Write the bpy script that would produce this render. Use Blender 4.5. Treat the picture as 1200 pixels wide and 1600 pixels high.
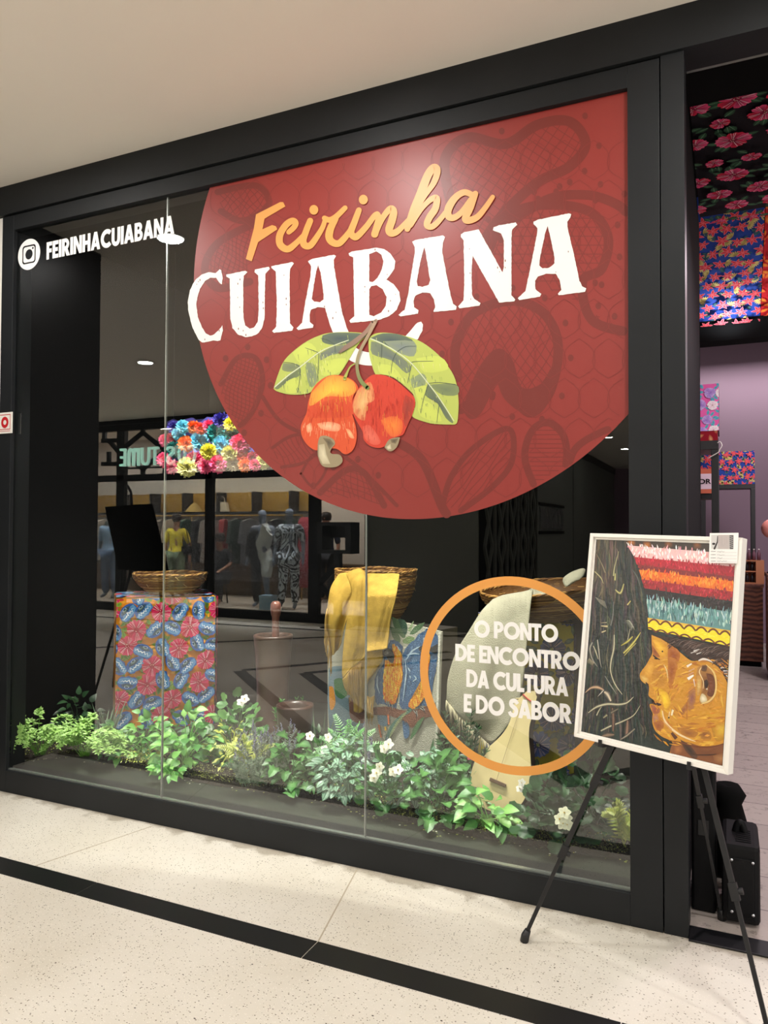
import bpy, math, random
from mathutils import Vector, Matrix, noise
from mathutils.geometry import tessellate_polygon

# ------------------------------------------------------------------ scene, camera, light
scn = bpy.context.scene
for o in list(bpy.data.objects):
    bpy.data.objects.remove(o)
COL = scn.collection
YAW, PITCH, ROLL, FPX, DIST = 0.42947, 0.023318, 0.003861, 1167.94, 3.0297
CAM = Vector((0, -DIST, 1.5))
_f = Vector((-math.sin(YAW)*math.cos(PITCH), math.cos(YAW)*math.cos(PITCH), math.sin(PITCH)))
_r0 = Vector((math.cos(YAW), math.sin(YAW), 0))
_u0 = _r0.cross(_f)
_r = math.cos(ROLL)*_r0 + math.sin(ROLL)*_u0
_u = -math.sin(ROLL)*_r0 + math.cos(ROLL)*_u0
cd = bpy.data.cameras.new('camera'); cam = bpy.data.objects.new('camera', cd); COL.objects.link(cam)
cd.sensor_fit = 'VERTICAL'; cd.sensor_height = 24.0; cd.lens = FPX/1600*24.0; cd.clip_start = .05; cd.clip_end = 100
cam.matrix_world = Matrix(((_r.x, _u.x, -_f.x, CAM.x), (_r.y, _u.y, -_f.y, CAM.y), (_r.z, _u.z, -_f.z, CAM.z), (0, 0, 0, 1)))
scn.camera = cam
scn.view_settings.view_transform = 'Standard'
scn.view_settings.look = 'None'
scn.view_settings.gamma = 1
scn.view_settings.use_curve_mapping = False
scn.view_settings.exposure = 0.0

world = bpy.data.worlds.new('world'); scn.world = world; world.use_nodes = True
bg = world.node_tree.nodes['Background']
bg.inputs[0].default_value = (1.0, .985, .96, 1); bg.inputs[1].default_value = 1.7

CEIL = 3.483
def area(name, loc, size, power, color=(1, .975, .94), target=None, shape='DISK', spread=math.pi, sizey=None):
    l = bpy.data.lights.new(name, 'AREA'); l.shape = shape; l.size = size; l.energy = power; l.color = color; l.spread = spread
    if sizey: l.size_y = sizey
    o = bpy.data.objects.new(name, l); COL.objects.link(o); o.location = loc
    if target is not None:
        o.rotation_euler = (Vector(target)-Vector(loc)).to_track_quat('-Z', 'Y').to_euler()
    return o
def spot(name, loc, target, power, angle=60, blend=.5, color=(1, .94, .85), radius=.03):
    l = bpy.data.lights.new(name, 'SPOT'); l.energy = power; l.spot_size = math.radians(angle); l.spot_blend = blend
    l.color = color; l.shadow_soft_size = radius
    o = bpy.data.objects.new(name, l); COL.objects.link(o); o.location = loc
    o.rotation_euler = (Vector(target)-Vector(loc)).to_track_quat('-Z', 'Y').to_euler()
    return o
# mall downlights (the lamps themselves are built further down at the same places)
MALL_LAMPS = [(x, -.96) for x in (-3.43, -1.56, .3, 2.2)] + [(x, -3.85) for x in (-10.0, -6.28, -3.2, -.6, 1.4)] + \
             [(x, -6.3) for x in (-4.4, -2.5, -1.0)] + [(-2.27, -13.39), (-2.23, -15.86), (-2.27, -10.9)]
for i, (x, y) in enumerate(MALL_LAMPS):
    area('mall_lamp_light', (x, y, CEIL-.012), .17, 25 if y > -2 else 16)
# spots on the ceiling track of the shop window
TRACK = [(-3.35, .30, (-3.45, .42, .2), 130), (-3.0, .25, (-3.35, 1.0, .7), 210), (-2.7, .30, (-2.6, .6, .2), 190), (-2.0, .30, (-1.9, .55, .2), 200),
         (-1.75, .22, (-1.65, .85, .85), 230), (-1.35, .30, (-1.2, .5, .2), 60), (-1.05, .22, (-.95, .75, .8), 260), (-.6, .35, (-.62, .6, .3), 45)]
for (x, y, t, p) in TRACK:
    spot('track_spot_light', (x, y, 3.30), t, p, 50, .6)
spot('flower_spot_light', (-2.75, .25, 3.30), (-2.75, .95, 2.1), 200, 46, .6, (1, .98, .97))
# shop interior behind the doorway
area('shop_cove_light', (.6, 7.7, 3.72), 2.6, 30, (1, .95, .96), (.6, 8.1, 1.0), 'RECTANGLE', math.pi, .1)
area('shop_lamp_light', (.5, 1.3, 2.96), .14, 22, (1, .82, .9), (.5, 1.3, 0))
area('shop_lamp_light', (.6, 5.4, 3.2), .5, 30, (1, .90, .94), (.4, 6.4, 0))
area('shop_lamp_light', (1.6, 3.0, 2.9), .4, 60, (1, .88, .93), (.2, 3.6, 2.0))
spot('canopy_spot_light', (.03, 3.02, 2.97), (.03, 3.12, 3.2), 10, 150, .9, (.85, .93, 1))
# clothing store across the mall
for x in (-12.0, -10.0, -8.0, -6.2):
    area('store_lamp_light', (x, -8.3, 3.46), .5, 150, (1, .95, .88))
for x in (-10.4, -7.0, -6.45):  # unseen spots added to brighten the mannequins
    spot('added_mannequin_spot', (x, -7.53, 3.3), (x, -7.9, 1.0), 520, 70, .7, (.9, .95, 1))
area('store_rack_light', (-8.6, -9.25, 2.42), 4.6, 40, (1, .78, .45), (-8.6, -9.7, 1.9), 'RECTANGLE', math.pi, .05)

# ------------------------------------------------------------------ picture geometry -> places in the room
def ray(px, py):
    return (px-600)/FPX*_r - (py-800)/FPX*_u + _f
def at_y(px, py, y):
    d = ray(px, py); return CAM + d*((y-CAM.y)/d.y)
def at_z(px, py, z):
    d = ray(px, py); return CAM + d*((z-CAM.z)/d.z)
def at_pl(px, py, P, N):
    d = ray(px, py); return CAM + d*((P-CAM).dot(N)/d.dot(N))
def mir(px, py, y):                       # a place across the mall known from its reflection in the shop window
    p = at_y(px, py, y); return Vector((p.x, -p.y, p.z))
def C(x0, y0, s, pts):
    return [(x0+x/s, y0+y/s) for x, y in pts]

# ------------------------------------------------------------------ materials
def lin(c):
    if isinstance(c, str):
        c = c.lstrip('#'); c = tuple(int(c[i:i+2], 16) for i in (0, 2, 4))
    v = []
    for a in c[:3]:
        a = a/255
        v.append(a/12.92 if a <= .04045 else ((a+.055)/1.055)**2.4)
    return tuple(v)
def newmat(name):
    m = bpy.data.materials.new(name); m.use_nodes = True
    return m, m.node_tree, m.node_tree.nodes['Principled BSDF']
def nd(t, ty, **kw):
    n = t.nodes.new(ty)
    for k, v in kw.items(): setattr(n, k, v)
    return n
def mat(name, c, rough=.5, metal=0, spec=.5, bump=0, bscale=60, var=0, vscale=8, emit=0, coat=0):
    m, t, p = newmat(name); col = lin(c)
    p.inputs['Base Color'].default_value = (*col, 1); p.inputs['Roughness'].default_value = rough
    p.inputs['Metallic'].default_value = metal; p.inputs['Specular IOR Level'].default_value = spec
    p.inputs['Coat Weight'].default_value = coat
    if emit:
        p.inputs['Emission Color'].default_value = (*col, 1); p.inputs['Emission Strength'].default_value = emit
    tc = None
    if bump or var: tc = nd(t, 'ShaderNodeTexCoord')
    if bump:
        n = nd(t, 'ShaderNodeTexNoise'); n.inputs['Scale'].default_value = bscale; n.inputs['Detail'].default_value = 4
        b = nd(t, 'ShaderNodeBump'); b.inputs['Strength'].default_value = bump; b.inputs['Distance'].default_value = .01
        t.links.new(tc.outputs['Object'], n.inputs['Vector']); t.links.new(n.outputs['Fac'], b.inputs['Height'])
        t.links.new(b.outputs['Normal'], p.inputs['Normal'])
    if var:
        n = nd(t, 'ShaderNodeTexNoise'); n.inputs['Scale'].default_value = vscale; n.inputs['Detail'].default_value = 5
        r = nd(t, 'ShaderNodeValToRGB'); e = r.color_ramp.elements
        e[0].position, e[1].position = .3, .7
        e[0].color = (*[a*(1-var) for a in col], 1); e[1].color = (*[min(1, a*(1+var)) for a in col], 1)
        t.links.new(tc.outputs['Object'], n.inputs['Vector']); t.links.new(n.outputs['Fac'], r.inputs['Fac'])
        t.links.new(r.outputs['Color'], p.inputs['Base Color'])
    return m
def vcol(name, rough=.5, bump=0, bscale=80, spec=.5, sss=0):
    m, t, p = newmat(name)
    a = nd(t, 'ShaderNodeVertexColor', layer_name='Col')
    t.links.new(a.outputs['Color'], p.inputs['Base Color'])
    p.inputs['Roughness'].default_value = rough; p.inputs['Specular IOR Level'].default_value = spec
    if bump:
        tc = nd(t, 'ShaderNodeTexCoord'); n = nd(t, 'ShaderNodeTexNoise'); n.inputs['Scale'].default_value = bscale
        b = nd(t, 'ShaderNodeBump'); b.inputs['Strength'].default_value = bump; b.inputs['Distance'].default_value = .005
        t.links.new(tc.outputs['Object'], n.inputs['Vector']); t.links.new(n.outputs['Fac'], b.inputs['Height'])
        t.links.new(b.outputs['Normal'], p.inputs['Normal'])
    return m
def ocol(name, rough=.6, bump=0):
    m, t, p = newmat(name)
    a = nd(t, 'ShaderNodeObjectInfo'); t.links.new(a.outputs['Color'], p.inputs['Base Color'])
    p.inputs['Roughness'].default_value = rough
    return m
M = {}
M['black'] = mat('black_paint', (27, 29, 31), .5, spec=.25, bump=.05, bscale=14, var=.12, vscale=3)
M['gloss_black'] = mat('glossy_black_panel', (14, 15, 18), .42, bump=.03, bscale=2.5)
M['dull_black'] = mat('dull_black', (13, 13, 13), .9, spec=.1)
M['easel'] = mat('black_metal', (22, 22, 24), .45)
M['white_paint'] = mat('white_paint', (226, 222, 214), .6, var=.03, vscale=2)
M['ceil'] = mat('ceiling_paint', (236, 229, 219), .9, spec=.1, var=.012, vscale=2)
M['grey_panel'] = mat('grey_panel', (98, 100, 92), .6, var=.05, vscale=1.5)
M['steel'] = mat('joint_steel', (150, 155, 150), .25, metal=.6)
M['vinyl_white'] = mat('white_vinyl', (243, 241, 238), .45)
M['vinyl_orange'] = mat('orange_vinyl', (224, 154, 74), .45)
M['frame_white'] = mat('white_lacquer', (238, 234, 226), .4)
M['vcol'] = vcol('printed_colour', .55)
M['vinyl'] = vcol('printed_vinyl', .42, spec=.5)
M['paint'] = vcol('oil_paint', .32, bump=.2, bscale=70)
M['leaf'] = vcol('leaf', .42)
M['fabric'] = vcol('printed_fabric', .75, bump=.25, bscale=200, spec=.2)
M['rug'] = vcol('tufted_wool', .95, bump=1.0, bscale=160, spec=.1)
M['weave'] = vcol('woven_straw', .6)
M['ocol'] = ocol('coloured_cloth', .75)
M['paper'] = ocol('crepe_paper', .7)
M['soil'] = mat('dark_soil', (40, 34, 26), .95, bump=1, bscale=60, var=.5, vscale=30)
M['display_floor'] = mat('display_floor', (44, 50, 40), .6, var=.2, vscale=5)
M['mortar'] = mat('polished_wood', (72, 50, 42), .3, var=.3, vscale=6, bump=.1, bscale=40)
M['pestle'] = mat('reddish_wood', (112, 66, 54), .3, var=.3, vscale=20)
M['yellow_cloth'] = mat('yellow_wool', (204, 166, 78), .9, spec=.1, bump=.8, bscale=260, var=.16, vscale=20)
M['yellow_fringe'] = mat('yellow_fringe', (196, 160, 92), .9, spec=.1)
M['grey_cloth'] = mat('grey_linen', (186, 182, 160), .9, spec=.1, bump=.8, bscale=240, var=.08, vscale=16)
M['pale_wood'] = mat('pale_wood', (224, 204, 150), .5, var=.06, vscale=9)
M['side_wood'] = mat('brown_side_wood', (92, 66, 44), .5, var=.2, vscale=20)
M['red_thread'] = mat('red_thread', (190, 40, 40), .7)
M['purple_wall'] = mat('mauve_wall', (142, 120, 134), .85, spec=.1)
M['pink'] = mat('pink_plastic', (222, 140, 130), .5)
M['speaker'] = mat('black_plastic', (11, 11, 13), .55, spec=.2, bump=.15, bscale=300)
M['screw'] = mat('bright_screw', (200, 200, 205), .3, metal=.8)
M['glow'] = mat('lamp_diffuser', (255, 250, 240), .5, emit=9)
M['sign_glow'] = mat('lit_letters', (206, 240, 226), .5, emit=2.2)
M['skin'] = mat('skin', (160, 112, 88), .5)
M['hair'] = mat('dark_hair', (40, 28, 22), .5)
M['mannequin'] = mat('grey_mannequin', (120, 126, 138), .35)
M['wood_counter'] = mat('counter', (110, 64, 48), .4)
M['store_floor'] = mat('store_floor', (205, 190, 175), .4)
M['gold'] = mat('gold_back_panel', (180, 140, 60), .4)
M['store_wall'] = mat('store_wall', (214, 206, 196), .7)
def wood_counter():
    m, t, p = newmat('striped_wood')
    tc = nd(t, 'ShaderNodeTexCoord'); w = nd(t, 'ShaderNodeTexWave', bands_direction='Z'); w.inputs['Scale'].default_value = 6
    w.inputs['Distortion'].default_value = 6; w.inputs['Detail'].default_value = 3
    r = nd(t, 'ShaderNodeValToRGB'); r.color_ramp.elements[0].color = (*lin((74, 42, 36)), 1); r.color_ramp.elements[1].color = (*lin((138, 86, 66)), 1)
    t.links.new(tc.outputs['Object'], w.inputs['Vector']); t.links.new(w.outputs['Fac'], r.inputs['Fac'])
    t.links.new(r.outputs['Color'], p.inputs['Base Color']); p.inputs['Roughness'].default_value = .4
    return m
M['wood_counter'] = wood_counter()
def terrazzo():
    m, t, p = newmat('terrazzo')
    tc = nd(t, 'ShaderNodeTexCoord')
    n = nd(t, 'ShaderNodeTexNoise'); n.inputs['Scale'].default_value = 1.1; n.inputs['Detail'].default_value = 6
    r = nd(t, 'ShaderNodeValToRGB'); r.color_ramp.elements[0].position = .35; r.color_ramp.elements[1].position = .65
    r.color_ramp.elements[0].color = (*lin((212, 205, 191)), 1); r.color_ramp.elements[1].color = (*lin((230, 225, 215)), 1)
    t.links.new(tc.outputs['Object'], n.inputs['Vector']); t.links.new(n.outputs['Fac'], r.inputs['Fac'])
    cur = r.outputs['Color']
    for (sc, th, c, sd) in ((95, .13, (128, 116, 96), 0), (60, .10, (88, 78, 62), 3), (150, .16, (240, 234, 224), 7), (19, .045, (46, 40, 34), 11)):
        mp = nd(t, 'ShaderNodeMapping'); mp.inputs['Location'].default_value = (sd, sd*1.7, 0); mp.inputs['Rotation'].default_value = (0, 0, sd)
        mp.inputs['Scale'].default_value = (1, 1.5, 1)
        v = nd(t, 'ShaderNodeTexVoronoi'); v.inputs['Scale'].default_value = sc
        t.links.new(tc.outputs['Object'], mp.inputs['Vector']); t.links.new(mp.outputs['Vector'], v.inputs['Vector'])
        # only some of the cells hold a chip
        sep = nd(t, 'ShaderNodeSeparateColor'); t.links.new(v.outputs['Color'], sep.inputs['Color'])
        g = nd(t, 'ShaderNodeMath', operation='GREATER_THAN'); t.links.new(sep.outputs[0], g.inputs[0]); g.inputs[1].default_value = .62 if sc != 19 else .8
        d = nd(t, 'ShaderNodeMath', operation='LESS_THAN'); t.links.new(v.outputs['Distance'], d.inputs[0]); d.inputs[1].default_value = th*1.7
        k = nd(t, 'ShaderNodeMath', operation='MULTIPLY'); t.links.new(g.outputs[0], k.inputs[0]); t.links.new(d.outputs[0], k.inputs[1])
        mx = nd(t, 'ShaderNodeMix', data_type='RGBA'); t.links.new(k.outputs[0], mx.inputs['Factor'])
        t.links.new(cur, mx.inputs['A']); mx.inputs['B'].default_value = (*lin(c), 1)
        cur = mx.outputs['Result']
    # grime gathered along the foot of the shopfront
    sx_ = nd(t, 'ShaderNodeSeparateXYZ'); t.links.new(tc.outputs['Object'], sx_.inputs[0])
    ns = nd(t, 'ShaderNodeTexNoise'); ns.inputs['Scale'].default_value = 9; ns.inputs['Detail'].default_value = 5; t.links.new(tc.outputs['Object'], ns.inputs['Vector'])
    m1 = nd(t, 'ShaderNodeMath', operation='MULTIPLY_ADD'); t.links.new(ns.outputs['Fac'], m1.inputs[0]); m1.inputs[1].default_value = .26; t.links.new(sx_.outputs['Y'], m1.inputs[2])
    mr = nd(t, 'ShaderNodeMapRange'); mr.inputs['From Min'].default_value = .045; mr.inputs['From Max'].default_value = .085; mr.inputs['To Max'].default_value = .55; t.links.new(m1.outputs[0], mr.inputs['Value'])
    mg = nd(t, 'ShaderNodeMix', data_type='RGBA'); t.links.new(mr.outputs['Result'], mg.inputs['Factor']); t.links.new(cur, mg.inputs['A']); mg.inputs['B'].default_value = (*lin((128, 114, 92)), 1); cur = mg.outputs['Result']
    t.links.new(cur, p.inputs['Base Color']); p.inputs['Roughness'].default_value = .38; p.inputs['Specular IOR Level'].default_value = .4
    return m
M['terrazzo'] = terrazzo()
def planks():
    m, t, p = newmat('stone_planks')
    tc = nd(t, 'ShaderNodeTexCoord'); b = nd(t, 'ShaderNodeTexBrick')
    b.inputs['Scale'].default_value = 1; b.inputs['Brick Width'].default_value = .9; b.inputs['Row Height'].default_value = .32
    b.inputs['Mortar Size'].default_value = .004
    b.inputs['Color1'].default_value = (*lin((176, 164, 158)), 1); b.inputs['Color2'].default_value = (*lin((192, 180, 172)), 1)
    b.inputs['Mortar'].default_value = (*lin((110, 100, 98)), 1)
    n = nd(t, 'ShaderNodeTexNoise'); n.inputs['Scale'].default_value = 14; n.inputs['Detail'].default_value = 8; n.inputs['Roughness'].default_value = .8
    r = nd(t, 'ShaderNodeValToRGB'); r.color_ramp.elements[0].position = .38; r.color_ramp.elements[1].position = .46
    r.color_ramp.elements[0].color = (.35, .33, .33, 1); r.color_ramp.elements[1].color = (1, 1, 1, 1)
    mx = nd(t, 'ShaderNodeMix', data_type='RGBA', blend_type='MULTIPLY'); mx.inputs['Factor'].default_value = .8
    t.links.new(tc.outputs['Object'], b.inputs['Vector']); t.links.new(tc.outputs['Object'], n.inputs['Vector'])
    t.links.new(n.outputs['Fac'], r.inputs['Fac']); t.links.new(b.outputs['Color'], mx.inputs['A']); t.links.new(r.outputs['Color'], mx.inputs['B'])
    t.links.new(mx.outputs['Result'], p.inputs['Base Color']); p.inputs['Roughness'].default_value = .35
    return m
M['planks'] = planks()
def glass():
    m = bpy.data.materials.new('pane_glass'); m.use_nodes = True; t = m.node_tree; t.nodes.clear()
    out = nd(t, 'ShaderNodeOutputMaterial'); mix = nd(t, 'ShaderNodeMixShader'); tr = nd(t, 'ShaderNodeBsdfTransparent'); gl = nd(t, 'ShaderNodeBsdfGlossy')
    tr.inputs['Color'].default_value = (.93, .955, .94, 1); gl.inputs['Roughness'].default_value = 0.0; gl.inputs['Color'].default_value = (1, 1, 1, 1)
    lw = nd(t, 'ShaderNodeLayerWeight'); lw.inputs['Blend'].default_value = .5
    pw = nd(t, 'ShaderNodeMath', operation='POWER'); pw.inputs[1].default_value = 5
    ma = nd(t, 'ShaderNodeMath', operation='MULTIPLY_ADD'); ma.inputs[1].default_value = .91; ma.inputs[2].default_value = .09
    ge = nd(t, 'ShaderNodeNewGeometry'); inv = nd(t, 'ShaderNodeMath', operation='SUBTRACT'); inv.inputs[0].default_value = 1
    fin = nd(t, 'ShaderNodeMath', operation='MULTIPLY')
    t.links.new(lw.outputs['Facing'], pw.inputs[0]); t.links.new(pw.outputs[0], ma.inputs[0])
    t.links.new(ge.outputs['Backfacing'], inv.inputs[1]); t.links.new(ma.outputs[0], fin.inputs[0]); t.links.new(inv.outputs[0], fin.inputs[1])
    t.links.new(fin.outputs[0], mix.inputs['Fac']); t.links.new(tr.outputs[0], mix.inputs[1]); t.links.new(gl.outputs[0], mix.inputs[2])
    t.links.new(mix.outputs[0], out.inputs['Surface'])
    return m
M['glass'] = glass()

# ------------------------------------------------------------------ mesh building
class MB:
    def __init__(s): s.v = []; s.f = []; s.c = []; s.sm = []
    def vert(s, p): s.v.append(Vector(p)); return len(s.v)-1
    def face(s, pts, col=None, smooth=False):
        i0 = len(s.v); s.v += [Vector(p) for p in pts]; s.idx(list(range(i0, i0+len(pts))), col, smooth)
    def idx(s, ids, col=None, smooth=False):
        s.f.append(ids); s.sm.append(smooth)
        if col is None: s.c.append(None)
        elif isinstance(col[0], (tuple, list)): s.c.append(list(col))
        else: s.c.append([col]*len(ids))
    def box(s, lo, hi, col=None, rot=None, piv=None):
        x0, y0, z0 = lo; x1, y1, z1 = hi
        P = [Vector(p) for p in ((x0,y0,z0),(x1,y0,z0),(x1,y1,z0),(x0,y1,z0),(x0,y0,z1),(x1,y0,z1),(x1,y1,z1),(x0,y1,z1))]
        if rot is not None: P = [piv + rot @ (p-piv) for p in P]
        s.hexa(P, col)
    def hexa(s, P, col=None):
        i = len(s.v); s.v += [Vector(p) for p in P]
        for q in ((0,3,2,1),(4,5,6,7),(0,1,5,4),(1,2,6,5),(2,3,7,6),(3,0,4,7)): s.idx([i+k for k in q], col)
    def tube(s, pts, r, n=8, col=None, cap=True):
        pts = [Vector(p) for p in pts]; rr = r if isinstance(r, (list, tuple)) else [r]*len(pts)
        rings = []; ref = None
        for k, p in enumerate(pts):
            d = (pts[min(k+1, len(pts)-1)]-pts[max(k-1, 0)]).normalized()
            if ref is None:
                ref = d.orthogonal().normalized()
            ref = (ref-d*ref.dot(d)); ref = ref.normalized() if ref.length > 1e-6 else d.orthogonal().normalized()
            b = d.cross(ref)
            rings.append([s.vert(p+(ref*math.cos(2*math.pi*a/n)+b*math.sin(2*math.pi*a/n))*rr[k]) for a in range(n)])
        for A, B in zip(rings, rings[1:]):
            for a in range(n): s.idx([A[a], A[(a+1) % n], B[(a+1) % n], B[a]], col, True)
        if cap: s.idx(rings[0][::-1], col); s.idx(rings[-1], col)
    def bar(s, a, b, w, h, up=(0, 0, 1), col=None):
        a, b = Vector(a), Vector(b); d = (b-a).normalized(); x = d.cross(Vector(up))
        x = x.normalized() if x.length > 1e-5 else Vector((1, 0, 0)); z = x.cross(d)
        P = []
        for q in (a, b):
            P += [q-x*w/2-z*h/2, q+x*w/2-z*h/2, q+x*w/2+z*h/2, q-x*w/2+z*h/2]
        s.hexa(P, col)
    def lathe(s, prof, c, n=32, col=None, cols=None, jit=0, rng=None, axis=None):
        c = Vector(c); R = axis if axis is not None else Matrix.Identity(3); rings = []
        for (r, z) in prof:
            rings.append([s.vert(c + R @ Vector((r*math.cos(2*math.pi*a/n)*(1+(rng.uniform(-jit, jit) if jit else 0)), r*math.sin(2*math.pi*a/n), z))) for a in range(n)])
        for k, (A, B) in enumerate(zip(rings, rings[1:])):
            cc = cols[k] if cols else col
            for a in range(n): s.idx([A[a], A[(a+1) % n], B[(a+1) % n], B[a]], cc, True)
    def poly(s, loops, fn, th=0, col=None, back=None):
        """loops of 2D points (outer, holes) -> flat solid; fn(u,v,w) gives the 3D point"""
        tr = tessellate_polygon([[Vector((u, v, 0)) for u, v in l] for l in loops])
        flat = [p for l in loops for p in l]
        i = len(s.v); s.v += [Vector(fn(u, v, 0)) for u, v in flat]
        for t3 in tr: s.idx([i+k for k in t3], col)
        if th:
            j = len(s.v); s.v += [Vector(fn(u, v, -th)) for u, v in flat]
            for t3 in tr: s.idx([j+k for k in reversed(t3)], back or col)
            b = 0
            for l in loops:
                for k in range(len(l)):
                    a0, a1 = b+k, b+(k+1) % len(l)
                    s.idx([i+a0, i+a1, j+a1, j+a0], back or col)
                b += len(l)
    def build(s, name, m, parent=None, loc=None, bevel=0, solid=0, recalc=True):
        root = parent
        while root is not None and root.parent is not None: root = root.parent
        o0 = Vector(loc) if loc is not None else (root.location.copy() if root is not None else Vector((0, 0, 0)))
        me = bpy.data.meshes.new(name); me.from_pydata([v-o0 for v in s.v], [], s.f)
        me.polygons.foreach_set('use_smooth', s.sm)
        if any(c is not None for c in s.c):
            ca = me.color_attributes.new('Col', 'FLOAT_COLOR', 'CORNER'); data = []
            for f, c in zip(s.f, s.c):
                for q in (c if c is not None else [(1, 1, 1)]*len(f)): data += [q[0], q[1], q[2], 1]
            ca.data.foreach_set('color', data)
        me.materials.append(M[m] if isinstance(m, str) else m); me.update()
        if recalc:
            import bmesh
            bm = bmesh.new(); bm.from_mesh(me); bmesh.ops.recalc_face_normals(bm, faces=bm.faces); bm.to_mesh(me); bm.free()
        o = bpy.data.objects.new(name, me); COL.objects.link(o)
        if parent is not None: o.parent = parent
        elif loc is not None: o.location = o0
        if bevel:
            b = o.modifiers.new('bevel', 'BEVEL'); b.width = bevel; b.segments = 2; b.limit_method = 'ANGLE'
        if solid:
            b = o.modifiers.new('solid', 'SOLIDIFY'); b.thickness = solid; b.offset = -1
        return o
def tag(o, label, cat, group=None, kind=None):
    o['label'] = label; o['category'] = cat
    if group: o['group'] = group
    if kind: o['kind'] = kind
    return o
def thing(name, label, cat, loc, group=None):
    o = bpy.data.objects.new(name, None); COL.objects.link(o); o.location = loc; o.empty_display_size = .05
    return tag(o, label, cat, group)
def struct(name, mb, m, bevel=0, parent=None):
    o = mb.build(name, m, parent, bevel=bevel, recalc=True)
    if parent is None: o['kind'] = 'structure'
    return o
def sbox(name, lo, hi, m, bevel=0):
    b = MB(); b.box(lo, hi); return struct(name, b, m, bevel)

# 2D artwork: coloured shapes printed or painted on a flat part, one mesh
class Art:
    def __init__(s, fn, clip=None, eps=4e-5): s.fn = fn; s.clip = clip; s.eps = eps; s.n = 0; s.mb = MB()
    def _emit(s, pts):
        if s.clip:
            x0, y0, x1, y1 = s.clip
            for ax, lim, sg in ((0, x0, 1), (0, x1, -1), (1, y0, 1), (1, y1, -1)):
                out = []
                for k in range(len(pts)):
                    a, b = pts[k], pts[(k+1) % len(pts)]
                    da, db = (a[ax]-lim)*sg, (b[ax]-lim)*sg
                    if da >= 0: out.append(a)
                    if (da >= 0) != (db >= 0):
                        q = da/(da-db)
                        out.append((a[0]+(b[0]-a[0])*q, a[1]+(b[1]-a[1])*q, tuple(a[2][i]+(b[2][i]-a[2][i])*q for i in range(3))))
                pts = out
                if len(pts) < 3: return
        s.mb.face([s.fn(p[0], p[1], s.n*s.eps) for p in pts], [p[2] for p in pts])
    def layer(s, k=1): s.n += k
    def poly(s, pts, c, cols=None, holes=(), new=True):
        if new: s.n += 1
        loops = [pts]+list(holes); flat = [p for l in loops for p in l]
        cc = [lin(q) for q in cols] if cols else [lin(c)]*len(flat)
        for t3 in tessellate_polygon([[Vector((u, v, 0)) for u, v in l] for l in loops]):
            s._emit([(flat[k][0], flat[k][1], cc[k]) for k in t3])
    def fan(s, cx, cy, pts, c0, c1, new=True):
        if new: s.n += 1
        a0 = lin(c0); ce = [lin(q) for q in c1] if isinstance(c1, list) else [lin(c1)]*len(pts)
        for k in range(len(pts)):
            j = (k+1) % len(pts)
            s._emit([(cx, cy, a0), (*pts[k], ce[k]), (*pts[j], ce[j])])
    def rib(s, pts, w, c, c2=None, new=True, caps=True, capnew=False):
        if new: s.n += 1
        L = ribbon(pts, w)
        n = len(L); a = lin(c); b = lin(c2) if c2 else a
        for k in range(n-1):
            q0, q1 = k/(n-1), (k+1)/(n-1)
            ca = tuple(a[i]+(b[i]-a[i])*q0 for i in range(3)); cb = tuple(a[i]+(b[i]-a[i])*q1 for i in range(3))
            s._emit([(*L[k][0], ca), (*L[k][1], ca), (*L[k+1][1], cb), (*L[k+1][0], cb)])
        if caps:
            if capnew: s.n += 1
            ww = w if isinstance(w, (list, tuple)) else [w, w]
            for p, r, q in ((pts[0], ww[0]/2, a), (pts[-1], ww[-1]/2, b)):
                if r > 0: s._emit([(p[0]+r*math.cos(t*math.pi/5), p[1]+r*math.sin(t*math.pi/5), q) for t in range(10)])
    def build(s, name, m, parent): return s.mb.build(name, m, parent, recalc=False)
def smooth(pts, n=5):
    out = []
    for k in range(len(pts)-1):
        p0, p1, p2, p3 = pts[max(k-1, 0)], pts[k], pts[k+1], pts[min(k+2, len(pts)-1)]
        for j in range(n):
            t = j/n
            out.append(tuple(.5*((2*p1[i])+(-p0[i]+p2[i])*t+(2*p0[i]-5*p1[i]+4*p2[i]-p3[i])*t*t+(-p0[i]+3*p1[i]-3*p2[i]+p3[i])*t**3) for i in range(len(p1))))
    out.append(tuple(pts[-1])); return out
def ribbon(pts, w):
    n = len(pts); out = []
    if isinstance(w, (list, tuple)):
        ws = []
        for k in range(n):
            q = k/(n-1)*(len(w)-1); i = min(int(q), len(w)-2); ws.append(w[i]+(w[i+1]-w[i])*(q-i))
    else: ws = [w]*n
    for k in range(n):
        a, b = pts[max(k-1, 0)], pts[min(k+1, n-1)]
        dx, dy = b[0]-a[0], b[1]-a[1]; l = math.hypot(dx, dy) or 1
        nx, ny = -dy/l*ws[k]/2, dx/l*ws[k]/2
        out.append(((pts[k][0]+nx, pts[k][1]+ny), (pts[k][0]-nx, pts[k][1]-ny)))
    return out
def ell(cx, cy, rx, ry, n=28, a0=0):
    return [(cx+rx*math.cos(a0+2*math.pi*k/n), cy+ry*math.sin(a0+2*math.pi*k/n)) for k in range(n)]
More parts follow.
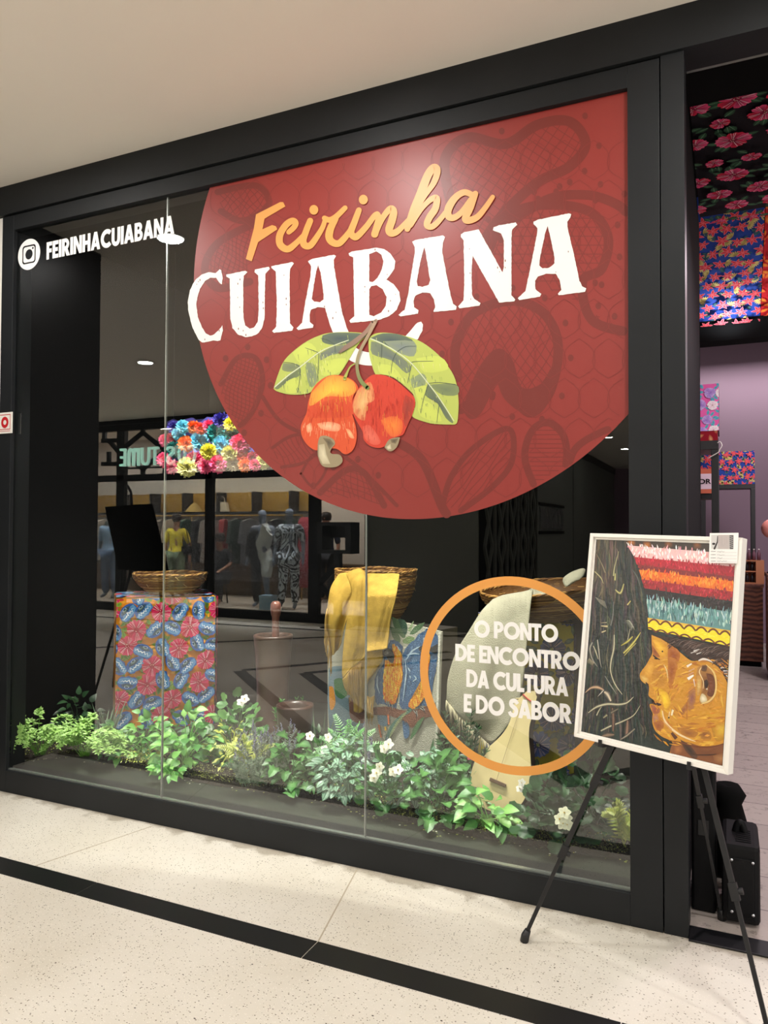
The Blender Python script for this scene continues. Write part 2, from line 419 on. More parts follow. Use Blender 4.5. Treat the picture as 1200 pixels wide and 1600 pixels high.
def text2d(txt, bold=.02, space=1.0):
    cu = bpy.data.curves.new('t', 'FONT'); cu.body = txt; cu.offset = bold; cu.resolution_u = 4; cu.space_character = space
    ob = bpy.data.objects.new('t', cu); COL.objects.link(ob)
    dg = bpy.context.evaluated_depsgraph_get(); me = ob.evaluated_get(dg).to_mesh()
    V = [(v.co.x, v.co.y) for v in me.vertices]; F = [list(p.vertices) for p in me.polygons]
    ob.evaluated_get(dg).to_mesh_clear(); bpy.data.objects.remove(ob); bpy.data.curves.remove(cu)
    xs = [v[0] for v in V]; ys = [v[1] for v in V]; x0, x1, y0, y1 = min(xs), max(xs), min(ys), max(ys)
    return [((x-x0)/(x1-x0), (y-y0)/(y1-y0)) for x, y in V], F
def text_on(mb, txt, fn, bold=.02, space=1.0, th=.0006, col=None):
    """fn(u,v,w), u,v in 0..1 over the line of text"""
    V, F = text2d(txt, bold, space); i = len(mb.v); mb.v += [Vector(fn(u, v, 0)) for u, v in V]
    for f in F: mb.idx([i+k for k in f], col)
    if th:
        j = len(mb.v); mb.v += [Vector(fn(u, v, -th)) for u, v in V]
        from collections import Counter
        ed = Counter()
        for f in F:
            for k in range(len(f)): ed[tuple(sorted((f[k], f[(k+1) % len(f)])))] += 1
        for (a, b), c in ed.items():
            if c == 1: mb.idx([i+a, i+b, j+b, j+a], col)

def arc(cx, cy, rx, ry, a0, a1, n=14): return [(cx+rx*math.cos(math.radians(a0+(a1-a0)*k/n)), cy+ry*math.sin(math.radians(a0+(a1-a0)*k/n))) for k in range(n+1)]
def _S():
    L = ribbon(smooth([(.53, .76), (.43, .885), (.28, .905), (.13, .83), (.125, .67), (.27, .555), (.42, .45), (.46, .29), (.38, .14), (.24, .09), (.1, .14), (.02, .26)], 4), [.17, .19, .2, .21, .2, .19, .17])
    return [p[0] for p in L]+[p[1] for p in reversed(L)]
FONT = {'O': (1.04, [arc(.52, .5, .52, .52, 0, 345, 23), arc(.52, .5, .30, .30, 0, 345, 23)]),
 'C': (.86, [arc(.52, .5, .52, .52, 48, 312, 22)+arc(.52, .5, .30, .30, 312, 48, 18)]),
 'I': (.2, [[(0, 0), (.2, 0), (.2, 1), (0, 1)]]), 'F': (.48, [[(0, 0), (.2, 0), (.2, .40), (.44, .40), (.44, .59), (.2, .59), (.2, .81), (.48, .81), (.48, 1), (0, 1)]]),
 'E': (.5, [[(0, 0), (.5, 0), (.5, .19), (.2, .19), (.2, .41), (.45, .41), (.45, .59), (.2, .59), (.2, .81), (.5, .81), (.5, 1), (0, 1)]]),
 'H': (.68, [[(0, 0), (.2, 0), (.2, .41), (.48, .41), (.48, 0), (.68, 0), (.68, 1), (.48, 1), (.48, .60), (.2, .60), (.2, 1), (0, 1)]]),
 'L': (.47, [[(0, 0), (.47, 0), (.47, .19), (.2, .19), (.2, 1), (0, 1)]]), 'T': (.58, [[(.19, 0), (.39, 0), (.39, .81), (.58, .81), (.58, 1), (0, 1), (0, .81), (.19, .81)]]),
 'N': (.72, [[(0, 0), (.19, 0), (.19, .60), (.52, 0), (.72, 0), (.72, 1), (.53, 1), (.53, .40), (.2, 1), (0, 1)]]),
 'M': (.9, [[(0, 0), (.19, 0), (.19, .6), (.38, .1), (.52, .1), (.71, .6), (.71, 0), (.9, 0), (.9, 1), (.68, 1), (.45, .42), (.22, 1), (0, 1)]]),
 'A': (.78, [[(0, 0), (.21, 0), (.265, .18), (.515, .18), (.57, 0), (.78, 0), (.50, 1), (.28, 1)], [(.315, .35), (.465, .35), (.39, .66)]]),
 'U': (.70, [[(0, 1)]+arc(.35, .35, .35, .37, 180, 360)+[(.70, 1), (.5, 1)]+arc(.35, .35, .15, .17, 360, 180, 10)+[(.2, 1)]]),
 'D': (.78, [[(0, 0)]+arc(.28, .5, .5, .5, -90, 90)+[(0, 1)], [(.2, .19)]+arc(.28, .5, .29, .31, -90, 90)+[(.2, .81)]]),
 'P': (.62, [[(0, 0), (.2, 0), (.2, .36)]+arc(.30, .68, .32, .32, -90, 90)+[(0, 1)], [(.2, .54)]+arc(.29, .68, .13, .14, -90, 90)+[(.2, .82)]]),
 'R': (.68, [[(0, 0), (.2, 0), (.2, .36), (.25, .36), (.43, 0), (.68, 0), (.47, .41)]+arc(.30, .68, .32, .32, -55, 90)+[(0, 1)], [(.2, .54)]+arc(.29, .68, .13, .14, -90, 90)+[(.2, .82)]]),
 'B': (.64, [[(0, 0)]+arc(.34, .29, .30, .29, -90, 62)+arc(.32, .75, .26, .25, -42, 90)+[(0, 1)], [(.2, .18)]+arc(.33, .295, .12, .115, -90, 90)+[(.2, .41)], [(.2, .60)]+arc(.31, .715, .09, .105, -90, 90)+[(.2, .82)]]),
 'S': (.56, [_S()]), ' ': (.22, [])}
def off(l, d):
    A = sum(l[k-1][0]*l[k][1]-l[k][0]*l[k-1][1] for k in range(len(l))); sg = 1 if A > 0 else -1; out = []
    for k in range(len(l)):
        p, c, n = l[k-1], l[k], l[(k+1) % len(l)]; v = []
        for a, b in ((p, c), (c, n)):
            L = math.hypot(b[0]-a[0], b[1]-a[1]) or 1; v.append((sg*(b[1]-a[1])/L, -sg*(b[0]-a[0])/L))
        x, y = v[0][0]+v[1][0], v[0][1]+v[1][1]; q = max(.35, (x*x+y*y)/2); out.append((c[0]+d*x/q, c[1]+d*y/q))
    return out
def word_on(mb, txt, fn, gap=.055, th=.0006):
    x = 0; items = []
    for ch in txt:
        w, L = FONT[ch]; items.append((x, L)); x += w+gap
    W = x-gap
    for x0, L in items:
        if L: mb.poly([[((u+x0)/W, v) for u, v in off(l, .022 if k == 0 else -.018)] for k, l in enumerate(L)], fn, th)

# ------------------------------------------------------------------ the setting
sbox('floor', (-16, -23, -.1), (6, 0, 0), 'terrazzo')
sbox('floor', (-4.3, 0, -.1), (4.2, 8.4, 0), 'planks')
sbox('ceiling', (-16, -23, CEIL), (6, -.045, CEIL+.1), 'ceil')
n_trim = [0]
def trim(lo, hi, m='black', bevel=.002):
    n_trim[0] += 1; return sbox('trim_%d' % n_trim[0], lo, hi, m, bevel)
# black shopfront frame
trim((-4.1, -.045, 3.316), (4.2, .12, CEIL+.1))
trim((-3.735, -.03, 3.222), (-.34, .1, 3.310))
trim((-3.829, -.03, 0), (-3.735, .1, 3.310))
trim((-3.735, -.03, 0), (-.34, .1, .122))
trim((-.34, -.03, 0), (-.223, .1, 3.310))
trim((-.219, -.03, 0), (-.135, .12, 3.316))
trim((-.135, -.05, .0005), (4.2, .06, .008), 'gloss_black')                  # dark threshold strip
trim((-.135, .10, 3.33), (4.2, .16, 3.42), 'steel')                        # sliding track over the doorway
trim((-.19, .12, 3.44), (4.2, .62, 3.6), 'dull_black')
b = MB(); b.box((-4.1, -.02, 0), (-3.831, .1, 3.314)); struct('wall_left', b, 'white_paint')
b = MB(); b.box((-4.4, -1.0, 0), (-4.1, .1, CEIL)); struct('wall_left', b, 'gloss_black')
# terrazzo inlays
def inlay(a, c, w, m='gloss_black', z=.0008):
    b = MB(); b.bar((a[0], a[1], z), (c[0], c[1], z), w, .003); n_trim[0] += 1
    return struct('trim_%d' % n_trim[0], b, m)
sx = [-16, -5.0, -3.6, -2.43, -1.36, -.3, .8, 2.0, 6]
for a, c in zip(sx, sx[1:]): inlay((a+.002, -.682), (c-.002, -.682), .115)
for a, c, w in (((-12, -6.45), (-5.2, -6.72), .09), ((-8.2, -3.1), (-4.9, -6.3), .09), ((-4.68, -3.6), (-3.1, -5.7), .1), ((-4.68, -3.55), (-2.6, -1.62), .13),
                ((-4.0, -3.75), (-2.9, -5.2), .1), ((-4.0, -3.75), (-2.6, -2.35), .13), ((-1.75, -2.7), (-.76, -1.5), .26), ((-.80, -1.5), (.2, -2.9), .16),
                ((-3.6, -6.9), (-2.9, -7.9), .1), ((-5.3, -7.0), (-2.9, -7.0), .08)):
    inlay(a, c, w)
JM = mat('floor_joint', (178, 166, 146), .5)
for a, c in (((-2.64, -.05), (-2.80, -.62)), ((-1.49, -.05), (-1.36, -.62))): inlay(a, c, .006, JM, -.0011)
# mall downlights
for i, (x, y) in enumerate(MALL_LAMPS):
    who = 'downlight nearest the shop window, ' if y > -2 else 'downlight across the mall, '
    t = thing('ceiling_downlight', 'round white recessed downlight in the mall ceiling', 'ceiling light', (x, y, CEIL), 'recessed downlights of the mall ceiling')
    b = MB(); b.lathe([(.095, 0), (.115, -.004), (.12, -.010), (.10, -.012), (.092, -.004)], (x, y, CEIL), 28); b.build('lamp_ring', 'white_paint', t)
    b = MB(); b.lathe([(0.0, -.003), (.094, -.003)], (x, y, CEIL), 24); b.build('diffuser', 'glow', t)
# shop-window display box
sbox('floor', (-4.06, .1, 0), (-.19, 2.2, .12), 'display_floor')
for lo, hi in (((-4.1, .1, 0), (-4.06, 2.25, 3.45)), ((-4.1, 2.2, 0), (-.15, 2.25, 3.45)), ((-.19, .1, 0), (-.15, 2.25, 3.45))):
    sbox('wall_back' if hi[0]-lo[0] > 1 else 'wall_side', lo, hi, 'dull_black')
sbox('ceiling', (-4.1, .1, 3.45), (-.15, 2.25, 3.5), 'dull_black')
px = [-3.735, -2.6295, -1.4735, -.34]
for k in range(3):
    b = MB(); b.box((px[k]+(.002 if k else 0), -.005, .122), (px[k+1]-(.002 if k < 2 else 0), .005, 3.222)); struct('window_%d' % (k+1), b, 'glass')
for k in (1, 2):
    trim((px[k]-.0028, -.0056, .122), (px[k]+.0028, .0056, 3.222), 'steel', 0)
trim((-3.735, -.012, .119), (-.34, .012, .128), 'steel', 0)
# shop behind the doorway
sbox('wall_back', (-4.3, 8.2, 0), (4.2, 8.3, 4.2), 'purple_wall')
sbox('wall_right', (4.1, .12, 0), (4.2, 8.3, 4.2), 'purple_wall')
sbox('wall_left', (-4.3, 2.25, 0), (-4.2, 8.3, 4.2), 'purple_wall')
sbox('ceiling', (-4.3, .62, 4.15), (4.2, 8.3, 4.2), 'dull_black')
trim((-.14, 2.06, 3.54), (4.1, 2.2, 3.72), 'dull_black')                   # dark beam between the fabrics
trim((-4.2, 3.22, 2.955), (4.1, 3.40, 3.115), 'dull_black')
# store across the mall
YF = 7.4
def zf(x, y): return mir(x, y, YF).z
def xf(x, y=850): return mir(x, y, YF).x
zt0, zt1, zw0, zw1, zb = zf(224, 671), zf(224, 741), zf(224, 751), zf(400, 957), .0
def ob(x0, x1, z0, z1, y0=-7.4, y1=-7.5, m='black'):
    return trim((min(x0, x1), y1, min(z0, z1)), (max(x0, x1), y0, max(z0, z1)), m, .003)
XL, XR = -13.2, xf(574)
ob(XL, XR, zt0, CEIL, -7.38); ob(XL, XR, zt1, zw0); ob(XL, XR, 0, .14); ob(XL, XR, zf(200, 662), zf(200, 663.5), -7.36, -7.39, 'gloss_black')
for a, c in ((181, 193), (320, 331), (482, 498), (570, 574.5)):
    ob(xf(a), xf(c), .14, zt0)
ob(XL, XL+.3, .14, zt0)
# lattice in the transom and in the glass door
def lattice(pts, w=.075):
    global n_trim
    b = MB()
    for a, c in pts: b.bar(mir(*a, YF+.03), mir(*c, YF+.03), w, .05, (0, 1, 0))
    n_trim[0] += 1; struct('trim_%d' % n_trim[0], b, 'black')
for cx in (224, 290):
    dx = 35 if cx == 224 else 30
    lattice([((cx, 670), (cx, 679)), ((cx, 676), (cx+dx, 704)), ((cx+dx, 704), (cx, 733)), ((cx, 733), (cx-dx, 704)), ((cx-dx, 704), (cx, 676)), ((cx, 731), (cx, 741)), ((cx+dx, 704), (cx+dx, 740))])
lattice([((160, 689), (187, 688)), ((160, 725), (187, 725)), ((172, 690), (186, 706)), ((171, 706), (171, 725)), ((164, 670), (164, 690))])
lattice([((527, 862), (527, 884)), ((527, 884), (500, 912)), ((500, 912), (527, 942)), ((527, 942), (556, 912)), ((556, 912), (527, 884))], .1)
for q in range(1, 4):
    b = MB(); c0 = [-12.9, xf(193), xf(331), xf(498)][q-1]; c1 = [xf(181), xf(320), xf(482), xf(570)][q-1] if q < 4 else 0
    b.box((min(c0, c1), -7.448, .14), (max(c0, c1), -7.442, zt1)); struct('window_%d' % (q+3), b, 'glass')
sbox('floor', (-13.2, -9.9, 0), (XR, -7.5, .15), 'store_floor')
sbox('wall_store', (-13.2, -10.0, 0), (XR, -9.9, CEIL), 'store_wall')
sbox('wall_store', (-13.3, -10.0, 0), (-13.2, -7.4, CEIL), 'store_wall')
# dark block at the corner of the side corridor
sbox('wall_corner', (XR, -22, 0), (-3.29, -7.42, CEIL), 'grey_panel')
trim((-3.29, -22, 3.3), (-3.25, -7.42, CEIL), 'gloss_black', 0)
sbox('wall_end', (-3.3, -22.2, 0), (6, -22, CEIL), 'purple_wall')
for y in (-10.95, -14.9): trim((-3.292, y-.01, 0), (-3.284, y+.01, 3.3), 'dull_black', 0)
trim((-3.292, -11.0, .05), (-3.270, -7.50, 3.2), 'dull_black', 0)
for k in range(5):
    y = -7.85-k*.70; b = MB()
    for z in (.55, 1.25, 1.95, 2.65):
        for s in (-1, 1):
            b.bar((-3.25, y, z-.34), (-3.25, y+s*.20, z), .05, .04, (1, 0, 0)); b.bar((-3.25, y, z+.34), (-3.25, y+s*.20, z), .05, .04, (1, 0, 0))
    b.bar((-3.25, y-.34, .05), (-3.25, y-.34, 3.2), .05, .04, (1, 0, 0)); n_trim[0] += 1; struct('trim_%d' % n_trim[0], b, 'grey_panel')
plq = thing('wall_sign', 'dark wall sign with grey lettering on the corridor wall across the mall', 'sign', (-3.28, -12.5, 1.5))
for z in (1.42, 1.98): b = MB(); b.box((-3.288, -13.7, z), (-3.26, -11.3, z+.06)); b.build('sign_bar', 'dull_black', plq)
b = MB(); word_on(b, 'COSTUME', lambda u, v, w: (-3.262+w, -13.6+2.2*u, 1.52+.42*v), .05, .02); b.build('sign_lettering', 'steel', plq)
# ------------------------------------------------------------------ vinyl on the glass
YD = -.0056
def gl(u, v, w=0): return at_y(u, v, YD-.0004-w)
def Y(px, py): p = at_y(px, py, 0); return p.x, p.z
# red disc, cut by the edge of the glass
CX, CZ, RR = -1.246, 2.752, 1.2065
logo = thing('logo_decal', 'big dark red round shop logo with cashew fruit stuck on the glass', 'window sticker', (CX, YD, CZ-RR))
pts = [(CX+RR*math.cos(a*math.pi/180*1.5), CZ+RR*math.sin(a*math.pi/180*1.5)) for a in range(240)]
def clip2(P, ax, lim, sg):
    out = []
    for k in range(len(P)):
        a, c = P[k], P[(k+1) % len(P)]; da, dc = (a[ax]-lim)*sg, (c[ax]-lim)*sg
        if da >= 0: out.append(a)
        if (da >= 0) != (dc >= 0):
            q = da/(da-dc); out.append((a[0]+(c[0]-a[0])*q, a[1]+(c[1]-a[1])*q))
    return out
pts = clip2(clip2(pts, 0, -.3415, -1), 1, 3.2205, -1)
RED = lin((136, 45, 39))
b = MB(); b.poly([pts], lambda u, v, w: (u, YD-w*-1 if w < 0 else YD, v), .0004, RED); disc = b.build('red_disc', 'vinyl', logo)
# lace drawing on the disc
lace = Art(lambda u, v, w: at_y(u, v, YD-.0005-w), None, 1.2e-6)
def inside(px_, py_):
    x, z = Y(px_, py_); return (x-CX)**2+(z-CZ)**2 < (RR-.012)**2 and x < -.35 and z < 3.212
LC = (113, 40, 33)
def lrib(p, w, c=LC):
    seg = []
    for q in p:
        if inside(*q): seg.append(q)
        else:
            if len(seg) > 1: lace.rib(seg, w, c, capnew=w > 3, caps=w > 3)
            seg = []
    if len(seg) > 1: lace.rib(seg, w, c, capnew=w > 3, caps=w > 3)
def petal(pts, w, mesh=None, ang=0, step=9, dots=False):
    p = smooth(pts, 8); lrib(p, w)
    xs = [q[0] for q in p]; ys = [q[1] for q in p]
    if mesh:
        def inpoly(x, y):
            r = False
            for k in range(len(p)):
                (x0, y0), (x1, y1) = p[k-1], p[k]
                if (y0 > y) != (y1 > y) and x < (x1-x0)*(y-y0)/(y1-y0)+x0: r = not r
            return r
        cx, cy = sum(xs)/len(xs), sum(ys)/len(ys); R = max(max(xs)-min(xs), max(ys)-min(ys))
        for a in mesh:
            ca, sa = math.cos(math.radians(a)), math.sin(math.radians(a))
            k = -R
            while k < R:
                seg = []
                for t in range(-20, 21):
                    x = cx + t/20*R*ca - k*sa + 2*math.sin(t*.5+k); y = cy + t/20*R*sa + k*ca
                    if inpoly(x, y): seg.append((x, y))
                    else:
                        if len(seg) > 1: lrib(seg, 1.2)
                        seg = []
                if len(seg) > 1: lrib(seg, 1.2)
                k += step
    if dots:
        for k in range(0, len(p)-1, 6):
            a, c = p[k], p[k+1]; d = math.hypot(c[0]-a[0], c[1]-a[1]) or 1
            q = (a[0]+(c[1]-a[1])/d*(w+5), a[1]-(c[0]-a[0])/d*(w+5))
            if inside(*q): lace.fan(q[0], q[1], ell(q[0], q[1], 4.5, 5.5, 10), LC, LC)
petal([(705, 320), (695, 250), (730, 215), (790, 225), (840, 195), (890, 190), (915, 225), (890, 260), (840, 285), (790, 330), (760, 370)], 16, (35, 120), step=13, dots=True)
petal([(800, 345), (860, 310), (920, 305), (965, 320), (985, 340)], 15, dots=True)
petal([(760, 400), (790, 340), (850, 320), (920, 330), (950, 370), (940, 420), (910, 440), (925, 500), (985, 520)], 15, (0, 60, 115), step=14, dots=True)
petal([(715, 590), (712, 540), (740, 490), (800, 470), (850, 490), (872, 540), (860, 610), (830, 640), (795, 620), (775, 580), (745, 620), (720, 640)], 15, (55, 120), step=13, dots=True)
lace.poly(smooth([(722, 640), (745, 580), (775, 545), (800, 560), (815, 605), (845, 600), (862, 575), (868, 600), (850, 640), (825, 652), (800, 630), (782, 600), (768, 615), (752, 645), (735, 655), (722, 640)], 4)[:-1], LC)
petal([(690, 795), (705, 745), (740, 700), (795, 670), (800, 720), (770, 760), (720, 798)], 9, (-52,), step=8)
petal([(835, 760), (820, 715), (830, 675), (855, 660), (880, 680), (885, 720), (870, 760)], 11, (0,), step=7)
petal([(885, 740), (900, 700), (940, 675), (975, 665)], 11, dots=False)
petal([(500, 770), (540, 735), (570, 740), (600, 790)], 10, (20, 80), step=8, dots=True)
petal([(620, 690), (660, 720), (690, 790), (700, 805)], 14)
petal([(395, 350), (340, 380), (320, 420), (340, 450), (390, 440)], 12, (30, 100), step=7)
petal([(340, 300), (400, 290), (420, 320), (380, 345), (345, 330)], 10, (50, 130), step=8)
petal([(345, 600), (370, 560), (400, 560), (410, 600), (390, 650), (360, 670), (345, 640)], 8, (25, 100), step=6, dots=True)
petal([(410, 620), (440, 660), (500, 690), (560, 730), (620, 790)], 6)
petal([(425, 700), (460, 680), (510, 685), (480, 720), (440, 730)], 5, (60,), step=7)
petal([(470, 740), (490, 710), (510, 730), (490, 760), (470, 740)], 4)
for cx0 in range(330, 985, 46):
    for k, cy0 in enumerate(range(250, 800, 62)):
        x = cx0 + (23 if k % 2 else 0)
        for s in (-1, 1):
            lrib(smooth([(x, cy0-31), (x+s*21, cy0-14), (x+s*23, cy0+14), (x, cy0+31)], 3), 1.1, (123, 42, 36))
lace.build('lace_drawing', 'vinyl', disc)
# script lettering
b = MB(); OR = lin((220, 152, 80))
nl = [0]
def LET(u, v, w=0): return at_y(u, v, YD-.0028-w-nl[0]*6e-6)
def stroke(p, w, n=6):
    p = smooth(p, n); L = ribbon(p, w)
    for k in range(len(L)-1):
        nl[0] += 1; b.face([LET(*L[k][0]), LET(*L[k][1]), LET(*L[k+1][1]), LET(*L[k+1][0])], OR)
    ww = w if isinstance(w, (list, tuple)) else [w, w]
    for q, r in ((p[0], ww[0]/2), (p[-1], ww[-1]/2)): nl[0] += 1; b.face([LET(*e) for e in ell(q[0], q[1], r, r, 12)], OR)
b.poly([C(370, 240, 6, [(180,570),(405,455),(435,455),(455,495),(260,610),(240,710),(330,670),(365,680),(380,710),(200,830),(140,1010),(85,988),(160,700)])], LET, 0, OR)
stroke(C(370, 240, 6, [(488,735),(535,692),(552,650),(520,630),(460,670),(405,760),(402,840),(440,885),(490,892),(560,835),(625,765)]), [8, 9, 10, 11, 11, 10, 7])
stroke(C(370, 240, 6, [(688,630),(650,725),(622,815),(640,860),(690,860),(755,775),(805,690),(830,615)]), [9.5, 10, 11, 10, 8, 7])
stroke(C(370, 240, 6, [(822,605),(870,622),(930,592),(1015,510)]), [8, 9, 9, 8])
stroke(C(370, 240, 6, [(925,610),(880,700),(865,780),(895,830),(960,840),(1040,755),(1080,690)]), [10, 12, 11, 10, 7])
stroke(C(550, 240, 4.8, [(52,425),(20,510),(-8,590),(20,625),(50,610),(110,545),(165,470),(188,452)]), [9, 10.5, 10.5, 9, 8])
stroke(C(550, 240, 4.8, [(190,455),(200,500),(170,605)]), [9, 11, 11])
stroke(C(550, 240, 4.8, [(180,590),(225,490),(285,415),(312,435),(300,500),(278,570),(300,598),(350,575),(430,490)]), [8, 9, 11, 12, 12, 10, 7])
stroke(C(550, 240, 4.8, [(415,565),(450,460),(510,310),(570,160),(615,105),(640,130),(615,215),(550,310),(505,385)]), [9, 13, 13, 12, 10, 8, 6])
stroke(C(550, 240, 4.8, [(440,540),(520,415),(590,345),(635,335),(625,410),(580,480),(562,535),(600,548),(655,500),(720,415)]), [7, 8, 10, 11, 10, 9, 7])
stroke(C(550, 240, 4.8, [(905,312),(840,290),(770,335),(722,415),(725,470),(765,480),(825,435),(890,345)]), [9, 10, 12, 11, 9, 8])
stroke(C(550, 240, 4.8, [(925,300),(890,400),(850,485),(880,500),(940,475),(1000,405),(1055,325)]), [9, 11, 11, 9, 7])
for p in (C(370, 240, 6, [(722, 527)])[0], C(550, 240, 4.8, [(85, 345)])[0]):
    nl[0] += 1; b.face([LET(*e) for e in ell(p[0], p[1], 7, 7.6, 18)], OR)
b.build('script_lettering', 'vinyl', logo)
# block lettering
WH = lin((232, 230, 224)); SP = lin((120, 70, 60))
GLY = [
 ('A', 280, 320, 6, [[(380,605),(395,615),(408,690),(400,745),(385,740),(345,685),(290,685),(240,715),(195,790),(170,870),(160,930),(175,1050),(215,1150),(250,1205),(290,1228),(330,1215),(380,1165),(405,1130),(410,1180),(385,1270),(360,1278),(320,1270),(270,1285),(215,1292),(180,1265),(120,1140),(85,1000),(80,900),(100,800),(150,705),(210,655),(275,632),(340,640)]]),
 ('U', 280, 320, 6, [[(440,655),(620,618),(640,632),(605,665),(600,740),(602,1060),(620,1130),(660,1160),(700,1150),(735,1100),(745,1000),(742,660),(705,630),(710,605),(840,582),(850,600),(810,645),(803,800),(800,1060),(780,1150),(735,1210),(680,1235),(620,1240),(550,1215),(500,1155),(480,1070),(475,690),(440,675)]]),
 ('I', 280, 320, 6, [[(865,575),(1060,537),(1075,550),(1040,600),(1035,700),(1038,1110),(1070,1150),(1060,1180),(890,1200),(872,1185),(910,1140),(915,900),(905,625),(865,592)]]),
 ('A', 460, 320, 5, [[(105,440),(130,425),(310,390),(325,400),(308,430),(310,490),(330,600),(370,830),(410,960),(425,1000),(440,1060),(350,1080),(300,998),(270,915),(240,805),(180,800),(130,820),(118,860),(120,915),(150,940),(145,960),(30,977),(15,965),(60,920),(85,760),(125,560),(130,480)], [(185,470),(205,530),(228,700),(228,740),(200,760),(155,755),(137,735),(150,640),(170,520)]]),
 ('B', 460, 320, 5, [[(425,380),(450,365),(640,335),(700,345),(750,380),(788,440),(780,500),(745,555),(718,585),(775,620),(820,680),(828,750),(800,820),(740,870),(660,900),(440,922),(428,905),(468,870),(465,700),(460,410),(430,398)], [(585,385),(640,362),(680,390),(695,440),(685,500),(650,570),(610,605),(585,600)], [(585,660),(600,635),(640,628),(690,660),(720,720),(715,790),(680,840),(620,870),(585,860)]]),
 ('A', 0, 0, 1, [[(644,378),(649,375),(692,367.6),(695,370),(692,380),(690.8,393),(699.5,438.7),(705,464.7),(708,474.4),(713.6,478.8),(712.5,484),(678,487.5),(677,486),(680,480),(678,468),(672,458),(660,457),(649,462),(646,470),(647,480),(654,485),(653,490),(626,494.4),(622.4,492),(632,484),(638,458),(644,420),(648,396),(648,386)], [(663,386),(666,400),(672,438),(670,445),(660,448.4),(653,447),(651,440),(657,408)]]),
 ('N', 680, 300, 4.615, [[(185,305),(210,290),(315,270),(330,300),(420,460),(485,580),(495,540),(495,350),(475,300),(415,275),(420,255),(460,240),(580,220),(592,235),(555,270),(550,330),(550,745),(578,775),(570,788),(460,798),(440,760),(270,460),(262,560),(265,740),(280,770),(328,800),(320,820),(175,838),(165,825),(205,780),(210,640),(205,350),(185,325)]]),
 ('A', 680, 300, 4.615, [[(708,215),(740,200),(965,153),(980,160),(975,185),(952,215),(955,260),(1000,450),(1040,640),(1060,680),(1088,695),(1080,720),(890,745),(885,735),(910,705),(900,640),(870,590),(800,590),(740,610),(720,640),(722,700),(765,735),(755,755),(605,780),(595,765),(650,715),(690,530),(735,300),(738,260),(710,232)], [(810,245),(825,300),(860,470),(860,515),(820,548),(775,550),(750,530),(755,480),(790,310)]]),
]
rng = random.Random(4)
letters = MB()
def rough(l):                              # worn print: a slightly ragged outline
    out = []
    for k in range(len(l)):
        a, c = l[k], l[(k+1) % len(l)]; n = max(1, int(math.hypot(c[0]-a[0], c[1]-a[1])/3))
        for j in range(n): out.append((a[0]+(c[0]-a[0])*j/n+rng.uniform(-.3, .3), a[1]+(c[1]-a[1])*j/n+rng.uniform(-.3, .3)))
    return out
ghosts = []
for nm, x0, y0, s, loops in GLY:
    L = [rough(C(x0, y0, s, l)) for l in loops]
    letters.poly(L, lambda u, v, w: at_y(u, v, YD-.0022), 0, WH)
# sweep under the fruit and the accent that ends it
sw = ribbon(smooth([(536, 522), (546, 548), (565, 559), (590, 560), (622, 548), (642, 527), (655, 508)], 6), [20, 22, 21, 20, 17, 15, 10])
for k in range(len(sw)-1): letters.face([at_y(*q, YD-.0021) for q in (sw[k][0], sw[k][1], sw[k+1][1], sw[k+1][0])], WH)
letters.poly([rough(C(460, 320, 5, [(905,1040),(930,960),(960,920),(990,912),(1005,935),(1000,980),(965,1050),(935,1058)]))], lambda u, v, w: at_y(u, v, YD-.00225), 0, WH)
for (x, y) in C(280, 320, 6, [(180,720),(195,705),(165,745),(550,740),(548,868),(568,960),(570,700),(555,1162),(600,1180),(625,1220),(785,915),(788,970),(983,660),(1003,880),(1003,935),(375,1180),(240,1262)]) + C(460, 320, 5, [(325,840),(300,885),(235,795),(550,640),(550,680),(790,700),(735,830),(750,750),(725,545),(630,350)]) + C(680, 300, 4.615, [(247,410),(252,585),(257,772),(505,495),(505,545),(450,545),(465,575),(960,430),(870,577)]):
    r = rng.uniform(.6, 1.3); letters.face([at_y(*e, YD-.0024) for e in ell(x, y, r*.7, r*1.7, 8)], SP)
letters.build('block_lettering', 'vinyl', logo)
# fruit, leaves and stems
LF = lambda u, v, w: at_y(u, v, YD-.0034-w)
rng = random.Random(11)
def leafart(name, out, mid, veins, patches, seed):
    a = Art(LF, None, 3e-5); cx = sum(p[0] for p in out)/len(out); cy = sum(p[1] for p in out)/len(out)
    out = smooth(out+[out[0]], 4)[:-1]
    a.poly(out, (178, 190, 92))
    r = random.Random(seed)
    for p, c in patches: a.fan(sum(q[0] for q in p)/len(p), sum(q[1] for q in p)/len(p), smooth(p+[p[0]], 3)[:-1], c, tuple((c[i]*3+(178,190,92)[i])//4 for i in range(3)))
    for k in range(130):                   # fine brush marks of the print
        i = r.randrange(len(out)); q = r.uniform(.05, .93)
        x, y = cx+(out[i][0]-cx)*q, cy+(out[i][1]-cy)*q; l = r.uniform(3, 9)
        c = r.choice([(200, 208, 110), (150, 165, 80), (120, 140, 80), (210, 212, 140), (165, 180, 95), (98, 112, 92)])
        a.rib([(x, y), (x+l*.15, y+l)], [.9, .3], c, new=(k % 6 == 0), caps=False)
    for v in veins: a.rib(smooth(v, 4), [.9, .6], (78, 92, 84))
    a.rib(smooth(mid, 6), [1.9, 1.3], (206, 214, 178))
    return a.build(name, 'vinyl', logo)
SL, YG = (70, 84, 88), (196, 208, 96)
c6 = lambda p: C(420, 500, 6.667, p)
c7 = lambda p: C(540, 490, 6, p)
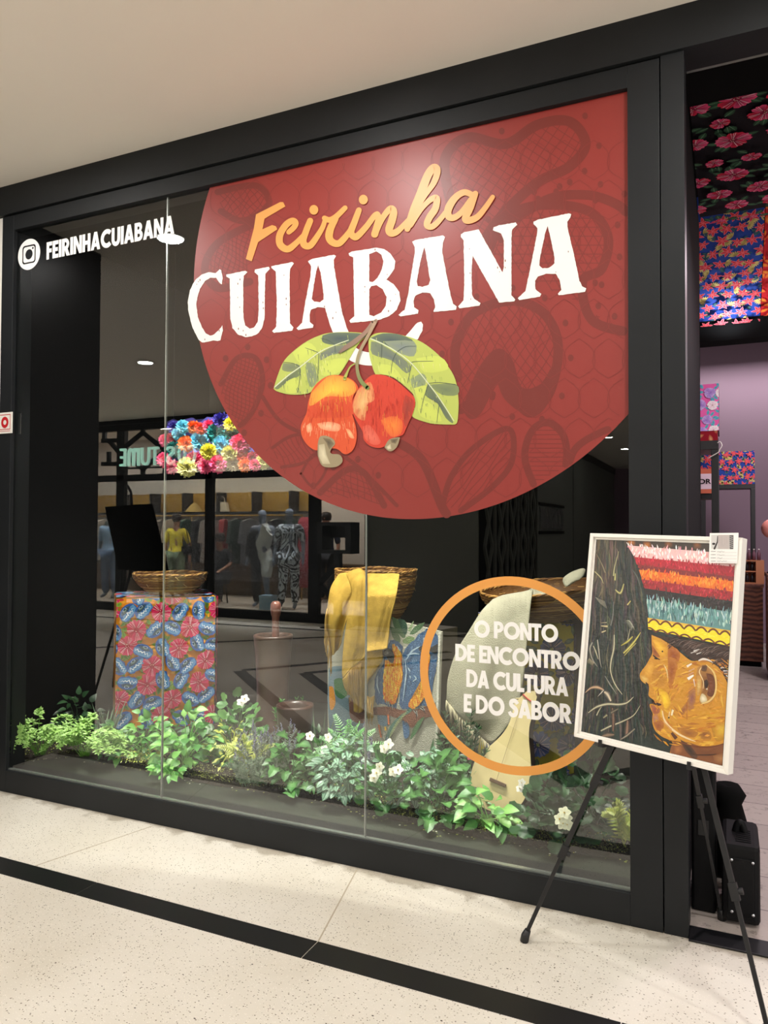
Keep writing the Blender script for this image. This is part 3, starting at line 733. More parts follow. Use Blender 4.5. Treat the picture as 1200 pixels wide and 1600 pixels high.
leafart('leaf', c6([(50,715),(85,600),(150,440),(250,330),(400,220),(560,150),(700,128),(900,128),(1020,150),(960,220),(900,300),(830,420),(740,560),(680,590),(580,600),(450,740),(380,770),(280,778),(180,770),(80,740)]),
        c6([(60,700),(200,580),(325,490),(520,340),(680,265),(830,210)]),
        [c6([(325,490),(250,450),(145,440)]), c6([(325,490),(325,590),(300,750)]), c6([(520,340),(515,480),(505,640)]), c6([(520,340),(440,310),(380,290)]), c6([(690,260),(690,360)]), c6([(690,260),(620,210),(540,190)]), c6([(205,580),(195,640)])],
        [(c6([(560,160),(700,130),(1010,150),(900,230),(690,260),(560,230)]), SL), (c6([(530,350),(690,270),(850,260),(790,330),(640,370),(540,420)]), (104,112,110)), (c6([(150,450),(300,460),(320,500),(230,540),(140,520)]), (112,122,96)),
         (c6([(60,710),(190,590),(320,500),(320,580),(200,640),(100,720)]), (96,108,84)), (c6([(390,440),(480,470),(500,640),(430,700),(390,560)]), (120,132,110)), (c6([(250,340),(400,230),(500,330),(330,450)]), YG), (c6([(560,430),(800,400),(740,540),(600,580),(540,560)]), YG), (c6([(180,640),(300,600),(300,750),(180,750)]), YG)], 1)
leafart('leaf', c7([(215,240),(260,195),(350,178),(500,195),(680,250),(830,350),(950,480),(1030,620),(1058,800),(1055,950),(1040,1030),(980,1040),(850,1035),(760,1020),(625,965),(650,880),(650,790),(600,720),(450,600),(330,570),(280,570),(240,460),(218,350)]),
        c7([(235,235),(350,285),(480,360),(620,470),(775,655),(890,810),(1015,1005)]),
        [c7([(480,360),(560,310),(660,305)]), c7([(620,470),(640,450),(820,445)]), c7([(775,655),(880,645),(1030,665)]), c7([(480,360),(440,440),(425,560)]), c7([(620,470),(600,560),(580,650)]), c7([(775,660),(730,800),(705,930)]), c7([(885,815),(870,900),(855,1020)]), c7([(340,280),(335,420)])],
        [(c7([(230,230),(350,185),(520,200),(640,270),(480,350),(350,280)]), SL), (c7([(360,260),(640,260),(640,400),(480,360)]), (120,130,128)), (c7([(240,260),(340,290),(600,470),(570,560),(430,440),(250,380)]), (98,108,104)), (c7([(780,665),(1030,660),(1050,760),(900,760)]), (106,120,88)),
         (c7([(775,660),(890,820),(1010,1020),(940,980),(860,840),(740,760)]), (84,96,84)), (c7([(600,620),(720,560),(760,640),(660,740)]), (124,138,112)), (c7([(660,420),(880,400),(960,520),(740,550)]), YG), (c7([(300,470),(450,500),(560,660),(440,590),(320,560)]), YG), (c7([(680,790),(820,860),(900,1010),(700,960)]), YG), (c7([(640,700),(760,680),(700,860)]), YG)], 2)
def fruit(name, out, base, streaks, patches, seed, cen):
    a = Art(lambda u, v, w: at_y(u, v, YD-.0058-w), None, 2e-5); out = smooth(out+[out[0]], 4)[:-1]
    a.poly(out, base)
    for p, c in patches: 
        q = smooth(p+[p[0]], 4)[:-1]; a.fan(sum(e[0] for e in p)/len(p), sum(e[1] for e in p)/len(p), q, c, tuple((c[i]+base[i])//2 for i in range(3)))
    r = random.Random(seed)
    for k in range(340):
        i = r.randrange(len(out)); q = r.uniform(.1, .93); x, y = cen[0]+(out[i][0]-cen[0])*q, cen[1]+(out[i][1]-cen[1])*q
        l = r.uniform(4, 12); dx = (x-cen[0])*.1
        c = streaks(x, y, r); a.rib([(x, y-l/2), (x+dx*.3, y+l/2)], [.4, 1.3, .3], c, new=(k % 5 == 0), caps=False)
    return a.build(name, 'vinyl', logo)
def st1(x, y, r):
    q = (y-586)/125
    if 660 < y < 684: return r.choice([(238, 170, 120), (232, 120, 80), (222, 92, 50), (240, 196, 150)])
    if q < .35+r.uniform(-.12, .12): return r.choice([(238, 186, 62), (232, 160, 50), (240, 200, 90), (214, 110, 44)])
    return r.choice([(206, 66, 36), (218, 84, 40), (190, 50, 32), (226, 110, 52), (168, 40, 30)])
f1 = fruit('cashew_apple', c6([(445,740),(500,660),(600,590),(700,572),(800,590),(880,630),(930,700),(910,760),(870,850),(865,950),(890,1050),(910,1130),(915,1230),(890,1330),(840,1385),(780,1395),(700,1340),(550,1350),(480,1355),(400,1300),(345,1210),(333,1120),(350,1060),(395,960),(410,860)]), (212, 82, 42), st1,
      [(c6([(440,760),(600,600),(720,580),(880,640),(900,750),(800,800),(600,800),(430,900)]), (240, 196, 70)), (c6([(390,1100),(440,1070),(450,1150),(400,1170)]), (238, 190, 150)), (c6([(500,1080),(620,1060),(740,1090),(720,1160),(560,1140)]), (240, 196, 156)), (c6([(800,1130),(850,1150),(890,1230),(840,1220)]), (240, 190, 140)),
       (c6([(420,900),(700,820),(850,860),(860,1000),(600,1020),(400,1010)]), (198, 64, 34))], 5, (514, 645))
def st2(x, y, r):
    if x < 575 and y < 640: return r.choice([(226, 196, 110), (220, 170, 120), (216, 150, 120), (206, 190, 90)])
    if 595 < x < 630 and 650 < y < 680: return r.choice([(230, 130, 50), (226, 100, 44), (236, 160, 70)])
    return r.choice([(196, 52, 38), (206, 64, 40), (178, 40, 32), (216, 84, 46), (150, 44, 34)])
f2 = fruit('cashew_apple', c7([(190,620),(240,580),(300,570),(400,590),(500,650),(600,740),(645,790),(650,860),(620,960),(600,1000),(560,1090),(530,1140),(410,1180),(380,1230),(320,1260),(230,1240),(170,1180),(160,1110),(110,1020),(60,920),(60,840),(80,760),(130,690)]), (200, 60, 40), st2,
      [(c7([(110,720),(230,640),(270,800),(200,860),(180,1000),(100,960),(65,860)]), (226, 186, 120)), (c7([(330,1000),(440,960),(530,1010),(520,1120),(420,1150)]), (232, 130, 52)), (c7([(560,760),(640,820),(620,950),(560,1060),(530,900)]), (146, 52, 40)), (c7([(160,1060),(230,1050),(330,1200),(260,1230),(180,1170)]), (222, 110, 90))], 6, (598, 640))
def nut(name, out, parent, hl, dark):
    a = Art(lambda u, v, w: at_y(u, v, YD-.0078-w), None, 2e-5)
    out = smooth(out+[out[0]], 4)[:-1]; a.poly(out, (150, 136, 106)); a.fan(sum(p[0] for p in dark)/len(dark), sum(p[1] for p in dark)/len(dark), dark, (84, 74, 58), (124, 110, 84))
    a.fan(sum(p[0] for p in hl)/len(hl), sum(p[1] for p in hl)/len(hl), hl, (216, 206, 176), (180, 168, 136)); return a.build(name, 'vinyl', parent)
nut('cashew_nut', c6([(510,1290),(530,1220),(590,1205),(670,1240),(690,1290),(660,1330),(640,1370),(660,1395),(730,1400),(765,1440),(760,1490),(700,1530),(610,1535),(550,1510),(515,1430),(508,1370)]), f1, c6([(520,1300),(580,1290),(600,1400),(640,1500),(560,1500),(520,1420)]), c6([(560,1225),(640,1240),(680,1290),(630,1350),(600,1280)]))
nut('cashew_nut', c7([(365,1250),(410,1180),(500,1160),(505,1180),(480,1250),(430,1290),(390,1280)]), f2, c7([(380,1250),(420,1220),(430,1270),(395,1275)]), c7([(420,1180),(495,1168),(470,1220),(430,1210)]))
a = Art(lambda u, v, w: at_y(u, v, YD-.0082-w), None, 3e-5)
a.rib(smooth(c6([(905,450),(850,485),(815,550),(790,610)]), 5), [1.6, 2.4, 5.5], (150, 168, 84), (170, 176, 80))
a.rib(smooth(c7([(255,75),(190,170),(90,260),(0,318),(-62,370)]), 5), [4, 6, 8, 7, 2], (150, 122, 104), (128, 104, 92))
a.rib(smooth(c7([(285,65),(215,200),(140,340),(108,450),(115,560),(150,640),(205,695)]), 5), [5, 5, 4.5, 5, 6, 6.5], (168, 140, 118), (112, 130, 66))
a.build('stem', 'vinyl', logo)

# ring and slogan
RX, RZ, RO = -.805, .9035, .405
slo = thing('slogan_decal', 'orange ring with white slogan lettering stuck on the glass beside the painting', 'window sticker', (RX, YD, RZ-RO))
b = MB(); b.poly([ell(RX, RZ, RO, RO, 96), ell(RX, RZ, RO-.0365, RO-.0365, 96)], lambda u, v, w: (u, YD-.0006-w, v), -.0006); b.build('ring', 'vinyl_orange', slo)
for txt, tl, br in (('O PONTO', (742.2, 969.3), (872.3, 1003)), ('DE ENCONTRO', (712.8, 1006), (906.5, 1047)), ('DA CULTURA', (730, 1045.7), (888, 1087)), ('E DO SABOR', (726, 1084), (893, 1129.5))):
    x0, z1 = Y(*tl); x1, z0 = Y(*br); b = MB()
    word_on(b, txt, lambda u, v, w: (x0+(x1-x0)*u, YD-.0013+w, z0+(z1-z0)*v)); b.build('slogan_line', 'vinyl_white', slo)
# account handle at the top left
x0, z1 = Y(74.8, 380); x1, z0 = Y(273, 365.5); cx, cz = Y(46.8, 398)
han = thing('handle_decal', 'white camera icon and account name lettering at the top left of the glass', 'window sticker', ((cx+x1)/2, YD, z0))
b = MB(); word_on(b, 'FEIRINHACUIABANA', lambda u, v, w: (x0+(x1-x0)*u, YD-.0006+w, z0+(z1-z0)*v), .095); b.build('handle_lettering', 'vinyl_white', han)
r = (Y(46.8, 374)[1]-Y(46.8, 422)[1])/2
def rrect(h, q, n=6):
    out = []
    for sx_, sz_, a0 in ((1, 1, 0), (-1, 1, 90), (-1, -1, 180), (1, -1, 270)):
        for k in range(n+1):
            t = math.radians(a0+90*k/n); out.append((cx+sx_*(h-q)+q*math.cos(t), cz+sz_*(h-q)+q*math.sin(t)))
    return out
b = MB()
for L in ([ell(cx, cz, r, r, 48), rrect(r*.6, r*.2)], [rrect(r*.5, r*.15), ell(cx, cz, r*.33, r*.33, 32), ell(cx+r*.34, cz+r*.36, r*.075, r*.075, 14)]):
    b.poly(L, lambda u, v, w: (u, YD-.0006-w, v), -.0006)
b.build('camera_icon', 'vinyl_white', han)
# safety sign on the left frame
x1, z1 = -3.718, 2.166; z0 = 2.044; x0 = -3.94
t = thing('safety_sign', 'small white sign with red border and red ring at the left frame edge', 'sign', ((x0+x1)/2, -.033, z0))
b = MB(); b.box((x0, -.036, z0), (x1, -.0305, z1)); b.build('sign_plate', 'white_paint', t, bevel=.001)
a = Art(lambda u, v, w: (u, -.0365-w, v)); RD = (186, 22, 34)
for q, wd in ((.012, .004),): a.poly([(x0+q, z0+q+.01), (x1-q, z0+q+.01), (x1-q, z1-q), (x0+q, z1-q)], RD, holes=[[(x0+q+wd, z0+q+.01+wd), (x1-q-wd, z0+q+.01+wd), (x1-q-wd, z1-q-wd), (x0+q+wd, z1-q-wd)]])
a.poly([(x0+.012, z0+.012), (x1-.012, z0+.012), (x1-.012, z0+.015), (x0+.012, z0+.015)], RD)
a.poly(ell(-3.776, 2.108, .030, .033, 28), RD, holes=[ell(-3.776, 2.108, .013, .014, 20)])
a.build('red_print', 'vcol', t)

# ------------------------------------------------------------------ painting on its easel
TLp = CAM + 2.75*ray(922, 833)
Uv, Vv = Vector((.18251708, -.07032878, -.00393517)), Vector((.01191444, .03080306, .26502821))
PW, PH = Uv.length*2.75, Vv.length*2.75
pu = Uv.normalized(); pn = Uv.cross(Vv).normalized(); pv = pn.cross(pu).normalized()
if pn.y > 0: pn = -pn
PB = TLp - pv*PH                                     # bottom left corner
def pf(u, v, w=0): return PB + pu*u + pv*v + pn*w
def P(l):
    out = []
    for x, y in l:
        d = at_pl(x, y, PB-pn*.010, pn)-PB; out.append((d.dot(pu), d.dot(pv)))
    return out
pic = thing('framed_painting', 'framed oil painting of a face in profile under a feather headdress, on the easel', 'painting', PB+pu*PW/2)
b = MB()
def ringbox(m, i0, i1, w0, w1):
    o = [(i0, i0), (PW-i0, i0), (PW-i0, PH-i0), (i0, PH-i0)]; q = [(i1, i1), (PW-i1, i1), (PW-i1, PH-i1), (i1, PH-i1)]
    for k in range(4):
        j = (k+1) % 4
        m.hexa([pf(*o[k], w0), pf(*o[j], w0), pf(*q[j], w0), pf(*q[k], w0), pf(*o[k], w1), pf(*o[j], w1), pf(*q[j], w1), pf(*q[k], w1)])
ringbox(b, 0, .0135, -.042, 0); b.build('frame', 'frame_white', pic, bevel=.0012)
b = MB(); ringbox(b, .0136, .0215, -.040, -.009); b.build('inner_frame', 'frame_white', pic, bevel=.001)
rng = random.Random(21); R = rng.uniform
CU = (.0225, .0225, PW-.0225, PH-.0225)
a = Art(lambda u, v, w: pf(u, v, -.012+w), CU, 1.2e-6)
a.poly([(0, 0), (PW, 0), (PW, PH), (0, PH)], (40, 48, 45))
def blob(pts, c, c1=None, n=4):
    q = smooth(pts+[pts[0]], n)[:-1]; q = P(q); cx = sum(p[0] for p in q)/len(q); cy = sum(p[1] for p in q)/len(q)
    if c1: a.fan(cx, cy, q, c, c1)
    else: a.poly(q, c)
S1 = PW/243
def brush(pts, w, c, c2=None, n=4): a.rib(smooth(P(pts), n), [x*S1 for x in w] if isinstance(w, (list, tuple)) else w*S1, c, c2, caps=False)
def jit(c, k): return tuple(max(0, min(255, int(x+R(-k, k)))) for x in c)
# dark ground and the long hair: sweeping strokes
blob([(925, 840), (985, 845), (975, 900), (955, 940), (925, 920)], (82, 74, 66), (52, 54, 50))
blob([(905, 1110), (960, 1090), (1010, 1130), (1030, 1195), (940, 1170), (903, 1145)], (46, 60, 56), (38, 48, 45))
blob([(1010, 1020), (1030, 1000), (1020, 1100), (1030, 1150), (1000, 1130)], (36, 50, 46), (38, 48, 46))
for k in range(1100):
    x, y = R(912, 1015), R(845, 1150); l = R(15, 60)
    if x > 985+(y-850)*.25 and y < 980: continue
    dx = (x-960)*.10+R(-4, 4)
    c = rng.choice([(52, 60, 56), (34, 40, 40), (70, 68, 62), (44, 56, 54), (58, 50, 50), (28, 34, 34), (84, 80, 70)])
    if y < 930 and x < 965: c = rng.choice([(92, 82, 72), (74, 66, 58), (64, 60, 54), (104, 94, 80)])
    brush([(x, y-l/2), (x+dx*.5+R(-3, 3), y), (x+dx, y+l/2)], [.3, R(.8, 4.2), .3], jit(c, 9))
cB = lambda p: C(890, 980, 7.62, p); cA = lambda p: C(900, 820, 7.5, p)
PALE = (196, 190, 158); YEL = (206, 196, 96)
for p, w, c in ((cB([(220,1020),(320,950),(450,915),(580,920),(680,900),(760,830)]), [.6,1.9,2,1.9,1.5,.4], PALE), (cB([(320,1050),(350,990),(380,945)]), [1.2,1,.4], PALE), (cB([(370,1235),(480,1180),(620,1125),(760,1050),(840,930)]), [1.2,1.5,1.3,.9,.3], PALE),
                (cB([(185,780),(250,725),(330,715),(400,745)]), [.5,1.8,3,1.5], (200,164,130)), (cB([(410,770),(450,800),(490,880)]), [2,4,2], (206,190,164)), (cB([(530,90),(525,250),(490,420),(490,540),(540,680),(625,800)]), [1,1.9,1.6,1.2,1.4,.5], PALE),
                (cB([(330,150),(345,260),(360,400),(380,480)]), [1.2,1.6,1,.3], (170,166,150)), (cB([(270,180),(240,260),(270,380),(330,470)]), [1.5,2,1.4,.4], (150,148,134)), (cB([(280,220),(310,290),(340,380)]), [.5,1.6,.5], PALE), (cB([(420,580),(480,680),(560,800)]), [.5,1.5,.4], (140,140,128)),
                (cB([(640,310),(730,220),(800,130),(845,60)]), [1.5,2.2,1.5,.4], YEL), (cB([(650,340),(720,260),(790,190)]), [.4,1,.4], YEL), (cB([(610,220),(690,170),(750,110)]), [.5,2.2,1], (190,180,80)), (cB([(690,150),(720,20)]), [.8,.5], PALE), (cB([(510,960),(520,1100),(515,1240)]), [1.5,3,1.5], (120,92,76)),
                (cB([(690,1110),(685,1200),(675,1300)]), [1.5,3.2,2.5], (140,108,90)), (cB([(380,1300),(450,1285),(530,1280)]), [1,4,1], (132,110,90)), (cB([(600,1340),(680,1290),(775,1210)]), [.5,1.6,1], (150,140,120)), (cB([(400,1080),(445,1045)]), [1,2.2], (150,146,110)), (cB([(490,1020),(580,970)]), [2,1], (120,110,90)),
                (cA([(440,600),(450,500),(500,310)]), [2.5,1.6,.6], (170,164,120)), (cA([(455,650),(460,570)]), [2,1], (200,196,120)), (cA([(460,760),(520,800),(560,690)]), [1,2.4,1], (190,182,110)), (cA([(600,940),(640,890)]), [1.5,1], (206,190,110)), (cA([(215,545),(290,620),(320,690)]), [1.2,1.5,.4], (180,170,120)),
                (cA([(290,1185),(370,1190)]), [.6,2.2], (206,190,140)), (cA([(300,1260),(350,1240)]), [1.6,1], (196,184,140)), (cA([(290,1150),(360,1145)]), [.4,1.2], (160,150,120)), (cA([(405,1180),(430,1070),(440,900)]), [1.6,1.2,.5], (120,122,116)), (cA([(830,900),(850,1050)]), [1.2,.8], (190,190,176)), (cA([(655,520),(720,620),(760,760)]), [.6,1.6,.6], (92,98,90)),
                (cA([(340,560),(310,480),(240,340)]), [2.4,1.5,.6], (134,120,92))):
    brush(p, [x*2.6 for x in w], tuple(int(34+(q-34)*.3) for q in c)); brush(p, [x*1.5 for x in w], tuple(int(40+(q-40)*.6) for q in c)); brush(p, [x*.8 for x in w], c)
for k in range(9): brush(cA([(575+k*9, 1130+k*14), (620+k*6, 1120+k*9), (660+k*3, 1170+k*8)]), [.2, .9, .3], (168, 170, 150))
for k in range(7): brush(cB([(205+k*10, 420+k*6), (235+k*9, 370+k*8)]), [.2, 1.1], (170, 160, 130))
for k in range(6): brush(cB([(330+k*10, 830-k*9), (390+k*4, 760-k*3)]), [.2, .9], (190, 184, 170))
for k in range(8): brush(cA([(230+k*14, 850+k*6), (290+k*11, 930+k*9)]), [.8, .2], (150, 146, 130))
# feather headdress
def band(tl, tr, bl, br, c): a.poly(P([tl, tr, br, bl]), c)
band((975, 842), (1153, 848), (985, 858), (1153, 868), (62, 50, 42))
for p in ((985, 846), (1043, 848), (1088, 850), (1010, 852)): blob([(p[0]-6, p[1]-6), (p[0]+5, p[1]-7), (p[0]+8, p[1]+6), (p[0]-4, p[1]+8)], rng.choice([(206, 120, 40), (150, 92, 50)]), (70, 52, 42))
BANDS = [((980, 852), (1153, 866), (992, 872), (1150, 890), (232, 190, 190), [(250, 246, 244), (244, 226, 226), (240, 180, 186), (252, 250, 248), (236, 150, 160)], 150, 9),
         ((990, 870), (1152, 886), (998, 886), (1150, 905), (176, 28, 46), [(206, 34, 56), (160, 24, 42), (188, 40, 58), (216, 60, 80), (140, 28, 40)], 150, 7),
         ((996, 882), (1151, 902), (1001, 892), (1150, 914), (126, 34, 38), [(112, 30, 36), (134, 40, 44), (146, 50, 46)], 90, 6),
         ((998, 890), (1150, 909), (1004, 907), (1149, 928), (224, 110, 28), [(240, 130, 34), (250, 146, 40), (214, 92, 28), (232, 80, 34), (246, 160, 60)], 170, 8),
         ((1002, 905), (1149, 925), (1008, 921), (1148, 942), (156, 32, 40), [(186, 36, 50), (140, 26, 36), (120, 34, 38), (200, 60, 66)], 130, 7),
         ((1006, 919), (1148, 940), (1012, 942), (1147, 962), (34, 28, 30), [(26, 24, 26), (44, 36, 38), (60, 54, 54)], 80, 8),
         ((1010, 936), (1147, 957), (1014, 968), (1146, 989), (96, 142, 142), [(150, 190, 186), (116, 164, 164), (70, 110, 114), (196, 216, 210), (58, 90, 96), (130, 176, 176)], 230, 13)]
for tl, tr, bl, br, base, cs, n, ln in BANDS:
    band(tl, tr, bl, br, base)
    for k in range(n):
        q = R(0, 1); s = R(-.15, .75); x = tl[0]+(tr[0]-tl[0])*q; y = tl[1]+(tr[1]-tl[1])*q + s*(bl[1]-tl[1]); x += (bl[0]-tl[0])*s
        l = ln*R(.5, 1); d = R(-2, 2)
        brush([(x+d, y-l*.5), (x+d*.3, y), (x-d*.5, y+l*.5)], [.4, R(1.2, 2.6), .9], jit(rng.choice(cs), 10), None, 2)
# yellow band with brown scallops
a.poly(P([(1012, 966), (1153, 988), (1152, 1012), (1013, 983)]), (240, 218, 40))
a.poly(P([(1012, 965), (1153, 987), (1153, 991), (1012, 969)]), (222, 180, 60))
for row, (h0, am, w) in enumerate(((4, 5, 2.6), (17, 3.2, 2.4))):
    p = []
    for k in range(73):
        q = k/72; x = 1013+q*139; y = 966+q*22 + h0*(1+q*.25) + am*(.5-abs(math.sin(math.pi*q*7.5+row*1.2)))*1.5
        p.append((x, y))
    a.rib(P(p), w*S1, (104, 54, 30), caps=False)
for k in range(40): q = R(0, 1); x = 1014+q*136; y = 976+q*22+R(-2, 4); brush([(x-2, y), (x+2, y+R(-1, 2))], [.5, 1.2], (250, 236, 70), None, 2)
# face
cF = lambda p: C(1000, 980, 6.667, p)
hairm = [(115, 75), (300, 105), (600, 150), (1010, 215), (1010, 900), (960, 760), (900, 620), (860, 480), (800, 390), (680, 340), (560, 350), (480, 280), (380, 190), (240, 130)]
a.poly(P(cF(hairm)), (58, 40, 34))
face = smooth(cF([(120,80),(122,170),(128,270),(100,330),(60,400),(25,445),(0,490),(8,545),(45,580),(90,605),(95,650),(92,715),(140,755),(180,785),(175,805),(105,800),(112,850),(133,900),(128,960),(135,1020),(165,1085),(230,1140),(330,1190),(345,1250),(325,1330),(600,1420),(930,1500),(1000,1500),(1010,1160),(975,1000),(962,850),(930,640),(860,480),(790,395),(660,345),(540,350),(440,280),(330,190),(220,120)]), 4)
a.poly(P(face), (200, 140, 44))
def fb(pts, c, c1=None): blob(cF(pts), c, c1)
OC = (200, 140, 44)
fb([(345,1200),(500,1200),(700,1250),(950,1190),(1000,1210),(990,1490),(900,1480),(600,1400),(330,1320)], (112, 66, 40), (134, 82, 46))
fb([(420,1170),(520,1230),(600,1340),(560,1370),(470,1280)], (44, 34, 30), (90, 58, 40)); fb([(760,1340),(900,1310),(950,1400),(800,1420)], (170, 120, 76), (130, 84, 50)); fb([(350,1230),(430,1230),(440,1300),(360,1330)], (176, 112, 62), (130, 80, 46))
fb([(130,90),(210,130),(280,220),(280,290),(220,320),(170,230)], (232, 178, 44), (206, 146, 40)); fb([(125,180),(160,230),(210,310),(140,290)], (132, 70, 34), (170, 100, 40))
fb([(300,180),(390,230),(420,300),(380,400),(330,400),(290,300)], (138, 66, 28), (176, 104, 34)); fb([(300,330),(390,380),(370,520),(340,640),(300,620),(290,480)], (150, 72, 26), (182, 112, 34))
fb([(130,430),(220,390),(270,470),(280,560),(220,620),(130,560)], (176, 118, 36), (192, 132, 40)); fb([(130,620),(220,640),(310,720),(320,800),(270,860),(240,800),(190,720)], (240, 200, 40), (206, 154, 40)); fb([(0,500),(60,500),(100,560),(60,590),(10,550)], (222, 184, 100), (196, 140, 50))
fb([(360,440),(480,480),(500,600),(420,690),(350,640)], (206, 150, 40), OC); fb([(420,300),(500,340),(480,440),(400,420)], (210, 150, 40), OC)
fb([(500,660),(560,600),(585,700),(560,860),(500,860),(490,760)], (128, 76, 78), (176, 118, 56)); fb([(390,900),(490,780),(500,840),(430,940)], (140, 84, 60), (180, 120, 46))
fb([(110,810),(170,820),(210,860),(190,900),(140,900)], (140, 70, 60), (168, 100, 60)); fb([(130,780),(200,790),(225,810),(170,820)], (40, 22, 18), (96, 46, 34))
fb([(130,930),(180,900),(200,980),(150,1020)], (176, 128, 110), (180, 118, 60)); fb([(150,990),(230,970),(250,1040),(190,1100)], (134, 72, 38), (176, 112, 44)); fb([(380,1000),(560,1040),(640,1120),(480,1130),(400,1080)], (140, 84, 40), (180, 120, 44))
fb([(560,880),(760,860),(900,920),(880,1000),(700,1010)], (206, 156, 44), OC); fb([(740,1040),(900,1000),(930,1120),(800,1190)], (206, 168, 48), (176, 122, 40)); fb([(580,1060),(720,1080),(740,1170),(640,1160)], (132, 80, 44), (176, 120, 44)); fb([(880,960),(940,960),(950,1100),(910,1150)], (150, 92, 44), (180, 120, 46))
for k in range(300):                                      # brush marks modelling the cheek and neck
    x, y = R(60, 950), R(330, 1230)
    if x < 130+abs(y-700)*.12: continue
    ang = math.atan2(y-760, x-560)+math.pi/2+R(-.5, .5); l = R(25, 75)
    if x > 600 and y > 820: ang = R(-.5, .1)
    c = rng.choice([(212, 154, 52), (190, 126, 40), (222, 172, 62), (178, 110, 38), (204, 142, 44)])
    brush(cF([(x-math.cos(ang)*l, y-math.sin(ang)*l*.7), (x+R(-8, 8), y+R(-8, 8)), (x+math.cos(ang)*l, y+math.sin(ang)*l*.7)]), [.2, R(1.4, 3.6), .2], jit(c, 7), None, 3)
for pts, c, c1 in (([(130,130),(200,150),(260,220),(240,290),(180,230)], (240, 190, 56), (216, 158, 48)), ([(40,440),(110,360),(150,400),(120,500),(60,520)], (224, 168, 66), (204, 146, 50)), ([(200,660),(280,680),(310,790),(260,850),(230,760)], (248, 212, 48), (220, 166, 46)),
                   ([(290,310),(380,340),(370,500),(320,620),(295,520)], (146, 76, 30), (180, 112, 40)), ([(510,690),(570,640),(580,760),(540,840),(505,800)], (132, 82, 82), (172, 116, 62)), ([(790,1010),(910,1000),(900,1130),(790,1140)], (216, 178, 60), (194, 138, 46)), ([(420,1050),(600,1090),(560,1150),(440,1120)], (140, 86, 44), (180, 120, 46)), ([(140,990),(230,980),(220,1080),(170,1060)], (140, 78, 44), (172, 106, 48))):
    fb(pts, c, c1)
for k in range(170):                                      # hair strands
    q = R(0, 1); x = 250+q*700; y = 120+q*120+R(-10, 60) + (260*q*q if k % 2 else 40)
    brush(cF([(x, y), (x+30, y-30), (x+70+R(0, 20), y-45)]), [.5, .9, .2], rng.choice([(40, 28, 26), (80, 58, 48), (60, 44, 40), (120, 100, 92)]), None, 2)
for p, w, c in (([(135,290),(170,320),(210,338)], [1.2,2.6,1], (36,24,18)), ([(150,325),(180,335)], [1.6,.8], (22,16,14)), ([(60,575),(90,602)], [1.6,2], (40,22,14)), ([(140,800),(180,800),(220,812)], [1,2,.8], (28,18,16)),
                ([(235,870),(250,950),(300,1030),(400,1110),(500,1160),(580,1190)], [1.2,2.6,3.6,3,2.4,.6], (232,206,160)), ([(240,980),(330,1070)], [1.5,2.5], (206,150,90)), ([(345,860),(330,920)], [3.2,2.4], (236,220,180)), ([(310,880),(300,950)], [1,1], (230,210,170)),
                ([(250,390),(280,450),(292,530)], [.8,1.8,.6], (226,200,140)), ([(560,540),(575,620)], [1.6,.8], (220,206,200)), ([(490,410),(540,380)], [3.4,2], (238,226,206)), ([(510,460),(570,430)], [2.4,1.5], (206,160,120)), ([(500,540),(530,520),(560,500)], [4.4,3.4,2], (240,236,226)), ([(505,500),(560,470)], [2.2,1.4], (190,140,110)),
                ([(610,350),(660,332),(720,345),(760,370)], [1.5,3,2.4,.6], (220,210,200)), ([(560,250),(620,230)], [1.5,.5], (230,228,226)), ([(530,270),(600,250)], [1.2,.4], (214,206,200)), ([(590,280),(640,262)], [1.4,.5], (220,216,212)), ([(840,425),(880,420)], [1.5,.5], (214,208,204)), ([(870,455),(930,455)], [1.6,.5], (226,222,220)), ([(900,500),(920,525)], [1.6,.6], (216,214,214)), ([(880,480),(940,475)], [1,.4], (190,184,180)), ([(920,750),(960,790)], [2.4,1.2], (224,206,170)),
                ([(490,780),(490,960)], [.9,.7], (156,80,52)), ([(300,1180),(420,1200),(600,1245),(780,1240),(940,1190)], [1,1.5,2,2,1], (112,60,32)), ([(330,1100),(380,1160)], [4,6], (92,54,36)), ([(590,1330),(720,1330),(800,1320)], [1,1.6,.6], (60,38,30))):
    brush(cF(p), w, c)
fb([(600,420),(660,390),(740,420),(800,520),(800,650),(760,760),(680,800),(620,780),(640,640),(590,540)], (110, 66, 34), (176, 124, 60))
fb([(690,480),(760,500),(785,600),(760,720),(700,700),(720,620)], (118, 62, 36), (96, 54, 30)); fb([(670,560),(700,545),(715,600),(690,640),(675,620)], (26, 18, 14), (60, 36, 24)); fb([(650,400),(700,400),(690,460),(640,450)], (66, 46, 34), (110, 74, 44))
fb([(630,720),(650,690),(690,720),(700,770),(650,790),(625,760)], (240, 232, 206), (190, 170, 120)); fb([(595,500),(640,520),(640,640),(605,720),(590,640)], (212, 180, 110), (190, 134, 60)); fb([(690,640),(705,635),(700,655)], (236, 226, 206), (220, 200, 170))
brush(cF([(690,390),(770,470),(795,590),(780,700),(720,770),(640,800)]), [1,2.4,2.2,2.2,2.4,1], (222, 190, 120)); brush(cF([(640,420),(620,470),(660,560),(660,640)]), [1,1.6,1.2,.6], (226, 200, 150))
for p in ((235, 252), (302, 942)): blob(cF([(p[0]-7, p[1]-7), (p[0]+7, p[1]-7), (p[0]+7, p[1]+7), (p[0]-7, p[1]+7)]), (18, 14, 12))
a.poly(P([(1151, 842), (1160, 842), (1147, 1215), (1140, 1215)]), (10, 9, 9))
a.build('canvas', 'paint', pic)
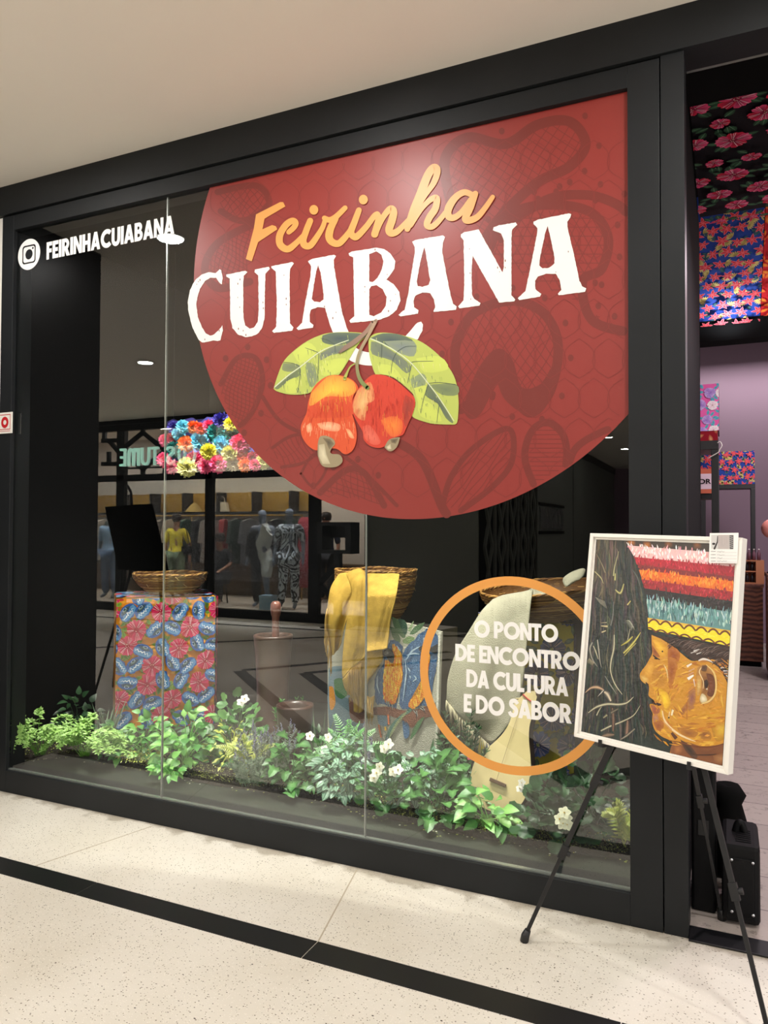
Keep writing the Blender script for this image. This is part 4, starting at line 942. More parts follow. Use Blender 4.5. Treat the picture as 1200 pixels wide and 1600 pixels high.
b = MB(); b.hexa([pf(.02, .02, -.038), pf(PW-.02, .02, -.038), pf(PW-.02, PH-.02, -.038), pf(.02, PH-.02, -.038), pf(.02, .02, -.0135), pf(PW-.02, .02, -.0135), pf(PW-.02, PH-.02, -.0135), pf(.02, PH-.02, -.0135)]); b.build('backing_board', 'dull_black', pic)
# caption card hung over the frame's top edge
cP = lambda p: C(1020, 820, 7.059, p)
q = [at_pl(x, y, PB+pn*.003, pn) for x, y in cP([(618, 420), (932, 427), (945, 88), (628, 92)])]
card = thing('caption_card', 'white paper card with printed photo and handwriting at the top corner of the painting', 'card', (q[0]+q[1])/2)
def kf(x, y, w=0): return at_pl(*cP([(x, y)])[0], PB+pn*(.003+w), pn)
b = MB(); b.hexa([v-pn*.0008 for v in q]+q); b.build('card_paper', 'vinyl_white', card)
a = Art(lambda x, y, w: kf(x, y, .0003+w), None, 2e-5)
a.poly([(645, 112), (890, 112), (888, 268), (645, 264)], (206, 204, 202)); a.poly([(720, 112), (842, 112), (842, 266), (720, 266)], (188, 178, 176)); a.poly([(845, 115), (890, 115), (888, 268), (848, 268)], (96, 92, 92))
a.rib([(715, 125), (712, 190), (680, 262)], [8, 14, 22], (60, 56, 56)); a.poly(ell(672, 210, 18, 12, 14), (40, 38, 38)); 
for k in range(14): x = R(722, 838); a.rib([(x, R(120, 180)), (x+R(-6, 6), R(190, 262))], [1, 3, 1], rng.choice([(160, 150, 150), (210, 200, 198), (140, 134, 134)]), caps=False)
for k in range(6): a.rib([(850, 130+k*22), (884, 140+k*22)], 5, (200, 198, 196), caps=False)
for k, y in enumerate((293, 328, 363, 398)):
    for j in range(7): a.rib([(640+j*8, y+k), (645+j*8, y+k)], 7, (90, 88, 90), caps=False)
    a.rib(smooth([(708+j*12, y+2+R(-6, 6)) for j in range(int(R(6, 14)))], 3), 2, (70, 70, 84), caps=False); a.rib([(706, y+10), (925, y+12)], 1.6, (120, 118, 120), caps=False)
a.build('card_print', 'vcol', card)
# easel
eas = thing('display_easel', 'black metal tripod easel carrying the painting in front of the shop', 'easel', (-.29, -.33, 0))
FL, FR_, FB = at_z(819, 1466, .012), at_z(1203, 1622, .012), at_z(1128, 1432, .012)
AP = at_y(1040, 985, -.235)
def leg(foot, top, w0, w1, cut, name='leg'):
    f, t = Vector(foot), Vector(top); d = (t-f).normalized(); L = (t-f).length
    b = MB(); m1 = f+d*L*cut[0]; m2 = f+d*L*cut[1]
    b.bar(f+d*.02, m1+d*.02, w0*.78, w0*.62, (0, 1, .3)); b.bar(m1, m2+d*.02, w0, w0*.8, (0, 1, .3)); b.bar(m2, t, w1, w1*.8, (0, 1, .3))
    o = b.build(name, 'easel', eas, bevel=.001)
    b = MB(); b.tube([f-Vector((0, 0, .011)), f+d*.012, f+d*.035], [.0155, .0155, .011], 12); b.build('rubber_foot', 'easel', o)
    for k, m in enumerate((m1, m2)):
        b = MB(); b.bar(m-d*.006, m+d*.045, w0*1.45, w0*1.3, (0, 1, .3)); 
        x = d.cross(Vector((0, 1, .3))).normalized(); b.tube([m+d*.02, m+d*.02-x*.026], [.009, .011], 8); b.build('clamp_collar', 'easel', o, bevel=.001)
    return d
dL = leg(FL, AP+Vector((.0, 0, .02)), .0175, .0225, (.27, .5)); dR = leg(FR_, AP+Vector((.012, 0, .02)), .0175, .0225, (.30, .62)); leg(FB, AP+Vector((.0, .03, .02)), .015, .018, (.40, .66))
b = MB(); b.bar(AP+Vector((-.02, .01, -.01)), AP+Vector((.03, .01, .07)), .05, .03, (0, 1, 0)); b.build('leg_hub', 'easel', eas, bevel=.003)
for s, f, d in ((-1, FL, dL), (1, FR_, dR)):
    uu = .20 if s < 0 else PW-.20
    base = pf(uu, -.012, -.05); tt = (base.z-f.z)/d.z; on = f+d*tt
    uL = (on-PB).dot(pu); u0 = min(max(uL, .03), PW-.03)
    tip = pf(u0, -.006, .008); b = MB(); b.bar(on, pf(u0, -.008, .004), .016, .010, (0, 0, 1)); b.bar(pf(u0, -.008, .004), pf(u0, .012, .006), .012, .006, (0, 1, 0)); b.build('support_peg', 'easel', eas)

# ------------------------------------------------------------------ printed flowers
def hib(a, cx, cy, r, rot, cs, rng, n=5, white=True, squash=1, dark=None):
    """cs = inner, mid, edge colours"""
    for k in range(n):
        t = rot+2*math.pi*k/n+rng.uniform(-.15, .15); L = r*rng.uniform(.85, 1.1); W = r*.98
        d = (math.cos(t), math.sin(t)); e = (-d[1], d[0]); pts = []
        for (x, y) in ((.05, -.08), (.3, -.3), (.62, -.5), (.9, -.42), (.86, -.2), (1.0, -.05), (.9, .1), (.97, .3), (.78, .5), (.4, .36), (.05, .08)):
            pts.append((cx+d[0]*x*L+e[0]*y*W, cy+(d[1]*x*L+e[1]*y*W)*squash))
        c1 = cs[k % 2+1]
        a.fan(cx+d[0]*.35*L, cy+d[1]*.35*L*squash, pts, cs[0], [cs[0]]+[c1]*9+[cs[0]])
        if white:
            for q in range(4):
                o = rng.uniform(-.28, .28); 
                a.rib([(cx+d[0]*.25*L+e[0]*o*.4*W, cy+(d[1]*.25*L+e[1]*o*.4*W)*squash), (cx+d[0]*.9*L+e[0]*o*W*1.2, cy+(d[1]*.9*L+e[1]*o*W*1.2)*squash)], [r*.012, r*.06, r*.02], (246, 214, 222), new=(q == 0), caps=False)
    a.fan(cx, cy, ell(cx, cy, r*.16, r*.16*squash, 10), dark or cs[0], cs[0])
    for k in range(6): t = rng.uniform(0, 6.28); a.fan(cx+math.cos(t)*r*.13, cy+math.sin(t)*r*.13*squash, ell(cx+math.cos(t)*r*.13, cy+math.sin(t)*r*.13*squash, r*.03, r*.03, 6), (250, 226, 200), (250, 226, 200), new=(k == 0))
def pansy(a, cx, cy, r, rot, rng):
    ca, sa = math.cos(rot), math.sin(rot)
    T = lambda p: [(cx+(x*ca-y*sa)*r, cy+(x*sa+y*ca)*r) for x, y in p]
    a.fan(cx, cy, T([(-.95, -.1), (-.85, -.5), (-.55, -.68), (-.3, -.62), (0, -.75), (.35, -.62), (.7, -.66), (.95, -.35), (1.0, .05), (.8, .35), (.5, .52), (.1, .62), (-.4, .55), (-.75, .35)]), (40, 62, 120), (52, 92, 162))
    a.fan(cx, cy, T([(-.9, -.1), (-.8, -.45), (-.3, -.56), (.3, -.56), (.8, -.42), (.94, 0), (.6, .1), (.2, .04), (-.3, .1), (-.6, .02)]), (56, 96, 150), (96, 150, 196))
    z = [(-.8, -.12)]
    x_ = -.72
    while x_ < .78: z.append((x_, rng.uniform(-.40, -.24) if len(z) % 2 else rng.uniform(-.22, .02))); x_ += rng.uniform(.07, .2)
    a.rib(T(z), [r*.02, r*.09, r*.11, r*.08, r*.02], (240, 244, 246), caps=False)
    a.fan(*T([(0, .22)])[0], T(ell(0, .2, .55, .2, 16)), (70, 92, 70), (36, 58, 108))
    for k in range(5): a.rib(T([(-.4+k*.2, .38), (-.5+k*.25, .05)]), [r*.05, r*.02], (98, 120, 84), new=(k == 0), caps=False)
    for k in range(9): t = k*.7; a.fan(*T([(.05+math.cos(t)*.2, .34+math.sin(t)*.12)])[0], T(ell(.05+math.cos(t)*.2, .34+math.sin(t)*.12, .035, .035, 6)), (206, 222, 240), (206, 222, 240), new=(k == 0))
def lily(a, cx, cy, r, rot, rng, c=(176, 24, 44), edge=(240, 150, 150), n=6, squash=1):
    for k in range(n):
        t = rot+2*math.pi*k/n+rng.uniform(-.2, .2); L = r*rng.uniform(.75, 1.1); d = (math.cos(t), math.sin(t)); e = (-d[1], d[0])
        f = lambda q: [(cx+(d[0]*x*L+e[0]*y*L), cy+(d[1]*x*L+e[1]*y*L)*squash) for x, y in q]
        a.poly(f([(0, -.07), (.35, -.23), (.7, -.17), (1.06, 0), (.7, .17), (.35, .23), (0, .07)]), edge)
        a.fan(*f([(.45, 0)])[0], f([(.02, -.04), (.35, -.17), (.7, -.11), (.98, 0), (.7, .11), (.35, .17), (.02, .04)]), c, (200, 34, 54))
        a.rib(f([(.1, 0), (.75, .02)]), [r*.05, r*.015], (236, 110, 96), caps=False)
def lf(a, cx, cy, L, W, rot, c0, c1, vein=None, new=True):
    d = (math.cos(rot), math.sin(rot)); e = (-d[1], d[0])
    f = lambda q: [(cx+d[0]*x*L+e[0]*y*W, cy+d[1]*x*L+e[1]*y*W) for x, y in q]
    a.fan(*f([(.45, 0)])[0], f([(0, 0), (.2, -.35), (.5, -.5), (.8, -.3), (1, 0), (.8, .3), (.5, .5), (.2, .35)]), c0, c1, new)
    if vein: a.rib(f([(.05, 0), (.9, 0)]), [W*.07, W*.02], vein, caps=False)
def spread(w, h, step, rng, j=.3, shift=True):
    out = []; ny = int(h/step)+2; nx = int(w/step)+2
    for iy in range(-1, ny):
        for ix in range(-1, nx):
            out.append(((ix+(.5 if (iy % 2 and shift) else 0)+rng.uniform(-j, j))*step, (iy+rng.uniform(-j, j))*step))
    return out
def cloth_orange(a, w, h, rng, s=.105):
    a.poly([(0, 0), (w, 0), (w, h), (0, h)], (236, 146, 34))
    pts = spread(w, h, s, rng, .16)
    for x, y in pts:
        for k in range(4): t = rng.uniform(0, 6.3); lf(a, x+math.cos(t)*s*.4, y+math.sin(t)*s*.4, s*.45, s*.24, t, (92, 134, 50), (140, 170, 60), (70, 104, 44))
    for x, y in spread(w, h, s*.6, rng, .4): lf(a, x, y, s*.3, s*.2, rng.uniform(0, 6.3), (240, 176, 60), (236, 150, 36))
    for k, (x, y) in enumerate(pts):
        if (k*7+k//3) % 2: hib(a, x, y, s*.60, rng.uniform(0, 6), ((150, 16, 52), (212, 44, 96), (190, 26, 66)), rng)
        else: pansy(a, x, y, s*.57, rng.uniform(-1.2, 1.2)+rng.choice([0, 1.57, 3.1]), rng)
def cloth_blue(a, w, h, rng, s=.1, sq=1):
    a.poly([(0, 0), (w, 0), (w, h), (0, h)], (34, 60, 138))
    pts = spread(w, h, s, rng, .18)
    for x, y in pts:
        t0 = rng.uniform(0, 6.3)
        for k in range(7): lf(a, x+s*.42*math.cos(t0), y+s*.42*math.sin(t0), s*.5, s*.13, t0+(k-3)*.35, (214, 196, 120), (188, 164, 96), None, new=(k == 0))
        t0 += 2.4
        for k in range(3): lf(a, x+s*.4*math.cos(t0), y+s*.4*math.sin(t0), s*.4, s*.16, t0+(k-1)*.6, (70, 104, 104), (50, 84, 100), None, new=(k == 0))
    for x, y in pts: lily(a, x, y, s*.50, rng.uniform(0, 6), rng, (150, 16, 40), (226, 120, 130), squash=sq)
def cloth_black(a, w, h, rng, s=.19):
    a.poly([(0, 0), (w, 0), (w, h), (0, h)], (14, 10, 16))
    for x, y in spread(w, h, s, rng, .16):
        for k in range(5): t = rng.uniform(0, 6.3); lf(a, x+math.cos(t)*s*.28, y+math.sin(t)*s*.28, s*.36, s*.2, t+rng.uniform(-.5, .5), (58, 100, 66), (28, 56, 40), (112, 150, 116))
        r = s*rng.choice([.36, .42, .24]); hib(a, x, y, r, rng.uniform(0, 6), ((120, 10, 50), (226, 70, 120), (206, 30, 64)), rng)
def cloth_yellow(a, w, h, rng, s=.15):
    a.poly([(0, 0), (w, 0), (w, h), (0, h)], (222, 204, 36))
    pts = spread(w, h, s, rng, .2)
    for x, y in pts:
        for k in range(5): t = rng.uniform(0, 6.3); lf(a, x+math.cos(t)*s*.4, y+math.sin(t)*s*.4, s*.32, s*.15, t, (150, 176, 120), (66, 100, 62), (44, 66, 46))
    for k, (x, y) in enumerate(pts): hib(a, x, y, s*.4, rng.uniform(0, 6), ((28, 36, 84), (70, 96, 160), (52, 74, 140)), rng, 6, True, 1, (190, 200, 90))
def cloth_pink(a, w, h, rng, s=.13):
    a.poly([(0, 0), (w, 0), (w, h), (0, h)], (236, 104, 176))
    pts = spread(w, h, s, rng, .2)
    for x, y in pts:
        for k in range(4): t = rng.uniform(0, 6.3); lf(a, x+math.cos(t)*s*.35, y+math.sin(t)*s*.35, s*.42, s*.2, t, (70, 150, 176), (110, 190, 206))
    for k, (x, y) in enumerate(pts):
        if k % 3 == 0: hib(a, x, y, s*.42, rng.uniform(0, 6), ((150, 110, 200), (206, 180, 236), (180, 150, 220)), rng, 6)
        else: hib(a, x, y, s*.4, rng.uniform(0, 6), ((240, 206, 220), (252, 250, 250), (250, 240, 246)), rng, 5, False, 1, (120, 110, 60))

# ------------------------------------------------------------------ shop seen through the doorway
def canopy(name, label, o, ud, vd, w, h, fn, seed, cat='ceiling fabric'):
    o, ud, vd = Vector(o), Vector(ud).normalized(), Vector(vd).normalized(); n = ud.cross(vd)
    if n.z > 0: n = -n
    t = thing(name, label, cat, o)
    b = MB(); b.hexa([o+n*-.02, o+ud*w-n*.02, o+ud*w+vd*h-n*.02, o+vd*h-n*.02, o-n*.001, o+ud*w-n*.001, o+ud*w+vd*h-n*.001, o+vd*h-n*.001]); b.build('canopy_frame', 'dull_black', t)
    a = Art(lambda u, v, q: o+ud*u+vd*v+n*(.0003+q), (0, 0, w, h), 2e-5); fn(a, w, h, random.Random(seed)); a.build('printed_cloth', 'fabric', t)
canopy('fabric_canopy', 'black fabric ceiling panel printed with large pink hibiscus flowers', (-.14, .63, 3.45), (1, 0, 0), (0, 1, .02), 2.2, 1.42, lambda a, w, h, r: cloth_black(a, w, h, r, .2), 3)
canopy('fabric_canopy', 'sloping blue fabric ceiling panel printed with red lilies', (-.5, 2.22, 3.68), (1, 0, 0), (0, 1.0, -.56), .74, 1.15, lambda a, w, h, r: cloth_blue(a, w, h, r, .095), 5)
canopy('fabric_canopy', 'sloping red and yellow patterned fabric panel beside the blue one', (.245, 2.22, 3.68), (1, 0, 0), (0, 1.0, -.56), .9, 1.15,
       lambda a, w, h, r: (a.poly([(0, 0), (w, 0), (w, h), (0, h)], (176, 24, 34)), [lf(a, x, y, .07, .035, r.uniform(0, 6), (232, 150, 50), (206, 60, 40)) for x, y in spread(w, h, .06, r)]), 6)
# a printed cloth hanging inside the door post
b = MB(); t = thing('hanging_cloth', 'narrow strip of yellow and blue printed cloth hanging inside the door post', 'cloth', at_y(1076, 555, 1.5))
N0 = 14
a = Art(lambda u, v, q: Vector((0, 0, 0)), None)
z0, z1 = at_y(1076, 556, 1.5).z, at_y(1076, 415, 1.5).z; xr = at_y(1083, 500, 1.5).x
for k in range(N0):
    for j in range(8):
        za, zc = z0+(z1-z0)*k/N0, z0+(z1-z0)*(k+1)/N0
        f = lambda q, z: (xr-.11+.11*q*(1-.5*max(0, (z-z0)/(z1-z0)-.3)), 1.5+.02*math.sin(q*14+z*3), z+(.04*(1-q) if z == z0 else 0))
        c = rng.choice([(232, 206, 40), (240, 220, 70), (60, 90, 180), (232, 206, 40), (230, 230, 220)]) if k > 2 else (190, 130, 70)
        b.face([f(j/8, za), f((j+1)/8, za), f((j+1)/8, zc), f(j/8, zc)], lin(c))
b.build('printed_cloth', 'fabric', t, solid=.004)
b = MB(); b.tube([(xr-.08, 1.5, z1-.02), (xr-.08, 1.5, 3.44)], .004, 6); b.build('hanging_wire', 'easel', t)
# black steel display stands with floral boxes
def stand(px0, px1, pyt, y, label, dep=.45, zb=0):
    A, B_ = at_y(px0, pyt, y), at_y(px1, pyt, y); t = thing('display_stand', label, 'display stand', ((A.x+B_.x)/2, y+dep/2, zb)); z = A.z; w = .045
    b = MB(); b.box((A.x, y, z-.075), (B_.x, y+dep, z)); b.build('stand_top', 'easel', t, bevel=.003)
    for x in (A.x+w/2, B_.x-w/2):
        for yy in (y+w/2, y+dep-w/2):
            b = MB(); b.box((x-w/2, yy-w/2, zb), (x+w/2, yy+w/2, z-.076)); b.build('leg', 'easel', t, bevel=.002)
    return t
stand(1020, 1122.5, 689, 2.5, 'tall black steel stand with the pink floral box on top', .4)
def fbox(c0, c1, label, fn, seed, extra=None, name='floral_box'):
    (x0, y0, z0), (x1, y1, z1) = c0, c1; t = thing(name, label, 'box', ((x0+x1)/2, (y0+y1)/2, z0))
    b = MB(); b.box((x0, y0, z0), (x1, y1, z1), lin((60, 30, 40))); b.build('box_body', 'vcol', t)
    a = Art(lambda u, v, q: (x0+u, y0-.0004-q, z0+v), (0, 0, x1-x0, z1-z0), 2e-5); fn(a, x1-x0, z1-z0, random.Random(seed)); a.build('printed_cloth', 'fabric', t)
    return t
p0, p1 = at_y(1050, 676, 2.5), at_y(1123, 599, 2.5)
zt = at_y(1100, 689, 2.5).z
fbox((p0.x, 2.5, p0.z), (p1.x, 2.86, p1.z), 'upright pink box printed with white and lilac flowers', lambda a, w, h, r: cloth_pink(a, w, h, r, .09), 4)
fbox((p0.x, 2.5, zt+.001), (p1.x-.008, 2.86, p0.z-.001), 'low dark red printed box under the pink flowered box', lambda a, w, h, r: (a.poly([(0, 0), (w, 0), (w, h), (0, h)], (140, 16, 34)), [lf(a, x, y, .06, .03, r.uniform(0, 6), (206, 160, 110), (160, 60, 50)) for x, y in spread(w, h, .08, r)]), 5)
p0, p1 = at_y(1040, 772, 3.3), at_y(1114, 709, 3.3)
t = fbox((p0.x, 3.3, p0.z), (p1.x, 3.6, p1.z), 'blue flowered box with a lettered pale sign behind the front steel stand', lambda a, w, h, r: (cloth_blue(a, w, h, r, .088), a.poly([(0, 0), (w, 0), (w, h*.62), (0, h*.62)], (206, 110, 84))), 8)
s0, s1 = at_y(1060, 765, 3.29), at_y(1114, 740, 3.29)
b = MB(); b.box((s0.x, 3.285, s0.z), (s1.x, 3.298, s1.z)); b.build('sign_board', mat('pale_pink_board', (232, 206, 220), .6), t)
q0, q1 = at_y(1062, 757, 3.28), at_y(1111, 748, 3.28)
b = MB(); text_on(b, 'L AMOR', lambda u, v, w: (q0.x+(q1.x-q0.x)*u, 3.284-w, q0.z+(q1.z-q0.z)*v), .02, 1, -.001); b.build('sign_lettering', 'dull_black', t)
# support for that box
b = MB(); x0, x1, z = p0.x, p1.x, p0.z
t = thing('display_stand', 'low black stand under the lettered blue box', 'display stand', ((x0+x1)/2, 3.45, 0)); b.box((x0, 3.3, z-.04), (x1, 3.6, z-.001)); b.build('stand_top', 'easel', t)
for x in (x0+.02, x0+.12):
    b = MB(); b.box((x-.02, 3.4, 0), (x+.02, 3.44, z-.041)); b.build('leg', 'easel', t)
t = thing('round_tag', 'round grey tag hanging in front of the lettered blue box', 'tag', at_y(1078, 752, 3.25)); b = MB(); c = at_y(1078, 740, 3.25)
b.poly([ell(0, 0, .075, .066, 24)], lambda u, v, w: (c.x+u, 3.25+w, c.z+v), .006); b.build('tag_disc', mat('grey_card', (150, 140, 138), .7), t)
b = MB(); b.tube([(c.x, 3.253, c.z+.066), (c.x, 3.253, zt+.25)], .0015, 5); b.build('string', 'easel', t)
# clothes hanger on the front stand's corner
t = thing('wire_hanger', 'white wire hanger hooked at the corner of the front stand', 'hanger', at_y(1124, 705, 2.48)); b = MB()
b.tube([at_y(x, y, 2.47) for x, y in smooth([(1121, 692), (1125, 690), (1128, 696), (1124, 703), (1122, 707), (1106, 716)], 4)], .003, 6); b.build('wire', 'white_paint', t)
# wooden counters and what stands on them
def counter(px0, px1, pyt, y, dep, label):
    A, B_ = at_y(px0, pyt, y), at_y(px1, pyt, y); z = A.z
    t = thing('wooden_counter', label, 'counter', ((A.x+B_.x)/2, y+dep/2, 0))
    b = MB(); b.box((A.x, y, .06), (B_.x, y+dep, z-.04)); b.build('counter_body', 'wood_counter', t)
    b = MB(); b.box((A.x-.01, y-.01, z-.04), (B_.x+.01, y+dep, z)); b.build('worktop', 'wood_counter', t, bevel=.002)
    b = MB(); b.box((A.x+.02, y+.03, 0), (B_.x-.02, y+dep-.03, .06)); b.build('plinth', 'dull_black', t)
    return z, A.x, B_.x
zc, xa, xb = counter(1060, 1192, 909, 6.2, .8, 'dark striped wooden counter with a bottle rack on top')
stand(1095, 1180, 754.5, 6.52, 'black steel stand on the dark counter with the blue floral box on top', .3, zc+.001)
p0, p1 = at_y(1121, 752.5, 6.52), at_y(1179, 704, 6.52); zt = at_y(1150, 756.80, 6.52).z
fbox((p0.x, 6.52, zt+.001), (p1.x, 6.80, p1.z), 'blue box printed with red lilies on the rear steel stand', lambda a, w, h, r: cloth_blue(a, w, h, r, .088), 7)
zc2, xc, xd = counter(1199.5, 1290, 897, 5.4, .5, 'wooden counter nearer the door at the right edge of the picture')
p0, p1 = at_y(1168, 908, 6.25), at_y(1194, 876, 6.25)
t = thing('bottle_rack', 'small wooden rack holding bottles on the dark counter', 'rack', ((p0.x+p1.x)/2, 6.35, zc+.001)); xm = at_y(1181, 890, 6.25).x; zz = p1.z
b = MB(); b.box((xm, 6.25, zc+.001), (p1.x, 6.45, zz)); b.box((p0.x-.1, 6.43, zc+.001), (xm-.001, 6.45, zz)); b.box((p0.x-.1, 6.25, zc+.001), (xm-.001, 6.429, zc+.012)); b.box((p0.x-.1, 6.25, (zc+zz)/2), (xm-.001, 6.429, (zc+zz)/2+.012)); b.box((p0.x-.1, 6.25, zz-.012), (xm-.001, 6.429, zz)); b.build('rack_frame', mat('light_oak', (176, 112, 76), .5), t)
def bottle(c, h, r, col, label, grp):
    t = thing('bottle', label, 'bottle', c, grp); b = MB(); b.lathe([(0, 0), (r, 0), (r, h*.6), (r*.4, h*.78), (r*.38, h*.95), (0, h*.95)], c, 12, lin(col)); b.build('bottle_glass', 'vcol', t)
    b = MB(); b.lathe([(r*.45, h*.93), (r*.45, h), (0, h)], c, 10, lin((220, 214, 206))); b.build('cap', 'vcol', t)
for j, z in enumerate((zc+.0125, (zc+zz)/2+.0125)):
    for k in range(3): bottle((xm-.035-k*.05, 6.33, z), (zz-zc)/2-.03, .02, (34, 26, 30), 'dark bottle in the wooden rack, %s shelf' % ('lower' if j == 0 else 'upper'), 'bottles in the rack, %s shelf' % ('lower' if j == 0 else 'upper'))
for k in range(4): bottle((xm+.035-k*.05, 6.35, zz+.001), .125, .019, (110, 70, 84), 'purple bottle with white cap standing on the wooden rack', 'bottles on top of the rack')
c = at_y(1206, 826, 5.6); t = thing('pink_ball_ornament', 'round pink ornament at the right edge above the counter', 'ornament', (c.x, 5.6, zc2+.001))
b = MB(); b.lathe([(.001, -.10)]+[(.10*math.cos(x*math.pi/12), .10*math.sin(x*math.pi/12)) for x in range(-5, 6)]+[(.001, .10)], c, 24); b.build('ball', 'pink', t)
b = MB(); b.lathe([(.06, zc2+.001-c.z), (.02, zc2+.03-c.z), (.012, -.098)], c, 14); b.build('ornament_foot', 'easel', t)
# black gear beside the door post
def speaker(x0, x1, y0, y1, z1, label):
    t = thing('loudspeaker', label, 'speaker', ((x0+x1)/2, (y0+y1)/2, .009)); b = MB(); b.box((x0, y0, .009), (x1, y1, z1)); b.build('cabinet', 'speaker', t, bevel=.018)
    b = MB(); b.box((x0+.02, y0-.006, .05), (x1-.02, y0+.002, z1-.05)); b.build('grille', 'speaker', t, bevel=.006)
    for x in (x0+.035, x1-.025):
        for z in (.055, z1-.06):
            b = MB(); b.lathe([(.0055, 0), (.004, .002), (.001, .0025)], (x, y0-.006, z), 10, axis=Matrix.Rotation(math.pi/2, 3, 'X')); b.build('screw', 'screw', t)
    for k in range(7):
        b = MB(); b.box((x0+.05, y0+.03+k*.02, z1), (x1-.03, y0+.038+k*.02, z1+.003)); b.build('vent_rib', 'speaker', t)
    b = MB(); b.tube(smooth([(x0+.05, (y0+y1)/2, z1-.005), (x0+.06, (y0+y1)/2, z1+.03), (x1-.06, (y0+y1)/2, z1+.03), (x1-.05, (y0+y1)/2, z1-.005)], 5), .014, 8); b.build('handle', 'speaker', t)
s0 = at_y(1128, 1462, .13); s1 = at_y(1189, 1462, .13)
speaker(s0.x, s1.x, .14, .42, at_y(1160, 1322, .13).z, 'black loudspeaker box with bright screws behind the easel leg')
t = thing('black_cloth_bundle', 'black cloth bundle behind the loudspeaker', 'bag', (0, .60, .001)); b = MB()
b.lathe([(.001, 0), (.07, .01), (.08, .10), (.075, .22), (.05, .31), (.07, .35), (.045, .39), (.001, .38)], (0, .60, .001), 20, jit=.12, rng=random.Random(3))
b.build('bundle', 'dull_black', t)
t = thing('equipment_case', 'tall black case standing against the inside of the door post', 'case', (-.085, .35, .001)); b = MB(); b.box((-.134, .2, .001), (-.045, .5, .66)); b.build('case_body', 'speaker', t, bevel=.01)
b = MB(); b.box((-.11, .196, .30), (-.07, .2, .36)); b.build('latch', 'easel', t, bevel=.001)

# ------------------------------------------------------------------ things standing in the shop window
FZ = .12
def vbox(name, label, A, B_, dep, ztop, zbot, fn, seed, body, cat='box'):
    """upright box: front face from A to B_ (left to right, xy), covered with printed cloth"""
    A, B_ = Vector((A[0], A[1], 0)), Vector((B_[0], B_[1], 0)); u = (B_-A).normalized(); w = (B_-A).length
    bk = Vector((-u.y, u.x, 0)); h = ztop-zbot; up = Vector((0, 0, 1)); o = A+up*zbot
    t = thing(name, label, cat, (A+B_)/2+bk*dep/2+up*zbot)
    b = MB(); b.hexa([o, o+u*w, o+u*w+bk*dep, o+bk*dep, o+up*h, o+u*w+up*h, o+u*w+bk*dep+up*h, o+bk*dep+up*h]); b.build('box_body', mat('box_'+name, body, .7), t, bevel=.004)
    a = Art(lambda x, y, q: o+u*x+up*y-bk*(.0012+q), (0, 0, w, h), 2e-5); fn(a, w, h, random.Random(seed)); a.build('front_print', 'fabric', t)
    a = Art(lambda x, y, q: o+u*w+bk*x+up*y+u*(.0012+q), (0, 0, dep, h), 2e-5); fn(a, dep, h, random.Random(seed+1)); a.build('side_print', 'fabric', t)
    a = Art(lambda x, y, q: o+u*x+bk*y+up*(h+.0012+q), (0, 0, w, dep), 2e-5); fn(a, w, dep, random.Random(seed+2)); a.build('top_print', 'fabric', t)
    return t, o, u, bk, w
zt = 1.035
A, B_ = at_z(182, 936, zt), at_z(336, 931.5, zt)
vbox('floral_box', 'tall box covered in orange cloth with red and blue flowers, under the open straw basket', A, B_, .40, zt, FZ, lambda a, w, h, r: cloth_orange(a, w, h, r, .118), 31, (226, 140, 40))
boxc = (A+B_)/2
zy = .985
A2, B2 = at_z(752, 972, zy), at_z(896, 974, zy)
vbox('floral_box', 'box in yellow cloth with grey blue flowers behind the slogan, below the wide basket', A2, B2, .40, zy, FZ, lambda a, w, h, r: cloth_yellow(a, w, h, r, .19), 37, (200, 184, 40))
# macaw rug hung over a box
zm = .925; B3 = at_y(690, 987, .74); u3 = Vector((math.cos(.24), -math.sin(.24), 0)); bk3 = Vector((-u3.y, u3.x, 0)); n3 = -bk3; up = Vector((0, 0, 1))
A3 = at_pl(512, 1000, B3, n3); W3 = (B3-A3).dot(u3); h3 = at_pl(512, 945, B3, n3).z-FZ
o3 = Vector((B3.x, B3.y, FZ))-u3*W3
def rf(u, v, q=0): return o3+u3*u+up*v+n3*q
t = thing('draped_box', 'dark box behind the macaw rug carrying the basket with the yellow shawl', 'box', rf(W3*.42, 0, -.2))
w0, w1, hb_ = .06, W3-.17, zm-FZ
mb_ = MB(); mb_.hexa([rf(w0, 0, -.012), rf(w1, 0, -.012), rf(w1, 0, -.42), rf(w0, 0, -.42), rf(w0, hb_, -.012), rf(w1, hb_, -.012), rf(w1, hb_, -.42), rf(w0, hb_, -.42)]); mb_.build('box_body', mat('dark_cloth_box', (40, 34, 30), .8), t)
rug = thing('macaw_rug', 'tufted wall rug showing two blue and yellow macaws on a branch', 'rug', rf(W3/2, 0))
def RP(l):
    out = []
    for x, y in l:
        d = at_pl(x, y, o3, n3)-o3; out.append((d.dot(u3), d.dot(up)))
    return out
RQ = RP([(512, 940), (605, 966), (690.5, 987), (684, 1190), (512, 1175)])
b = MB(); b.poly([RQ], lambda u, v, w: rf(u, v, w), .010); b.build('rug_backing', mat('rug_backing', (196, 192, 176), .9), rug)
rng = random.Random(8); R = rng.uniform
a = Art(lambda u, v, q: rf(u, v, .0006+q), None, 3e-5)
a.poly(RQ, (190, 188, 174))
cR = lambda p: RP(C(570, 930, 6.4, p))
def rblob(p, c, c1=None, own=None):
    q = smooth(p+[p[0]], 4)[:-1]; cx = sum(e[0] for e in q)/len(q); cy = sum(e[1] for e in q)/len(q)
    q = [(cx+(e[0]-cx)*R(.96, 1.04), cy+(e[1]-cy)*R(.96, 1.04)) for e in q]
    a.poly(q, c) if c1 is None else a.fan(cx, cy, q, c, c1)
